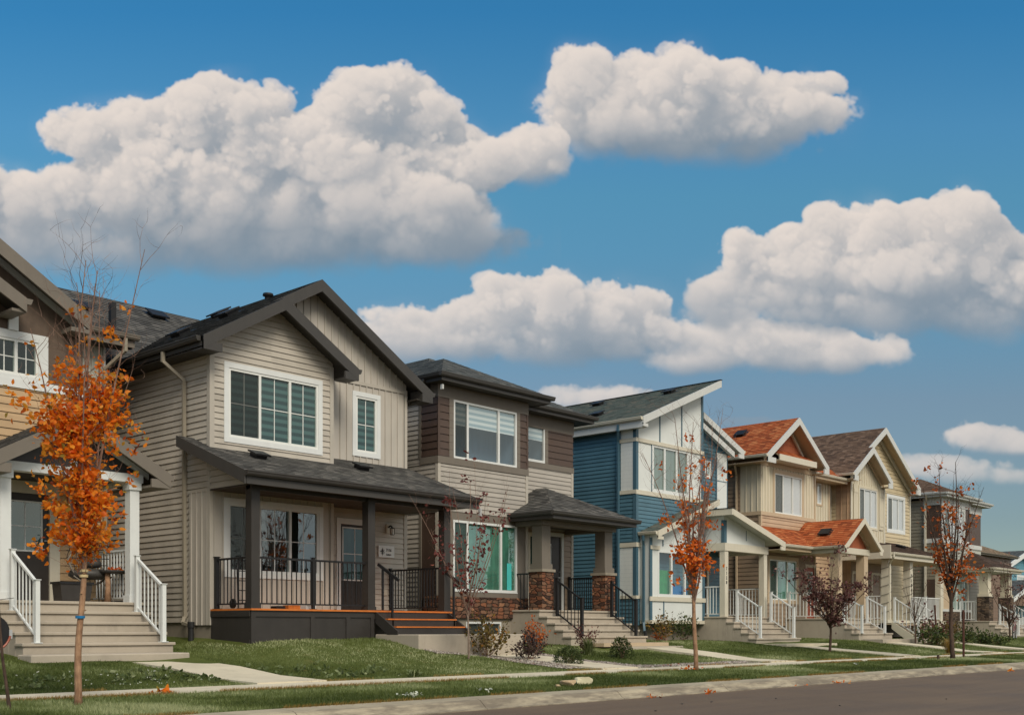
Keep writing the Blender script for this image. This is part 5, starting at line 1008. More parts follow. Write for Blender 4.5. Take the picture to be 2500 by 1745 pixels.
def in_rects(x, y, R):
    r = np.zeros(len(x), bool)
    for a, b, c, d in R: r |= (x > a) & (x < b) & (y > c) & (y < d)
    return r
def rawmesh(name, V, F, mats, tone=None, uvs=False, kind='stuff', parent=None, loc=(0, 0, 0)):
    me = bpy.data.meshes.new(name); k = F.shape[1]
    me.vertices.add(len(V)); me.vertices.foreach_set('co', V.astype(np.float32).ravel()); me.loops.add(F.size); me.loops.foreach_set('vertex_index', F.astype(np.int32).ravel())
    me.polygons.add(len(F)); me.polygons.foreach_set('loop_start', np.arange(0, F.size, k, dtype=np.int32)); me.update(calc_edges=True)
    if tone is not None: a = me.attributes.new('tone', 'FLOAT', 'POINT'); a.data.foreach_set('value', tone.astype(np.float32))
    o = link_mesh(name, me, mats, parent)
    if kind: o['kind'] = kind
    return o
def noise2(x, y, s, seed):
    r = np.random.default_rng(seed); G = r.random((64, 64)); x = x*s; y = y*s; i = np.floor(x).astype(int); j = np.floor(y).astype(int); u = x-i; v = y-j; u = u*u*(3-2*u); v = v*v*(3-2*v); g = lambda a, b: G[a % 64, b % 64]
    return (g(i, j)*(1-u)+g(i+1, j)*u)*(1-v)+(g(i, j+1)*(1-u)+g(i+1, j+1)*u)*v
def blades(name, n, xr, yr, h, w, mat, keep, hmod=None, power=2.2, tb=0.):
    x = xr[0]+(xr[1]-xr[0])*rng.random(n)**power; y = rng.uniform(*yr, n); k = keep(x, y); x, y = x[k], y[k]; n = len(x); z = gz(x, y)
    patch = noise2(x, y, .8, 3)*.6+noise2(x, y, 2.7, 4)*.4; hh = h*rng.uniform(.5, 1.25, n)*(.6+.8*patch); dist = (.7385*x+.6743*y); ww = w*rng.uniform(.7, 1.3, n)*np.clip(dist/16, .8, 2.4)
    if hmod is not None: hh = hh*hmod(x, y)
    a = rng.uniform(0, 2*np.pi, n); l = rng.uniform(.1, .85, n); b = rng.uniform(0, 2*np.pi, n); d = np.stack([np.cos(a)*ww, np.sin(a)*ww, np.zeros(n)], 1); base = np.stack([x, y, z-.005], 1)
    lean = np.stack([np.cos(b)*hh*l, np.sin(b)*hh*l, hh*(1-.35*l)], 1); V = np.concatenate([base-d, base+d, base+lean*.55+np.array([0, 0, .008])*0+d*.5, base+lean], 1).reshape(-1, 3)
    i = np.arange(n)*4; F = np.stack([i, i+1, i+2, i+3], 1); big = noise2(x, y*1.6, .45, 8); tone = np.repeat(np.clip((patch-.3)*1.0+(big-.45)*1.05+rng.uniform(.05, .5, n)+tb, 0, 1), 4); o = rawmesh(name, V, F, mat, tone); return o
M['grass'] = leafmat('grass_blades', [(.1, lin(66, 80, 32)), (.4, lin(98, 110, 52)), (.68, lin(136, 148, 94)), (.92, lin(182, 186, 138))], .3)
M['grass_dry'] = leafmat('dry_grass', [(.1, lin(120, 96, 40)), (.5, lin(168, 128, 58)), (.9, lin(190, 160, 96))], .3)
o = blades('boulevard_grass', 170000, (4.2, 60), (10.68, 13.14), .055, .0042, M['grass'], lambda x, y: np.ones(len(x), bool), tb=.02)
o = blades('lawn_grass', 230000, (5.5, 62), (14.1, 21.2), .05, .0045, M['grass'], lambda x, y: ~(hit_walk(x, y)|in_rects(x, y, PADS)|in_rects(x, y, GRAVEL)), power=1.7, tb=-.08)
def fringe(name, y0, n, thr, s, lb=''):
    x = 4.5+45*rng.random(n)**1.6; k = noise2(x, x*0+y0, 1.1, 9) > thr; x = x[k]; n = len(x); y = y0+rng.normal(0, .035, n)*1.0; z = gz(x, np.full(n, y0)); hh = .055*rng.uniform(.4, 1.2, n); a = rng.uniform(0, 6.28, n); d = np.stack([np.cos(a), np.sin(a), a*0], 1)*.004*np.clip(x/14, .8, 2)[:, None]; b = np.stack([x, y, z], 1); L = np.stack([rng.normal(0, .02, n), rng.normal(s, .02, n), hh], 1)
    V = np.concatenate([b-d, b+d, b+L*.6+d*.5, b+L], 1).reshape(-1, 3); i = np.arange(n)*4; tag(rawmesh(name, V, np.stack([i, i+1, i+2, i+3], 1), M['grass_dry'], np.repeat(rng.random(n), 4)), 'dry straw coloured grass along the '+lb, 'grass')
tag(bpy.data.objects['boulevard_grass'], 'mown green grass on the boulevard strip between kerb and sidewalk', 'grass'); tag(bpy.data.objects['lawn_grass'], 'mown green grass on the front lawns between sidewalk and houses', 'grass')
fringe('dry_grass', 13.12, 26000, .42, -.01, 'street side of the sidewalk'); fringe('dry_grass', 10.69, 16000, .5, -.03, 'back of the kerb'); fringe('dry_grass', 14.14, 12000, .55, .02, 'lawn side of the sidewalk')
# gravel
t = NT('gravel_stones'); a = t.new('ShaderNodeAttribute', attribute_name='tone'); t.set(t.ramp(a.outputs['Fac'], [(.05, lin(78, 72, 66)), (.35, lin(124, 116, 106)), (.6, lin(150, 138, 126)), (.85, lin(186, 180, 170)), (.97, lin(120, 96, 84))]), .8, .3); M['gravel'] = t.mat
def gravel(n):
    x = []; 
    per = [int(n*((b-a)*(d-c))/sum((q[1]-q[0])*(q[3]-q[2]) for q in GRAVEL)) for a, b, c, d in GRAVEL]; P_ = []
    for (a, b, c, d), m in zip(GRAVEL, per): P_.append(np.stack([rng.uniform(a, b, m), rng.uniform(c, d, m)], 1))
    p = np.concatenate(P_); n = len(p); z = gz(p[:, 0], p[:, 1]); o = np.array([(1,0,0),(-1,0,0),(0,1,0),(0,-1,0),(0,0,1),(0,0,-1)], float); f = np.array([(0,2,4),(2,1,4),(1,3,4),(3,0,4),(2,0,5),(1,2,5),(3,1,5),(0,3,5)])
    s = rng.uniform(.014, .034, n); q = o[None]+rng.normal(0, .22, (n, 6, 3)); q = q*s[:, None, None]*rng.uniform(.6, 1.2, (n, 1, 3))*np.array([1, 1, .7]); c_ = np.stack([p[:, 0], p[:, 1], z+.012], 1)
    V = (q+c_[:, None]).reshape(-1, 3); F = (f[None]+np.arange(n)[:, None, None]*6).reshape(-1, 3); tag(rawmesh('gravel', V, F, M['gravel'], np.repeat(rng.random(n), 6)), 'grey gravel strips beside the walkway of the brown panelled house', 'gravel')
gravel(13000)

# ================================================================== trees and shrubs
AUT = [(.02, lin(146, 62, 20)), (.2, lin(232, 112, 26)), (.5, lin(255, 146, 38)), (.78, lin(255, 180, 62)), (.93, lin(222, 166, 54)), (1, lin(160, 140, 58))]
M['leaf_orange'] = leafmat('orange_leaves', AUT, .58)
M['leaf_rust'] = leafmat('rust_leaves', [(0, lin(134, 60, 22)), (.35, lin(214, 100, 28)), (.75, lin(244, 132, 38)), (1, lin(238, 156, 62))], .42)
M['leaf_wine'] = leafmat('wine_leaves', [(0, lin(72, 32, 32)), (.5, lin(112, 54, 52)), (.85, lin(138, 76, 68)), (1, lin(160, 98, 78))], .3)
M['leaf_plum'] = leafmat('plum_leaves', [(0, lin(58, 34, 32)), (.5, lin(98, 60, 56)), (.85, lin(134, 92, 84)), (1, lin(166, 130, 116))], .25)
M['leaf_dark'] = leafmat('dark_leaves', [(0, lin(44, 34, 34)), (.5, lin(66, 50, 48)), (.85, lin(92, 72, 64)), (1, lin(120, 100, 84))], .25)
M['leaf_olive'] = leafmat('olive_leaves', [(0, lin(58, 50, 24)), (.4, lin(96, 84, 38)), (.75, lin(134, 112, 52)), (1, lin(186, 122, 50))], .3)
M['leaf_green'] = leafmat('green_leaves', [(0, lin(34, 46, 22)), (.5, lin(62, 78, 36)), (.85, lin(92, 106, 52)), (1, lin(120, 124, 70))], .3)
M['leaf_fire'] = leafmat('fire_leaves', [(0, lin(124, 60, 28)), (.5, lin(196, 98, 36)), (1, lin(220, 132, 52))], .3)
M['bark_tan'] = bark('tan_bark', lin(172, 138, 108), lin(112, 82, 62)); M['bark_grey'] = bark('grey_bark', lin(150, 132, 116), lin(96, 82, 72)); M['bark_dark'] = bark('dark_bark', lin(92, 74, 62), lin(54, 44, 38)); M['twig'] = bark('twig_bark', lin(150, 122, 106), lin(92, 70, 60))
M['blue_tape'] = paint('blue_tape', lin(30, 110, 160), .4, .1); M['rope'] = paint('pale_strap', lin(190, 172, 130), .8, .15); M['stake'] = paint('rusty_stake', lin(78, 48, 38), .8, .25, 9)
def leaves_mesh(name, pts, dirs, sizes, mat, parent, r, aspect=.7, droop=.5):
    """one leaf = a folded blade of four triangles-worth, hung on its stalk"""
    n = len(pts); P_ = np.array(pts); org = np.array(ORG[parent])
    d = np.array(dirs)+r.normal(0, .75, (n, 3)); d[:, 2] -= droop; d /= np.linalg.norm(d, axis=1, keepdims=True)
    s = np.cross(d, r.normal(0, 1, (n, 3))); s /= np.linalg.norm(s, axis=1, keepdims=True); nn = np.cross(d, s); L = np.array(sizes)[:, None]; w = L*aspect*r.uniform(.35, .6, (n, 1)); c = r.uniform(-.05, .35, (n, 1))*L
    a = P_; tip = P_+d*L-nn*c*.6; m1 = P_+d*L*.33; m2 = P_+d*L*.7-nn*c*.2; f = nn*w*r.uniform(.1, .7, (n, 1))
    V = np.stack([a, m1+s*w*.9+f, m2+s*w*.75+f*.7, tip, m2-s*w*.75+f*.7, m1-s*w*.9+f, m1, m2], 1).reshape(-1, 3)-org
    b = np.array([(0, 6, 1, 1), (6, 7, 2, 1), (7, 3, 2, 2), (0, 5, 6, 6), (5, 4, 7, 6), (4, 3, 7, 7)])
    i = np.arange(n)*8; V = V; Q = np.array([(6, 7, 2, 1), (5, 4, 7, 6)]); T_ = np.array([(0, 6, 1), (7, 3, 2), (0, 5, 6), (4, 3, 7)])
    F3 = np.concatenate([T_, Q[:, [0, 1, 2]], Q[:, [0, 2, 3]]]); F = (F3[None]+i[:, None, None]).reshape(-1, 3)
    tone = np.repeat(np.clip(r.normal(.52, .24, n), 0, 1), 8)
    o = rawmesh(name, V, F, mat, tone, kind=None, parent=parent); return o
def tree(name, label, x, y, H, tr, mats, seed, fork=.28, nb=12, spread=.28, leaf=.08, nleaf=1400, prof=None, lean=(0, 0), bare=.4, group='young street trees', cat='tree', clump=10, twn=5, curve=.6, side=None):
    """young tree: leaning trunk, steep limbs, twigs; leaves sit on twigs where prof(height fraction) allows"""
    r = np.random.default_rng(seed); z0 = float(gz(x, y))-.04 if y > 13 or y < 13.14 else .2; T = thing(name, label, cat, (x, y, z0), group); mb = MB(); zf = H*fork
    def tp(h): k = h/H; return Vector((x+lean[0]*k+.02*math.sin(h*4+seed), y+lean[1]*k+.02*math.cos(h*3+seed), z0+h))
    hs = np.linspace(0, zf*1.12, 12); rad = [tr*(1.25 if h < .08 else 1)*(1-.32*h/zf) for h in hs]; mb.tube([tp(h) for h in hs], rad, 9)
    for k in range(5): h = r.uniform(.3, zf); a = r.uniform(0, 6.28); p = tp(h); mb.tube([p, p+Vector((math.cos(a), math.sin(a), .3))*tr*1.25], [tr*.4, tr*.15], 5)
    obj('trunk', mb, mats[0], T, smooth=True)
    br = MB(); tips = []; segs = []
    def limb(p, d, L, rr, lv):
        n = 6 if lv == 0 else 4; pts = [Vector(p)]; d = Vector(d).normalized()
        for k in range(n):
            d = (d+Vector(r.normal(0, .055 if lv == 0 else .2, 3))+Vector((0, 0, .10*curve))).normalized(); pts.append(pts[-1]+d*(L/n))
        br.tube(pts, [rr*(1-.8*k/n) for k in range(n+1)], 5 if lv == 0 else 3, cap=False)
        for k in range(1, n+1): segs.append((pts[k], d.copy(), lv))
        return pts
    limbs = []
    top = H-zf
    for b in range(nb):
        f = b/max(1, nb-1); h = zf*(.80+.34*f) if b else zf*1.1; a = 2.4*b+r.uniform(-.4, .4); s = spread*r.uniform(.55, 1.3)*(1-.3*f); L = top*r.uniform(.55, 1.0)*(1 if b % 3 else 1.05)
        if b < 2: s *= .3; L = top*r.uniform(.95, 1.0)
        limbs.append((limb(tp(min(h, zf*1.1)), (math.cos(a)*s, math.sin(a)*s, 1), L, tr*r.uniform(.34, .55), 0), L))
    for pts, L in limbs:
        for k in range(1, len(pts)):
            for q in range(max(1, int(twn*.5+r.uniform(0, twn*.6)))):
                a = r.uniform(0, 6.28); e = pts[k].lerp(pts[k-1], r.random()); s = r.uniform(.5, 1.2)
                t_ = limb(e, (math.cos(a)*s, math.sin(a)*s, 1), L*r.uniform(.10, .24), tr*.085, 1)
                for j in (2, 3, 4):
                    a = r.uniform(0, 6.28); limb(t_[j], (math.cos(a), math.sin(a), .7), L*r.uniform(.05, .1), tr*.045, 2)
    obj('branch', br, mats[1], T)
    P_, D_, S_ = [], [], []; cand = [s for s in segs if s[2] > 0]
    lo, hi = zf*.78, H
    w = np.array([max(0, prof((s[0].z-z0)/H)) for s in cand]); cl = noise2(np.array([s[0].x*3+s[0].y*2 for s in cand])+50, np.array([s[0].z*2.2 for s in cand]), 1.7, seed); w = w*np.clip((cl-.28)*3.2, .04, 1)
    if side: w = w*np.array([side(s[0]) for s in cand])
    w = w/w.sum(); idx = r.choice(len(cand), max(1, nleaf//clump), p=w)
    for i in idx:
        p, d, _ = cand[i]
        for k in range(max(1, int(r.uniform(.4, 1.6)*clump))): P_.append(np.array(p)+r.normal(0, leaf*.62, 3)); D_.append(np.array(d)); S_.append(leaf*r.uniform(.55, 1.2))
    leaves_mesh('crown', P_, D_, S_, mats[2], T, r); return T
def shrub(name, label, x, y, rx, h, mat, seed, n=500, leaf=.05, stems=12, group='shrubs in the front gardens', droop=.2, round_=False, cat='shrub', ry=None, aspect=.52):
    r = np.random.default_rng(seed); z0 = float(gz(x, y))-.02; T = thing(name, label, cat, (x, y, z0), group); mb = MB(); P_, D_, S_ = [], [], []; ry = ry or rx
    for k in range(stems):
        a = r.uniform(0, 6.28); e = r.uniform(.2, 1); q = [Vector((x, y, z0))]; d = Vector((math.cos(a)*rx*e, math.sin(a)*ry*e, h*r.uniform(.55, 1.0)*(1-.3*e)))
        for j in range(1, 5): q.append(Vector((x, y, z0))+Vector((d.x*(j/4)**.8, d.y*(j/4)**.8, d.z*j/4))+Vector(r.normal(0, .02, 3)))
        mb.tube(q, [.009, .007, .006, .004, .002], 4, cap=False)
        for j in range(n//stems):
            f = r.uniform(.3, 1.02)*4; i = min(3, int(f)); p = q[i].lerp(q[i+1], min(1, f-i)); P_.append(np.array(p)+r.normal(0, leaf*.9, 3)); D_.append(np.array(d.normalized())); S_.append(leaf*r.uniform(.6, 1.25))
    if round_:
        for k in range(n*2):
            v = r.normal(0, 1, 3); v /= np.linalg.norm(v); v[2] = abs(v[2])*1.0; q = r.uniform(.8, 1.0)+.08*math.sin(v[0]*7+seed)*math.cos(v[1]*6); P_.append(np.array((x+v[0]*rx*q, y+v[1]*ry*q, z0+h*.08+v[2]*h*.9*q))); D_.append(v); S_.append(leaf*r.uniform(.6, 1.2))
    obj('stem', mb, M['twig'], T); leaves_mesh('foliage', P_, D_, S_, mat, T, r, aspect, droop); return T
def grass_tuft(name, label, x, y, rx, h, mat, seed, n=160, group='shrubs in the front gardens', plume=None):
    r = np.random.default_rng(seed); z0 = float(gz(x, y))-.02; T = thing(name, label, 'ornamental grass', (x, y, z0), group); a = r.uniform(0, 6.28, n); e = r.uniform(.1, 1, n)**.7; hh = h*r.uniform(.55, 1, n); w = .006
    b = np.stack([r.normal(0, .04, n), r.normal(0, .04, n), a*0], 1); d = np.stack([-np.sin(a), np.cos(a), a*0], 1)*w; m = b+np.stack([np.cos(a)*rx*e*.4, np.sin(a)*rx*e*.4, hh*.7], 1); t_ = b+np.stack([np.cos(a)*rx*e, np.sin(a)*rx*e, hh*(1-.25*e)], 1)
    V = np.stack([b-d, b+d, m+d*.7, t_, m-d*.7], 1).reshape(-1, 3); i = np.arange(n)*5; F = np.concatenate([np.stack([i, i+1, i+2], 1), np.stack([i, i+2, i+4], 1), np.stack([i+4, i+2, i+3], 1)]); rawmesh('blades', V, F, mat, np.repeat(r.random(n), 5), kind=None, parent=T)
    if plume:
        P_, D_, S_ = [], [], []
        for k in range(60):
            q = t_[r.integers(n)]+np.array(ORG[T])
            for j in range(6): P_.append(q+r.normal(0, .03, 3)+np.array([0, 0, .05])); D_.append(np.array([0, 0, 1.])); S_.append(r.uniform(.03, .06))
        leaves_mesh('plume', P_, D_, S_, plume, T, r, .4, .0)
    return T
ramp_ = lambda a: (lambda f: float(np.interp(f, [p for p, v in a], [v for p, v in a])))
near = tree('maple_tree', 'large orange leaved young tree with blue tape on its trunk, before the tan house', 6.1, 12.3, 5.28, .044, (M['bark_tan'], M['twig'], M['leaf_orange']), 21, fork=.30, nb=12, spread=.10, leaf=.074, nleaf=5600, lean=(.24, -.1), twn=5,
            prof=ramp_([(.25, .5), (.3, 1), (.42, 1.25), (.62, 1.1), (.70, .6), (.75, .16), (.86, .09), (.93, .02), (1.0, .0)]), clump=9)
p = Vector((6.1, 12.3, float(gz(6.1, 12.3))))
for zq, nm, mt, rr in ((.99, 'tape', 'blue_tape', .052), (1.46, 'strap', 'rope', .047), (1.52, 'strap', 'rope', .047)):
    mb = MB(); c = p+Vector((.24*zq/5.28+.02*math.sin(zq*4+21), -.1*zq/5.28+.02*math.cos(zq*3+21), zq)); mb.lathe(c, [(rr*.8, 0), (rr, 0), (rr*1.02, .03), (rr*.8, .03)], 14); obj(nm, mb, M[mt], near)
tree('maple_tree', 'half bare young tree with orange leaves on its lower limbs, before the blue house', 19.85, 12.95, 5.55, .05, (M['bark_tan'], M['twig'], M['leaf_rust']), 33, fork=.30, nb=14, spread=.30, leaf=.095, nleaf=1150, lean=(-.12, .05), twn=4,
     prof=ramp_([(.27, .7), (.32, 1.3), (.45, 1.2), (.55, .8), (.62, .3), (.75, .16), (.9, .05)]), clump=8)
tree('maple_tree', 'orange leaved young tree with dark bare top before the grey green house', 32.85, 12.6, 5.65, .07, (M['bark_dark'], M['bark_dark'], M['leaf_fire']), 47, fork=.34, nb=13, spread=.30, leaf=.115, nleaf=900, lean=(-.15, .05), twn=4, prof=ramp_([(.28, .7), (.4, 1.2), (.6, 1.0), (.75, .8), (.85, .25), (1, .2)]), clump=8)
tree('cherry_sapling', 'thin sapling with sparse wine red leaves and pale grey stem on the grey house lawn', 16.5, 16.3, 4.15, .024, (M['bark_grey'], M['twig'], M['leaf_wine']), 58, fork=.25, nb=12, spread=.62, leaf=.09, nleaf=640, lean=(.05, 0), twn=3, prof=ramp_([(.2, .6), (.3, 1.2), (.6, 1.0), (.8, .5), (1, .35)]), clump=5, group='small trees on the lawns')
tree('plum_tree', 'small bushy tree with dark plum leaves in front of the orange roofed house', 32.0, 16.0, 3.35, .045, (M['bark_dark'], M['bark_dark'], M['leaf_plum']), 63, fork=.26, nb=13, spread=1.5, leaf=.10, nleaf=2300, twn=4, prof=ramp_([(.2, .6), (.3, 1.3), (.5, 1.4), (.7, .9), (.85, .5), (1, .4)]), clump=9, curve=.2, group='small trees on the lawns')
tree('bare_sapling', 'bare thin sapling beside the wooden stair of the beige house', 41.7, 17.4, 3.0, .035, (M['bark_dark'], M['bark_dark'], M['leaf_wine']), 71, fork=.3, nb=8, spread=.5, leaf=.07, nleaf=24, twn=2, prof=lambda f: 1, clump=2, group='small trees on the lawns')
tree('plum_tree', 'spindly dark leaved small tree by the bicycle at the right edge', 53.5, 17.9, 3.9, .05, (M['bark_dark'], M['bark_dark'], M['leaf_plum']), 77, fork=.2, nb=10, spread=.6, leaf=.10, nleaf=420, twn=3, prof=ramp_([(.1, .6), (.3, 1), (.7, .9), (1, .3)]), clump=4, group='small trees on the lawns')
# dark young stem leaning in from the left edge, with its hanging lantern
def stake(label, x, y, h, dx, dy, r_=.02):
    z0 = float(gz(x, y))-.05; s = obj('tree_stake', MB().tube([(x, y, z0), (x+dx*.5, y+dy*.5, z0+h*.5), (x+dx, y+dy, z0+h)], r_, 7), M['stake'], None, (x, y, z0)); tag(s, label, 'stake', 'stakes beside the street trees')
stake('leaning rusty stake left of the right hand orange tree', XY(2288, 17.3), 17.3, 1.6, -.25, 0, .035); stake('upright rusty stake right of the right hand orange tree', XY(2352.5, 12.9), 12.9, 1.5, -.02, 0, .035)
stump = obj('tree_stump', MB().tube([(XY(2291, 12.6), 12.6, .15), (XY(2291, 12.6)-.02, 12.6, .34)], [.05, .035], 7), M['bark_dark'], None, (XY(2291, 12.6), 12.6, .15)); tag(stump, 'short dark stump in the boulevard grass near the right hand orange tree', 'stump')
def at(px, Y): return XY(px, Y), Y
shrub('leafy_shrub', 'olive and yellow leaved shrub beside the basement window', *at(1188, 17.0), .55, 1.05, M['leaf_olive'], 81, 620, .085, 16)
shrub('leafy_shrub', 'tall orange shrub before the concrete stair of the brown panelled house', *at(1308, 17.6), .48, 1.0, M['leaf_fire'], 82, 420, .07, 14)
shrub('leafy_shrub', 'dark plum shrub beside the walkway, in front of the orange one', *at(1293, 16.2), .48, .8, M['leaf_dark'], 83, 620, .075, 14)
shrub('round_shrub', 'small clipped dark green ball shrub at the edge of the gravel', *at(1388, 15.35), .33, .42, M['leaf_green'], 84, 900, .035, 10, round_=True)
shrub('leafy_shrub', 'low purple shrub over green grass below the black stair rail', *at(1436, 17.0), .36, .85, M['leaf_plum'], 85, 300, .07, 10)
grass_tuft('ornamental_grass', 'green grass clump under the purple shrub', XY(1432, 16.9), 16.85, .32, .55, M['grass'], 86, 220)
shrub('leafy_shrub', 'upright green shrub right of the purple one in gravel', *at(1517, 16.2), .28, .55, M['leaf_green'], 87, 420, .05, 12, round_=True)
shrub('leafy_shrub', 'olive brown bush below the window box of the blue house', *at(1626, 19.9), .55, 1.0, M['leaf_olive'], 88, 420, .09, 12)
shrub('leafy_shrub', 'green bush against the foundation of the blue house', *at(1668, 20.0), .6, 1.05, M['leaf_green'], 89, 520, .09, 12)
shrub('leafy_shrub', 'tiny yellow plant by the rain pipe of the blue house', *at(1606, 20.1), .2, .35, M['leaf_fire'], 90, 120, .06, 6)
for k, (px, Y, rx, h, mt, lb) in enumerate([(2258, 18.6, .6, 1.1, 'leaf_plum', 'dark shrub beside the open stair of the beige house'), (2262, 17.2, .8, .9, 'leaf_green', 'wide green shrub before the beige house skirting'), (2290, 18.8, .6, 1.0, 'leaf_plum', 'purple shrub under the beige porch railing'), (2315, 18.9, .7, .9, 'leaf_olive', 'olive shrub below the dark stone wall'), (2300, 16.9, .9, .8, 'leaf_green', 'low green shrub behind the stakes of the orange tree'), (2352, 17.4, .7, .8, 'leaf_green', 'green shrub right of the orange tree trunk'), (2395, 17.2, .6, .55, 'leaf_green', 'low green plant along the far walkway'), (2428, 17.0, .8, .5, 'leaf_green', 'low dark hedge plant close to the bicycle')]):
    shrub('leafy_shrub', lb, *at(px, Y), rx, h, M[mt], 100+k, 380, .13, 10)
grass_tuft('ornamental_grass', 'pale dry grass clump behind the right hand orange tree', XY(2318, 14.6), 14.6, .7, .7, M['grass_dry'], 120, 200)
grass_tuft('ornamental_grass', 'pale weed tuft at the foot of the grey house lawn', XY(1012, 14.3), 14.3, .2, .22, M['grass'], 121, 70)

# ================================================================== loose things
def rock(name, label, x, y, s, seed, mat, z=None, rot=0):
    r = np.random.default_rng(seed); n, m = 14, 9; mb = MB(); z0 = float(gz(x, y)) if z is None else z; ph = r.uniform(0, 6.28, 6); cuts = [(r.normal(0, 1, 3), r.uniform(.45, .8)) for _ in range(12)]+[(np.array([.05, .1, 1.]), .35)]
    for i in range(m+1):
        for j in range(n):
            t, f = math.pi*i/m, 2*math.pi*j/n; v = np.array([math.sin(t)*math.cos(f), math.sin(t)*math.sin(f), math.cos(t)]); k = 1+.10*math.sin(3*v[0]+ph[0])+.08*math.sin(5*v[1]+ph[1])
            v = v*k
            for c, d in cuts:
                c = c/np.linalg.norm(c); q = v@c
                if q > d: v = v-c*(q-d)
            a, b = v[0]*s[0], v[1]*s[1]; mb.v.append((x+a*math.cos(rot)-b*math.sin(rot), y+a*math.sin(rot)+b*math.cos(rot), z0+s[2]*(v[2]+.55)))
    for i in range(m):
        for j in range(n): a = i*n+j; b = i*n+(j+1) % n; mb.f.append((a, b, b+n, a+n)); mb.m.append(0)
    return tag(obj(name, mb, mat, None, (x, y, z0)), label, 'rock', 'rocks on the boulevard')
M['rock'] = concrete('tan_rock', lin(182, 160, 128), .35, 5); M['rock_pale'] = concrete('pale_rock', lin(206, 198, 166), .2, 5)
X, Y = at(1388, 11.35); rock('boulder', 'tan weathered rock in the boulevard grass near the kerb', X, Y, (.2, .14, .10), 3, M['rock'], rot=.3)
X, Y = at(1420, 11.5); rock('boulder', 'pale flat topped slab of rock leaning on the tan one', X, Y, (.24, .15, .125), 8, M['rock_pale'], rot=-.2)
X, Y = at(1362, 11.25); rock('boulder', 'small tan stone on the left end of the rock pair', X, Y, (.07, .06, .045), 9, M['rock'])
# window well
mb = MB(); xa, xb, yf = XY(1206, 20.0), XY(1272, 20.0), 20.0; zb_, zt_ = .55, .92; n = 5; prof = []
for k in range(n*6+1): t = k/(n*6); prof.append((.022*math.cos(2*math.pi*n*t), zb_+(zt_-zb_)*t))
P_ = [(xa, yf+.95)]+[(xa+.25*(1-math.cos(a)), yf+.3-.3*math.sin(a)) for a in np.linspace(0, math.pi/2, 6)]+[(xb-.25*(1-math.cos(a)), yf+.3-.3*math.sin(a)) for a in np.linspace(math.pi/2, 0, 6)]+[(xb, yf+.95)]
for k, (x, y) in enumerate(P_):
    a, b = P_[max(0, k-1)], P_[min(len(P_)-1, k+1)]; d = Vector((b[0]-a[0], b[1]-a[1])).normalized()
    for o_, z in prof: mb.v.append((x-d.y*-o_, y-d.x*o_, z))
m_ = len(prof)
for i in range(len(P_)-1):
    for j in range(m_-1): a = i*m_+j; mb.f.append((a, a+m_, a+m_+1, a+1)); mb.m.append(0)
t_ = obj('window_well', mb, M['corrugated'], None, (xa, yf, .5), True); tag(t_, 'corrugated galvanised window well before the basement window', 'window well')
# bicycle at the far right
def bicycle(x, y, rz, label):
    z = float(gz(x, y))+.03; B = thing('bicycle', label, 'bicycle', (x, y, z)); c, s = math.cos(rz), math.sin(rz); T = lambda u, w, v=0: (x+u*c-v*s, y+u*s+v*c, z+w)
    for u in (0, 1.02):
        mb = MB(); mb.tube([T(u+.33*math.cos(a), .34+.33*math.sin(a)) for a in np.linspace(0, 2*math.pi, 33)], .022, 7, cap=False); wh = obj('wheel', mb, M['pvc_black'], B)
        k = MB(); k.tube([T(u+.30*math.cos(a), .34+.30*math.sin(a)) for a in np.linspace(0, 2*math.pi, 33)], .012, 6, cap=False); [k.tube([T(u, .34, .02), T(u+.30*math.cos(a), .34+.30*math.sin(a))], .0025, 3) for a in np.linspace(0, 2*math.pi, 21)[:-1]]; k.tube([T(u, .34, -.05), T(u, .34, .05)], .02, 8); obj('rim', k, M['silver'], wh)
    f = MB()
    for a, b in (((0, .34), (.38, .28)), ((.38, .28), (.25, .82)), ((.25, .76), (.80, .80)), ((.38, .28), (.82, .74)), ((0, .34), (.27, .72)), ((.79, .86), (.84, .68)), ((.84, .68), (1.02, .34))): f.tube([T(*a), T(*b)], .017, 7)
    obj('frame', f, M['bike_red'], B); h = MB(); h.tube([T(.79, .86), T(.77, .97), T(.84, 1.0)], .014, 6); h.tube([T(.82, 1.02, -.28), T(.84, 1.0, 0), T(.82, 1.02, .28)], .014, 6); obj('handlebar', h, M['black_metal'], B)
    s_ = MB(); s_.tube([T(.25, .82), T(.24, .92)], .014, 6); s_.prism([T(.1, .93, -.08), T(.1, .93, .08), T(.38, .93, .025), T(.38, .93, -.025)], (0, 0, .045)); obj('saddle', s_, M['black_metal'], B); p = MB(); p.lathe(T(.38, .28), [(0, -.0), (.02, 0)], 6); p.tube([T(.38, .28, -.08), T(.38, .28, .08)], .02, 8); p.tube([T(.38, .28, .07), T(.46, .14, .07), T(.46, .14, .16)], .012, 5); p.tube([T(.38, .28, -.07), T(.3, .42, -.07), T(.3, .42, -.16)], .012, 5); p.tube([T(.38+.09*math.cos(a), .28+.09*math.sin(a), .05) for a in np.linspace(0, 6.28, 17)], .008, 4); obj('crank', p, M['silver'], B); return B
M['bike_red'] = paint('dark_red_frame', lin(110, 44, 40), .35, .1)
bicycle(*at(2474, 18.2), math.radians(12), 'bicycle leaning by the dark leaved small tree at the right edge')
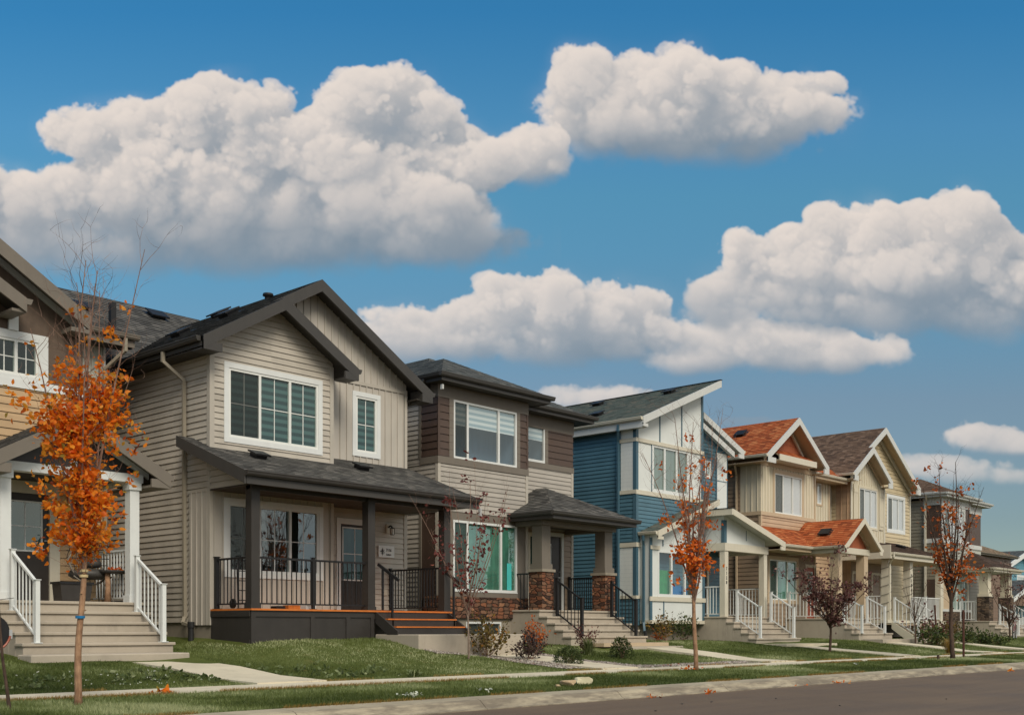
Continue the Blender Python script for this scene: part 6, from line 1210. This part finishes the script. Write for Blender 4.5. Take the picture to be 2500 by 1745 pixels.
# things on the tan house porch
pz_ = 1.572
C = thing('basket_chair', 'rope basket lounge chair with dark cushion on the tan house porch', 'chair', (10.45, 20.45, pz_)); mb = MB(); cx, cy = 10.42, 20.45
ring_ = [(cx+.43*math.cos(a)*(1 if math.sin(a) < 0 else .8), cy+.05+.22*math.sin(a)*.6+.12*max(0, math.sin(a)), pz_+.92+.58*math.sin(a)) for a in np.linspace(0, 2*math.pi, 37)]; mb.tube(ring_, .018, 7, cap=False)
for sx in (-1, 1): mb.tube([(cx+sx*.38, cy-.1, pz_+.5), (cx+sx*.2, cy-.2, pz_+.34), (cx+sx*.34, cy-.28, pz_)], .015, 6); mb.tube([(cx+sx*.2, cy+.1, pz_+.4), (cx+sx*.36, cy+.34, pz_)], .015, 6)
obj('frame', mb, M['taupe_trim'], C); mb = MB()
for k in range(1, 9):
    t = -1+2*k/9; w = .43*math.sqrt(max(0, 1-t*t)); mb.tube([(cx-w, cy+.08, pz_+.92+.58*t), (cx, cy+.3, pz_+.92+.54*t), (cx+w, cy+.08, pz_+.92+.58*t)], .007, 4); mb.tube([(cx+.42*t, cy+.08, pz_+.92-.56*math.sqrt(1-t*t)), (cx+.4*t, cy+.28, pz_+.92), (cx+.42*t*.8, cy+.1, pz_+.92+.56*math.sqrt(1-t*t))], .007, 4)
obj('rope_weave', mb, M['black_metal'], C); obj('cushion', MB().lathe((cx, cy+.06, pz_+.44), [(0, 0), (.28, .01), (.37, .07), (.36, .15), (.25, .2), (0, .21)], 18), M['dark_trim'], C, smooth=True); obj('back_cushion', MB().lathe((cx+.1, cy+.1, pz_+.66), [(0, 0), (.14, .02), (.17, .1), (.12, .18), (0, .2)], 14), M['dark_trim'], C, smooth=True)
tb = thing('side_table', 'small dark side table on a log leg, right of the basket chair', 'table', (10.72, 20.1, pz_)); mb = MB(); mb.lathe((10.72, 20.15, pz_+.56), [(0, 0), (.24, 0), (.27, .03), (.27, .055), (0, .055)], 20); obj('tabletop', mb, M['porch_black'], tb); obj('leg', MB().tube([(10.6, 20.12, pz_), (10.61, 20.12, pz_+.3), (10.6, 20.12, pz_+.56)], [.065, .05, .055], 9), M['bark_tan'], tb, smooth=True); obj('leg', MB().tube([(10.9, 20.15, pz_+.56), (10.93, 20.12, pz_+.03), (10.85, 20.12, pz_+.015), (10.6, 20.1, pz_+.015)], .013, 6), M['black_metal'], tb)
r_ = np.random.default_rng(4); P_ = [(10.62+.25*a, 20.08+.1*b, pz_+.62+.02*c) for a, b, c in r_.random((26, 3))]; o = thing('leaf_pile', 'dry brown leaves lying on the dark porch side table', 'leaves', (10.72, 20.15, pz_+.615)); leaves_mesh('leaves', P_, [(1, 0, 0)]*26, [.08]*26, M['leaf_rust'], o, r_, .6, .0)
mb = MB(); mb.prism([(9.66, 20.02, pz_+.02), (10.2, 20.02, pz_+.02), (10.24, 20.0, pz_+.33), (9.62, 20.0, pz_+.33)], (0, .34, 0)); bx = obj('storage_box', mb, M['porch_black'], None, (9.93, 20.2, pz_)); tag(bx, 'black plastic storage box on the tan house porch beside the door', 'box'); obj('lid', MB().box(9.6, 10.26, 19.98, 20.38, pz_+.33, pz_+.37), M['black_metal'], bx)
# hand truck and boxes on the dark porch
ht = thing('hand_truck', 'black hand truck standing behind the side railing of the dark porch', 'hand truck', (13.3, 19.7, 1.48)); mb = MB(); [mb.tube([(a, 19.62, 1.5), (a, 19.66, 2.3), (a+(.06 if a < 13.3 else -.06), 19.7, 2.48)], .014, 6) for a in (13.18, 13.44)]; [mb.tube([(13.18, 19.63, z), (13.44, 19.63, z)], .010, 5) for z in (1.66, 1.86, 2.06, 2.26)]; mb.tube([(13.24, 19.7, 2.48), (13.38, 19.7, 2.48)], .014, 6); obj('frame', mb, M['black_metal'], ht); obj('toe_plate', MB().box(13.14, 13.48, 19.4, 19.62, 1.485, 1.495), M['black_metal'], ht); [obj('wheel', MB().tube([(a, 19.72, 1.59), (a+.04, 19.72, 1.59)], .1, 14), M['pvc_black'], ht) for a in (13.1, 13.48)]
for k, (a, w, h, mt, lb) in enumerate(((13.75, .22, .06, 'black_metal', 'small dark tool box under the porch railing'), (14.05, .3, .08, 'orange_wood', 'flat orange box under the porch railing'), (14.5, .26, .08, 'white', 'flat white box under the porch railing'))):
    mb = MB().box(a, a+w, 19.1, 19.3, 1.48, 1.48+h); mb.box(a+w*.1, a+w*.9, 19.09, 19.31, 1.48+h, 1.484+h); tag(obj('box', mb, M[mt], None, (a+w/2, 19.2, 1.48)), lb, 'box', 'boxes on the dark porch')
# dark leaning stem with a round lantern at the left edge
st = thing('dark_sapling', 'dark leaning sapling stem at the left edge, rooted in the boulevard grass', 'tree', (XY(24, 12.25), 12.25, .18), 'young street trees'); mb = MB(); xb, yb = XY(24, 12.25), 12.25; mb.tube([(xb, yb, .15), (xb-.03, yb, .4), (xb-.08, yb, .75), (xb-.11, yb, 1.1), (xb-.14, yb, 1.6), (xb-.2, yb, 2.4)], [.024, .018, .016, .015, .013, .008], 7); mb.tube([(xb-.01, yb, .3), (xb-.04, yb-.01, .36)], [.012, .006], 5); obj('trunk', mb, M['bark_dark'], st)
yl = 12.9; xl = XY(-24, yl); zl = HZ(xl, yl, 1543); ln = thing('round_lantern', 'round black lantern with red lower rim hanging at the left edge', 'lantern', (xl, yl, zl)); mb = MB(); mb.tube([(xl, yl-.05, zl), (xl, yl+.05, zl)], .2, 24); obj('drum', mb, M['black_metal'], ln, smooth=False); obj('rim', MB().tube([(xl+.205*math.cos(a), yl-.055, zl+.205*math.sin(a)) for a in np.linspace(-2.4, -.2, 14)], .013, 6), M['door_red'], ln); obj('clip', MB().box(xl+.19, xl+.225, yl-.06, yl-.02, zl-.07, zl+.03), M['silver'], ln); obj('cord', MB().tube([(xl+.1, yl, zl+.2), (xl+.2, yl+2, zl+.32), (8.46, 19.3, 1.6)], .006, 5), M['pvc_black'], ln)
# fallen leaves and litter
r_ = np.random.default_rng(12)
def litter(name, label, spots, mat, cat, leaf=.07, kind=None):
    o = thing(name, label, cat, (*spots[0][:2], 0)); P_, S_ = [], []
    for x, y, z, n, s in spots:
        for k in range(n): P_.append((x+r_.normal(0, s), y+r_.normal(0, s*.35), z+.012+.02*r_.random())); S_.append(leaf*r_.uniform(.6, 1.2))
    leaves_mesh('leaves', P_, [(r_.normal(), r_.normal(), .1) for _ in P_], S_, mat, o, r_, .6, .0); return o
kx = lambda px: (XY(px, 10.1), 10.1, 0)
litter('leaf_litter', 'loose drift of orange leaves in the gutter, right of the rocks', [(*kx(1595), 10, .1), (*kx(1730), 12, .1)], M['leaf_rust'], 'leaves'); litter('leaf_litter', 'orange leaves against the kerb before the blue house', [(*kx(1960), 5, .08), (*kx(2050), 14, .2)], M['leaf_rust'], 'leaves'); litter('leaf_litter', 'single bright orange leaf heap on the road near the right edge', [(XY(2468, 9.9), 9.9, 0, 9, .07)], M['leaf_orange'], 'leaves', .09)
litter('leaf_litter', 'yellow and red leaf heap on the sidewalk edge near the first tree', [(XY(403, 13.2), 13.2, .23, 22, .10)], M['leaf_orange'], 'leaves', .1)
litter('leaf_litter', 'scattered orange leaves on the grass round the centre tree', [(XY(1685, 13.0), 13.0, .23, 20, .16), (XY(1640, 14.3), 14.3, .25, 8, .2)], M['leaf_rust'], 'leaves')
M['petal'] = leafmat('white_petals', [(0, lin(190, 196, 176)), (1, lin(226, 228, 214))], .2)
for px, Y, n, s, lb in ((1000, 11.0, 34, .12, 'white flowering weed clump by the kerb joint'), (1190, 11.05, 16, .08, 'small white flower patch in the boulevard grass'), (1125, 10.8, 0, 0, ''), (2090, 12.0, 8, .08, 'pale weed flowers on the boulevard further along')):
    if n: litter('weed_flowers', lb, [(XY(px, Y), Y, float(gz(XY(px, Y), Y))+.03, n, s)], M['petal'], 'flowers', .05)
pts = [(XY(px, Y), Y) for px, Y in zip(r_.uniform(20, 700, 60), r_.uniform(14.3, 16.2, 60))]; pts = [(x, y) for x, y in pts if not (9.7 < x < 11.2)]
o = thing('clover_flowers', 'tiny white clover flowers dotted over the nearest lawns', 'flowers', (9, 15, .3)); leaves_mesh('flowers', [(x+r_.normal(0, .02), y+r_.normal(0, .02), float(gz(x, y))+.05) for x, y in pts for _ in range(2)], [(0, 0, 1)]*len(pts)*2, [.022]*len(pts)*2, M['petal'], o, r_, .8, 0); o['kind'] = 'stuff'

M['weed'] = leafmat('weed_leaves', [(0, lin(66, 80, 40)), (.5, lin(104, 118, 72)), (1, lin(150, 158, 114))], .3)
P_, D_, S_ = [], [], []
for px, Y, n, s in ((330, 15.4, 30, .3), (420, 16.2, 34, .35), (480, 14.9, 26, .3), (560, 15.0, 34, .35), (640, 16.2, 30, .4), (720, 15.6, 30, .35), (830, 15.0, 30, .35), (900, 15.2, 26, .3), (60, 14.9, 26, .25), (120, 15.6, 30, .3), (1010, 14.5, 18, .15)):
    for k in range(n//2):
        x, y = XY(px, Y)+r_.normal(0, s*1.3), Y+r_.normal(0, s*.6)
        if y < 14.2 or 9.7 < x < 11.2: continue
        for j in range(4): P_.append((x+r_.normal(0, .02), y+r_.normal(0, .02), float(gz(x, y))+.03)); a = r_.uniform(0, 6.28); D_.append((math.cos(a)*1.4, math.sin(a)*1.4, .5)); S_.append(r_.uniform(.05, .10))
o = thing('broadleaf_weeds', 'pale broad leaved weeds scattered through the nearest lawns', 'weeds', (10, 15.5, .3)); leaves_mesh('leaves', P_, D_, S_, M['weed'], o, r_, .7, 0); o['kind'] = 'stuff'
for k, (px, py) in enumerate(((1665, 1718), (1737, 1713), (1895, 1705), (2310, 1706), (2050, 1722), (1600, 1735))):
    d = 1.05*FPX/(py-CY); t_ = (px-CX)/FPX*d; x, y = SA*d+CA*t_, CA*d-SA*t_; q = rock('pebble', 'tiny dark pebble lying on the asphalt', x, y, (.022, .018, .014), 40+k, M['pvc_black'], z=0); q['category'] = 'pebble'; q['group'] = 'pebbles on the road'

# ------------------------------------------------------------------ cumulus light, computed from simulated cloud volumes
def interp_mat(n, m, ph):
    # cubic B-spline weights: n samples over m lattice nodes
    t = ph+np.linspace(1, m-3.01-ph, n); i = t.astype(int); f = (t-i).astype(np.float32)
    M = np.zeros((n, m), np.float32); r = np.arange(n)
    M[r, i-1] = (1-f)**3/6; M[r, i] = (3*f**3-6*f*f+4)/6
    M[r, i+1] = (-3*f**3+3*f*f+3*f+1)/6; M[r, i+2] = f**3/6
    return M
def lattice_noise(shape, cell, rng):
    ms = [int(s/c)+6 for s, c in zip(shape, cell)]
    L = rng.standard_normal(ms).astype(np.float32)*1.25
    A = [interp_mat(s, m, rng.random()) for s, m in zip(shape, ms)]
    v = np.tensordot(A[0], L, (1, 0)); v = np.tensordot(v, A[1], (1, 1)).transpose(0, 2, 1)
    v = np.tensordot(v, A[2], (2, 1)); return v
def shift(a, d):
    out = np.zeros_like(a); src = []; dst = []
    for s, n in zip(d, a.shape):
        s = int(round(s))
        if abs(s) >= n: return out
        src.append(slice(max(0, s), n+min(0, s))); dst.append(slice(max(0, -s), n-max(0, s)))
    out[tuple(dst)] = a[tuple(src)]; return out
SC = 2.3
def render_cloud(img, blobs, base, seed, x0, X0, gain=1.0, soft=0.062, amp=1.0):
    """blobs in picture-plane units (x, y down, rx, ry); img[h, w, 3] accumulates sun, ambient, alpha"""
    rng = np.random.default_rng(seed)
    xs0 = min(b[0]-b[2] for b in blobs)-110; xs1 = max(b[0]+b[2] for b in blobs)+110
    ys0 = min(b[1]-b[3] for b in blobs)-60; ys1 = max(b[1]+b[3] for b in blobs)+50
    nx, ny = int((xs1-xs0)/SC), int((ys1-ys0)/SC)
    rzmax = max(min(b[2], b[3]*1.3) for b in blobs); nz = int(min(2.6*rzmax, 420)/(2.5*SC))
    X = (xs0+SC*np.arange(nx)).astype(np.float32)[None, :, None]
    Y = (ys0+SC*np.arange(ny)).astype(np.float32)[:, None, None]
    Z = ((np.arange(nz)-nz/2)*SC*2.5).astype(np.float32)[None, None, :]
    F = np.full((ny, nx, nz), -200.0, np.float32)
    sub = []
    for (x, y, rx, ry) in blobs:
        rz = min(rx, ry*1.3); z = rng.uniform(-.35, .35)*rzmax*.6
        sub.append((x, y, z, rx, ry, rz))
        for k in range(7):      # smaller puffs riding on every blob
            th = rng.uniform(-.1, 1.1)*np.pi; ph = rng.uniform(-1, 1)
            dx, dy, dz = np.cos(th)*np.cos(ph), -np.sin(th)*np.cos(ph), np.sin(ph)
            s = rng.uniform(.28, .5)
            sub.append((x+dx*rx*.8, y+dy*ry*.8, z+dz*rz*.8, rx*s, ry*s, rz*s))
    for (x, y, z, rx, ry, rz) in sub:
        i0, i1 = max(0, int((x-2*rx-xs0)/SC)), min(nx, int((x+2*rx-xs0)/SC)+1)
        j0, j1 = max(0, int((y-2*ry-ys0)/SC)), min(ny, int((y+2*ry-ys0)/SC)+1)
        if i1 <= i0 or j1 <= j0: continue
        r = min(rx, ry)
        f = (1-np.sqrt(((X[:, i0:i1]-x)/rx)**2+((Y[j0:j1]-y)/ry)**2+((Z-z)/rz)**2))*r
        np.maximum(F[j0:j1, i0:i1], f, out=F[j0:j1, i0:i1])
    sh = F.shape
    n = np.zeros(sh, np.float32)
    for cell, a in ((40, 9.5), (20, 6.5), (10, 4.6), (5, 3.3), (2.6, 2.3)):
        l = lattice_noise(sh, (cell, cell, cell/2.5), rng)
        l = np.abs(l); n += a*(l-.8*l.mean())*(1.0/l.std())
    F += n*amp*np.clip(1+(F+6)/26, 0, 1)
    # softer towards the flat base, crisp at the tops
    h = np.clip((base-Y)/(0.75*(base-ys0-60)), 0, 1)
    D = np.clip(F/(4.5+50*(1-h)**1.5), 0, 1)*np.clip((base+24-Y)/(.46*(base-ys0-60)), 0, 1)**1.5
    v = np.clip(lattice_noise(sh, (50, 26, 20), rng)+.1, 0, 1); D = D+.025*np.clip((F+46)/60, 0, 1)**2*v*np.clip((base+30-Y)/120, 0, 1)
    D *= soft*gain
    # sunlight from the upper left, in front of the cloud
    d2 = D[::2, ::2, :]
    L = np.array([-.70, -.44, -.56])      # y, x, z (z towards the viewer is negative)
    def box(a, r):                        # running mean along every axis
        for ax, q in ((0, r), (1, r), (2, max(1, r*2//3))):
            c = np.cumsum(np.pad(a, [(q+1, q) if k == ax else (0, 0) for k in range(3)], mode='edge'), ax, dtype=np.float32); n_ = a.shape[ax]
            a = (np.take(c, range(2*q+1, 2*q+1+n_), ax)-np.take(c, range(0, n_), ax))/(2*q+1)
        return a
    def march(d, k0, n_, f):
        tau = np.zeros_like(d); s = k0; pos = 0
        for k in range(n_):
            pos += s; tau += shift(d, (L[0]*pos, L[1]*pos, L[2]*pos/2.5))*s*SC; s *= f
        return tau
    big = march(box(d2, 5), 2.0, 11, 1.3); fine = march(d2, 1.0, 6, 1.3)
    li2 = .68*np.exp(-big*.52)*(.50+.50*np.exp(-fine*.62))+.28*np.exp(-big*.10)
    hh = np.clip((base-Y[::2])/(.8*(base-ys0-110)), 0, 1)[:d2.shape[0]]
    li2 = li2*(.12+.88*np.clip(hh*1.4, 0, 1)); ao2 = .9+.1*np.exp(-big*.2)
    def up(a): return np.repeat(np.repeat(a, 2, 0), 2, 1)[:ny, :nx]
    def smooth(a):
        for ax in (0, 1):
            a = (a+np.roll(a, 1, ax)+np.roll(a, -1, ax))/3
        return a
    li = smooth(up(li2)); ao = smooth(up(ao2))
    al = 1-np.exp(-D*2.5*SC)
    T = np.cumprod(1-al, 2); T = np.concatenate([np.ones((ny, nx, 1), np.float32), T[:, :, :-1]], 2)
    w = T*al
    r, g, a = (w*li).sum(2), (w*ao).sum(2), w.sum(2)
    ix, iy = int(round((xs0-X0)/SC)), int(round((ys0-x0)/SC))
    H, W = img.shape[:2]
    a0, a1, b0, b1 = max(0, iy), min(H, iy+ny), max(0, ix), min(W, ix+nx)
    if a1 <= a0 or b1 <= b0: return
    S = (slice(a0-iy, a1-iy), slice(b0-ix, b1-ix)); V = img[a0:a1, b0:b1]
    ia = 1-a[S]
    V[..., 0] = V[..., 0]*ia+r[S]; V[..., 1] = V[..., 1]*ia+g[S]; V[..., 2] = V[..., 2]*ia+a[S]
CLOUDS = [
 # far small ones first
 ([(1330,900,110,30),(1330,895,60,26),(1275,900,40,20),(1390,890,35,22)], 925, 11, .7),
 ([(1650,945,60,14),(1700,952,60,12)], 968, 12, .5),
 ([(2180,980,62,32),(2250,990,62,26),(2300,1000,50,24)], 1022, 13, .8),
 ([(2080,1050,80,26),(2170,1060,80,24),(2260,1065,80,22)], 1090, 14, .55),
 ([(1520,800,70,30),(1600,785,80,40),(1710,772,95,58),(1790,785,80,46),(1880,790,80,42),(1960,790,65,36)], 850, 5, .9),
 ([(1640,730,55,32),(1540,750,50,28)], 790, 6, .75),
 ([(850,740,60,40),(930,740,90,50),(1050,725,80,55),(1130,690,80,65),(1245,690,90,72),(1350,700,90,62),(1430,705,70,55),(1300,740,170,60),(1150,760,190,50),(950,770,150,45),(1420,755,140,55),(1200,780,280,40)], 832, 4, 1.),
 ([(1590,660,50,40),(1690,590,75,65),(1790,590,110,75),(1860,520,55,60),(1970,550,100,90),(2080,560,110,90),(2150,510,90,72),(2210,580,90,85),(2290,640,90,70),(1950,650,170,60),(2120,660,170,60),(2000,620,170,90),(1800,640,190,70),(2200,670,200,60),(1950,700,340,62),(1700,640,90,55),(2200,720,150,50)], 785, 3, 1.),
 ([(1320,190,85,85),(1290,260,80,65),(1430,190,110,72),(1530,190,100,80),(1640,200,85,62),(1760,240,75,55),(1820,225,60,55),(1860,250,55,45),(1450,280,160,55),(1600,285,190,50),(1740,285,120,40),(1480,250,150,80),(1620,270,170,70),(1380,260,110,80),(1700,260,110,60),(1540,320,280,55)], 378, 2, 1.),
 ([(1190,340,65,60),(1120,365,80,45),(1225,365,45,45),(1160,380,90,45),(1220,320,50,50)], 420, 7, .9),
 ([(40,480,85,70),(-60,450,100,90),(-40,530,170,90),(60,470,110,80),(190,300,85,62),(270,290,80,58),(330,320,90,80),(510,250,118,72),(440,270,70,80),(600,240,52,58),(580,330,110,90),(810,230,100,72),(880,220,90,65),(950,270,80,70),(1010,330,70,50),(750,340,120,95),(900,350,120,70),(300,430,170,110),(480,430,170,120),(620,450,170,95),(180,430,90,70),(140,500,140,60),(400,520,190,70),(800,460,130,90),(950,470,75,75),(960,360,110,80),(860,420,140,80),(700,545,430,75),(400,560,330,70),(930,500,180,105),(1010,545,100,60),(1060,370,90,60),(100,550,230,75)], 650, 1, 1.),
]
def make_clouds():
    X0, Y0 = -200, -60; W, H = int(2700/SC), int(1200/SC)
    img = np.zeros((H, W, 3), np.float32)
    for (b, base, seed, g) in CLOUDS:
        render_cloud(img, b, base, seed, Y0, X0, gain=g, amp=min(1, max(q[3] for q in b)/70))
    return img, X0, Y0, SC

EXPO = 0.0
# ================================================================== sky, clouds, sun, camera
SUN = Vector((-.30, -.68, .66)).normalized()
def build_world():
    w = bpy.data.worlds.new('World'); scene.world = w; w.use_nodes = True; t = w.node_tree; n = t.nodes; n.clear(); L = t.links.new
    out = n.new('ShaderNodeOutputWorld'); bg = n.new('ShaderNodeBackground'); L(bg.outputs[0], out.inputs[0]); bg.inputs['Strength'].default_value = .12
    sky = n.new('ShaderNodeTexSky'); sky.sky_type = 'NISHITA'; sky.sun_disc = False; sky.sun_elevation = math.asin(SUN.z); sky.sun_rotation = math.atan2(SUN.x, SUN.y)
    sky.altitude = 600; sky.air_density = SKY_AIR; sky.dust_density = SKY_DUST; sky.ozone_density = SKY_OZ
    tint = n.new('ShaderNodeMix'); tint.data_type = 'RGBA'; tint.blend_type = 'MULTIPLY'; tint.inputs[0].default_value = 1; L(sky.outputs[0], tint.inputs[6]); tn = n.new('ShaderNodeValToRGB'); e = tn.color_ramp.elements
    while len(e) < len(SKY_TINT): e.new(.5)
    for q, (a, b) in zip(e, SKY_TINT): q.position = a/.6; q.color = (b[0]*.8, b[1]*.8, b[2]*.8, 1)
    ts = n.new('ShaderNodeVectorMath'); ts.operation = 'SCALE'; L(tn.outputs[0], ts.inputs[0]); ts.inputs['Scale'].default_value = 1.25; L(ts.outputs[0], tint.inputs[7])
    # cloud bank: a picture of the light scattered in simulated cloud volumes, fixed to compass directions
    img_, X0, Y0, S = make_clouds(); H, Wd = img_.shape[:2]
    im = bpy.data.images.new('cloud_light', Wd, H, alpha=True, float_buffer=True, is_data=True); px = np.ones((H, Wd, 4), np.float32); px[..., :3] = img_[::-1]; im.pixels.foreach_set(px.ravel()); im.update(); im.pack()
    geo = n.new('ShaderNodeTexCoord')
    def dot(v): d = n.new('ShaderNodeVectorMath'); d.operation = 'DOT_PRODUCT'; L(geo.outputs['Generated'], d.inputs[0]); d.inputs[1].default_value = v; return d.outputs['Value']
    def mth(op, a, b=0.):
        m = n.new('ShaderNodeMath'); m.operation = op
        for k, q in enumerate((a, b)):
            if isinstance(q, (int, float)): m.inputs[k].default_value = q
            else: L(q, m.inputs[k])
        return m.outputs[0]
    f = mth('MAXIMUM', mth('ABSOLUTE', dot((SA, CA, 0))), .02); u = mth('DIVIDE', dot((CA, -SA, 0)), f); v = mth('DIVIDE', dot((0, 0, 1)), f)
    k = 2500/2296; tu = mth('MULTIPLY_ADD', u, FPX/k/(Wd*S)); n_ = tu.node; n_.inputs[2].default_value = (CX/k-X0)/(Wd*S)
    tv = mth('MULTIPLY_ADD', v, FPX/k/(H*S)); tv.node.inputs[2].default_value = 1-(CY/k-Y0)/(H*S)
    cb = n.new('ShaderNodeCombineXYZ'); L(tu, cb.inputs[0]); L(tv, cb.inputs[1]); ti = n.new('ShaderNodeTexImage'); ti.image = im; ti.extension = 'CLIP'; ti.interpolation = 'Cubic'; L(cb.outputs[0], ti.inputs[0])
    sp = n.new('ShaderNodeSeparateColor'); L(ti.outputs[0], sp.inputs[0])
    def scale(col, s): m = n.new('ShaderNodeVectorMath'); m.operation = 'SCALE'; m.inputs[0].default_value = col[:3]; L(s, m.inputs['Scale']); return m.outputs[0]
    def add(a, b): m = n.new('ShaderNodeVectorMath'); m.operation = 'ADD'; L(a, m.inputs[0]); L(b, m.inputs[1]); return m.outputs[0]
    tm = n.new('ShaderNodeMapRange'); L(v, tm.inputs[0]); tm.inputs[1].default_value = 0; tm.inputs[2].default_value = .6; L(tm.outputs[0], tn.inputs[0])
    hz = n.new('ShaderNodeMapRange'); L(v, hz.inputs[0]); hz.inputs[1].default_value = .02; hz.inputs[2].default_value = .36; hz.inputs[3].default_value = .62; hz.inputs[4].default_value = 1.0
    a = mth('MULTIPLY', sp.outputs[2], hz.outputs[0])
    inv = mth('SUBTRACT', 1., a); m = n.new('ShaderNodeVectorMath'); m.operation = 'SCALE'; L(tint.outputs[2], m.inputs[0]); L(inv, m.inputs['Scale'])
    cl = add(scale(CLOUD_SUN, mth('MULTIPLY', sp.outputs[0], hz.outputs[0])), scale(CLOUD_AMB, mth('MULTIPLY', sp.outputs[1], hz.outputs[0]))); front = add(m.outputs[0], cl)
    # unseen bright cloud veil added behind the viewer, fill light for facades and panes
    nz = n.new('ShaderNodeTexNoise'); L(geo.outputs['Generated'], nz.inputs['Vector']); nz.inputs['Scale'].default_value = 2.6; nz.inputs['Detail'].default_value = 6; nz.inputs['Roughness'].default_value = .6
    rp = n.new('ShaderNodeValToRGB'); L(nz.outputs['Fac'], rp.inputs[0]); e = rp.color_ramp.elements; e[0].position = .36; e[0].color = FILL_VEIL_LO; e[1].position = .66; e[1].color = FILL_VEIL_HI
    bf = n.new('ShaderNodeMapRange'); bf.interpolation_type = 'SMOOTHSTEP'; L(dot((0, 1, 0)), bf.inputs[0]); bf.inputs[1].default_value = .22; bf.inputs[2].default_value = -.25
    up = n.new('ShaderNodeMapRange'); L(dot((0, 0, 1)), up.inputs[0]); up.inputs[1].default_value = -.05; up.inputs[2].default_value = .0
    mv = n.new('ShaderNodeMix'); mv.data_type = 'RGBA'; L(mth('MULTIPLY', bf.outputs[0], up.outputs[0]), mv.inputs[0]); L(front, mv.inputs[6]); vs = n.new('ShaderNodeVectorMath'); vs.operation = 'SCALE'; L(rp.outputs[0], vs.inputs[0]); vs.inputs['Scale'].default_value = FILL_VEIL; L(vs.outputs[0], mv.inputs[7]); L(mv.outputs[2], bg.inputs[0])
    w.cycles.sampling_method = 'MANUAL'; w.cycles.sample_map_resolution = 512
SKY_AIR, SKY_DUST, SKY_OZ = 1.0, .6, 2.2
SKY_TINT = [(.10, (.48, .49, .45)), (.205, (.62, .63, .57)), (.335, (.53, .91, .85)), (.385, (.53, 1.0, .93)), (.449, (.50, 1.04, 1.06)), (.55, (.29, .95, 1.11))]
CLOUD_SUN = (5.6, 4.1, 2.8); CLOUD_AMB = (1.5, 2.15, 2.8)
FILL_VEIL = 9.0; FILL_VEIL_LO = (.42, .52, .62, 1); FILL_VEIL_HI = (1.0, .93, .84, 1)
build_world()
s = bpy.data.lights.new('sun', 'SUN'); s.energy = 2.7; s.angle = math.radians(26); s.color = (1, .91, .78); so = bpy.data.objects.new('sun', s); COL.objects.link(so); so.rotation_euler = SUN.to_track_quat('Z', 'Y').to_euler(); so.location = (0, -20, 40)
c = bpy.data.cameras.new('camera'); co = bpy.data.objects.new('camera', c); COL.objects.link(co); co.location = (0, 0, CAMZ); co.rotation_euler = (math.pi/2, 0, -ANG)
c.sensor_width = 36; c.lens = 36*FPX/2500; c.shift_y = (CY-872.5)/2500; c.clip_end = 5000; c.clip_start = .1; scene.camera = co
scene.view_settings.view_transform = 'Standard'; scene.view_settings.look = 'None'; scene.view_settings.exposure = EXPO; scene.view_settings.gamma = 1
scene.cycles.use_denoising = True; scene.cycles.max_bounces = 6; scene.cycles.transparent_max_bounces = 12; scene.cycles.caustics_reflective = False; scene.cycles.caustics_refractive = False; scene.cycles.sample_clamp_indirect = 4
